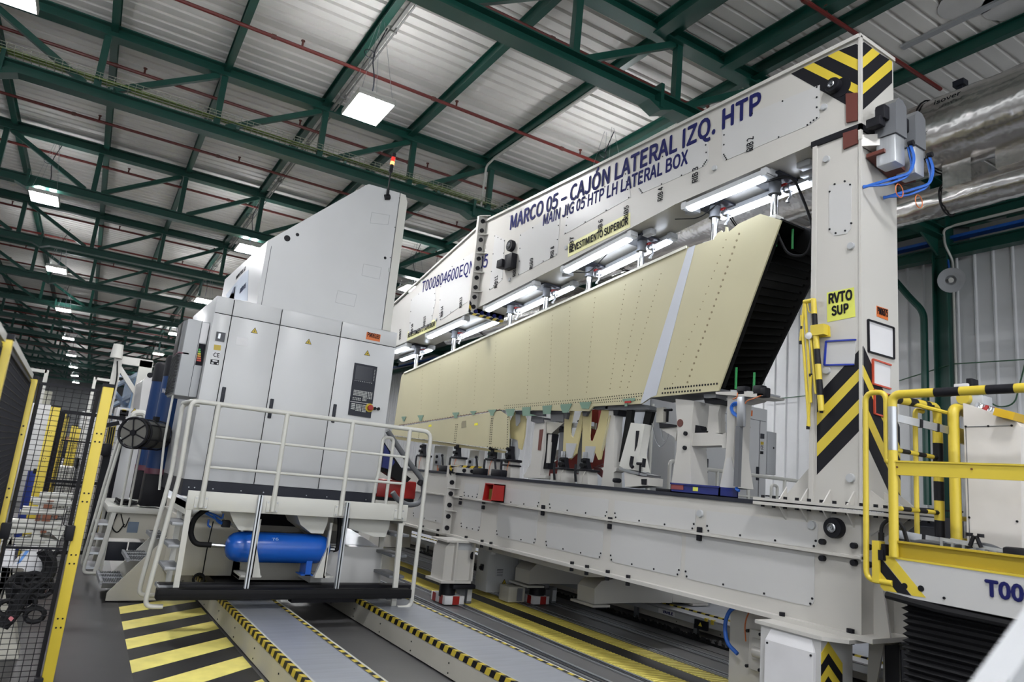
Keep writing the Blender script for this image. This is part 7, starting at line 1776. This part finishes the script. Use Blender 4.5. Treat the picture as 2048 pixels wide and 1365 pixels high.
# white tarpaulin wall, blue drum and far machines
t = thing('white_partition', 'tall plain white partition behind the left fence', 'partition', (-1.2, 15, 0))
mb = MB(); mb.box((-1.6, 9, 0), (-1.5, 40, 1.3)); mb.build('partition_sheet', RAILW, t)
mb = MB(); mb.box((-1.62, 9, 1.3), (-1.48, 40, 1.34)); mb.build('partition_cap', GREYCAB, t)
for nm, lab, q0, q1, Y, m in (('blue_drum', 'blue plastic drum half hidden by the background fence', (345, 930), (400, 1180), 13.0, mat('drum_blue', (.01, .03, .22), .4)),):
    a, b = at(q0[0]/4.55, 700 + q0[1]/4.55, Y=Y), at(q1[0]/4.55, 700 + q1[1]/4.55, Y=Y)
    mb = MB(); mb.cyl((a.x + .06, Y, 0), (a.x + .06, Y, 1.15), .13, seg=20); tag(mb.build(nm, m), lab, 'drum')
# portal frame with lattice of the next machine
YP = 14.5
pf = lambda x, y, Y=YP: at(x/4.55, 700 + y/4.55, Y=Y)
t = thing('lattice_portal', 'white lattice portal frame of a far machine beside the blue filters', 'portal frame', (1.0, YP, 0))
mb = MB(); a, b = pf(1085, 60), pf(985, 690); mb.bar((a.x, YP, .0), (a.x, YP, a.z), .13, .13, (0, 1, 0)); c = pf(1335, 105); mb.bar((c.x, YP, 1.9), (c.x, YP, c.z), .22, .1, (0, 1, 0)); mb.bar((a.x, YP, a.z - .06), (c.x + .1, YP, a.z - .06), .1, .14); mb.bar((a.x, YP, a.z - .15), (c.x, YP, c.z - .7), .08, .08); mb.build('portal_frame', RAILW, t)
mb = MB()
for k in range(5):
    z = a.z - .3 - .38*k; y2 = YP + .6 + .5*k
    mb.bar((a.x, YP + .3*k, z + .1), (c.x, y2, z - .25), .06, .06); mb.bar((a.x, y2, z - .25), (c.x, YP + .3*k, z + .1), .06, .06); mb.bar((a.x, y2, z), (c.x, y2, z), .05, .05)
mb.build('lattice_bars', mat('blue_white_paint', (.48, .56, .68), .4), t)
mb = MB(); mb.box((c.x - .12, YP + .3, 1.2), (c.x + .0, YP + 2.5, c.z - .2)); mb.build('glass_panel', mat('blue_grey_glass', (.20, .30, .45), .2), t)
mb = MB(); mb.cyl((a.x - .05, YP - .1, a.z - .05), (a.x - .05, YP - .1, a.z + .2), .10, .08, 14); mb.build('round_cap', RAILW, t)
mb = MB(); mb.tube([(a.x - .02, YP - .12, a.z - .1), (a.x + .03, YP - .1, a.z - .4), (a.x - .02, YP - .1, 1.4)], .012, .1, 6); mb.build('black_cable', RUBBER, t)
t = thing('white_side_wall', 'slanted white side panel with round hole behind the blue filter columns', 'machine housing', (1.5, 13.2, 0))
YW = 13.0
P = [pf(*q, YW) for q in ((1235, 800), (1300, 280), (1592, 75), (1700, 60), (1700, 900))]
mb = MB(); mb.prism(P, (0, 1.2, 0)); sw_ = mb.build('side_panel', PANEL, t)
mb = MB(); mb.disc(pf(1365, 232, YW), NY, .045, 18); mb.disc(pf(1398, 216, YW), NY, .02, 12); mb.build('round_holes', BLACK, sw_)
t = thing('control_cabinet', 'small white cabinet of the far machine below the lattice portal', 'control cabinet', (1.0, 12.6, 0))
YK = 12.5
P = [pf(*q, YK) for q in ((1105, 525), (1330, 555), (1300, 900), (1050, 860))]
mb = MB(); mb.box((P[0].x - .05, YK, .8), (P[1].x, YK + .6, P[0].z)); mb.build('cabinet_body', CABW, t)
for q, m, s in (((1130, 575), BLACK, .06), ((1130, 557), MUSTARD, .03), ((1115, 605), BLACK, .04), ((1110, 625), BLACK, .04)):
    p = pf(*q, YK); mb = MB(); mb.box((p.x - s, YK - .01, p.z - s*.7), (p.x + s, YK, p.z + s*.7)); mb.build('label_plate', m, t)
warn(pf(1222, 562, YK), NY, .10, t)
mb = MB(); mb.tube([pf(*q, YK - .2) for q in ((1215, 625), (1220, 580), (1290, 575), (1320, 590), (1325, 640))], .05, .1, 10); tag(mb.build('white_duct_bend', RAILW), 'white bent duct pipe above the round fan cage', 'pipe')
t = thing('small_conveyor', 'yellow and black guard boards of the far machine beside the fan cage', 'guard boards', (.85, 11.8, 0))
mb = MB(); P = [pf(*q, 11.8) for q in ((985, 710), (1060, 690), (1025, 880), (960, 860))]; mb.prism(P, (0, .05, 0)); mb.build('yellow_board', YELLOW, t)
mb = MB(); 
for x in (1000, 1020, 1042): a, b = pf(x, 705, 11.79), pf(x - 30, 870, 11.79); mb.bar(a, b, .01, .02)
mb.bar(pf(960, 690, 11.75), pf(1085, 665, 11.75), .06, .06); p = pf(965, 930, 11.75); mb.box((p.x - .06, 11.7, p.z - .06), (p.x + .06, 11.8, p.z + .12), bev=.02); mb.box((P[3].x, 11.82, .1), (P[2].x, 11.86, P[3].z)); mb.build('black_fittings', BLACK, t)
mb = MB(); p = pf(885, 870, 13); mb.box((p.x - .05, 13, p.z - .12), (p.x + .05, 13.1, p.z + .12)); tag(mb.build('stack_light', glow('red_lamp_glow', (1.0, .12, .06), 5.0)), 'small glowing red and white stack light behind the mesh', 'lamp')
# person far down the aisle
t = thing('person', 'person in dark clothes and blue shoe covers standing far down the aisle', 'person', (.73, 40, 0))
bx_, by_ = .62, 40.0
def skin_body(name, verts, edges, radii, m, par, root=0, sub=1):
    me = bpy.data.meshes.new(name); me.from_pydata([Vector(v) - Vector(par.location) for v in verts], edges, []); me.update()
    o = bpy.data.objects.new(name, me); COL.objects.link(o); o.parent = par
    o.modifiers.new('skin', 'SKIN'); 
    for i, r in enumerate(radii): me.skin_vertices[0].data[i].radius = (r, r)
    me.skin_vertices[0].data[root].use_root = True
    o.modifiers.new('sub', 'SUBSURF').levels = sub; o.modifiers['sub'].render_levels = sub
    me.materials.append(m); return o
V = [(0,0,.95),(0,0,1.2),(0,0,1.42),(0,0,1.52),(0,-.01,1.62),(.1,0,.9),(.11,-.02,.5),(.12,.0,.08),(.12,-.12,.04),(-.1,0,.9),(-.11,.02,.5),(-.12,.02,.08),(-.12,-.1,.04),(.2,0,1.4),(.27,.02,1.12),(.25,-.1,.9),(-.2,0,1.4),(-.27,.02,1.12),(-.25,-.08,.9)]
E_ = [(0,1),(1,2),(2,3),(3,4),(0,5),(5,6),(6,7),(7,8),(0,9),(9,10),(10,11),(11,12),(2,13),(13,14),(14,15),(2,16),(16,17),(17,18)]
Rr = [.15,.15,.16,.07,.10,.10,.075,.05,.045,.10,.075,.05,.045,.07,.05,.04,.07,.05,.04]
skin_body('body', [(x + bx_, y + by_, z) for x, y, z in V], E_, Rr, mat('dark_overalls', (.015, .017, .03), .7), t)
mb = MB(); mb.lathe((bx_, by_, 1.55), (0, 0, 1), [(0, .05), (.03, .09), (.1, .105), (.17, .09), (.2, .02)], 16); mb.build('head', mat('face_tone', (.45, .25, .17), .6), t)
mb = MB(); mb.lathe((bx_, by_ + .015, 1.63), (0, 0, 1), [(0, .10), (.06, .11), (.12, .09), (.15, .02)], 16); mb.build('hair', mat('dark_hair', (.02, .014, .01), .7), t)
mb = MB(); 
for s in (-1, 1): mb.box((bx_ + s*.12 - .06, by_ - .18, 0.005), (bx_ + s*.12 + .06, by_ + .08, .11), bev=.03)
mb.build('shoe_covers', HBLUE, t)
# white portal pipes and columns farther down the hall
for k, (x, y, z, lab) in enumerate(((-1.1, 24, 4.2, 'cream column with white pipe far behind the left fence'), (1.3, 30, 3.9, 'white pipe frame far behind the portal'))):
    p = pf(430 if k == 0 else 870, 185 if k == 0 else 250, y)
    mb = MB(); mb.box((p.x - .05, y, 0), (p.x + .05, y + .1, p.z)); mb.box((p.x - (2.4 if k == 0 else 0), y, p.z - .09), (p.x + (0 if k == 0 else 1.0), y + .14, p.z)); tag(mb.build('pipe_frame', RAILW), lab, 'frame')
mb = MB(); a, b = pf(385, 370, 26), pf(480, 370, 26); mb.box((a.x, 26, 0), (b.x, 26.8, a.z)); tag(mb.build('cream_pillar', mat('cream_wall', (.40, .39, .32), .6)), 'broad cream pillar in the far background left', 'pillar')
for k, (q0, q1, y, m, lab) in enumerate((((750, 560), (830, 1000), 32, PANEL, 'pale tall far machine near the end of the aisle'), ((620, 970), (730, 1000), 30, MIDGREY, 'low grey machine far down the aisle'), ((270, 480), (330, 1300), 22, PANEL, 'white far machine behind the left fence'), ((480, 1060), (640, 1300), 19, RAILW, 'low white crate stack far behind the gate'))):
    a, b = pf(*q0, y), pf(*q1, y); mb = MB(); mb.box((a.x, y, 0), (b.x, y + 1, a.z), bev=.02); mb.box((a.x + .05, y - .05, 0), (b.x - .05, y + .01, max(.3, a.z*.6)), bev=.02); tag(mb.build('far_machine', m), lab, 'machine')
# near out-of-focus white panel at the lower right corner
t = thing('white_guard_plate', 'blurred white slanted guard plate right in front of the camera, lower right corner', 'guard plate', (1.1, .38, 0))
A, Bq = at(2075, 1180, Y=.38), at(1920, 1392, Y=.38)
mb = MB(); d = (A - Bq); lo = Bq - d * (Bq.z - .02) / d.z if False else Bq - d*3.0
mb.prism([A + d*.6, Bq - d*.6, Bq - d*.6 + Vector((.5, 0, 0)), A + d*.6 + Vector((.5, 0, 0))], (0, -.03, 0)); pz = mb.build('plate', GREYCAB, t)
mb = MB(); mb.box((1.05, .33, 0), (1.12, .38, 1.5)); mb.build('plate_stand', RAILW, t)
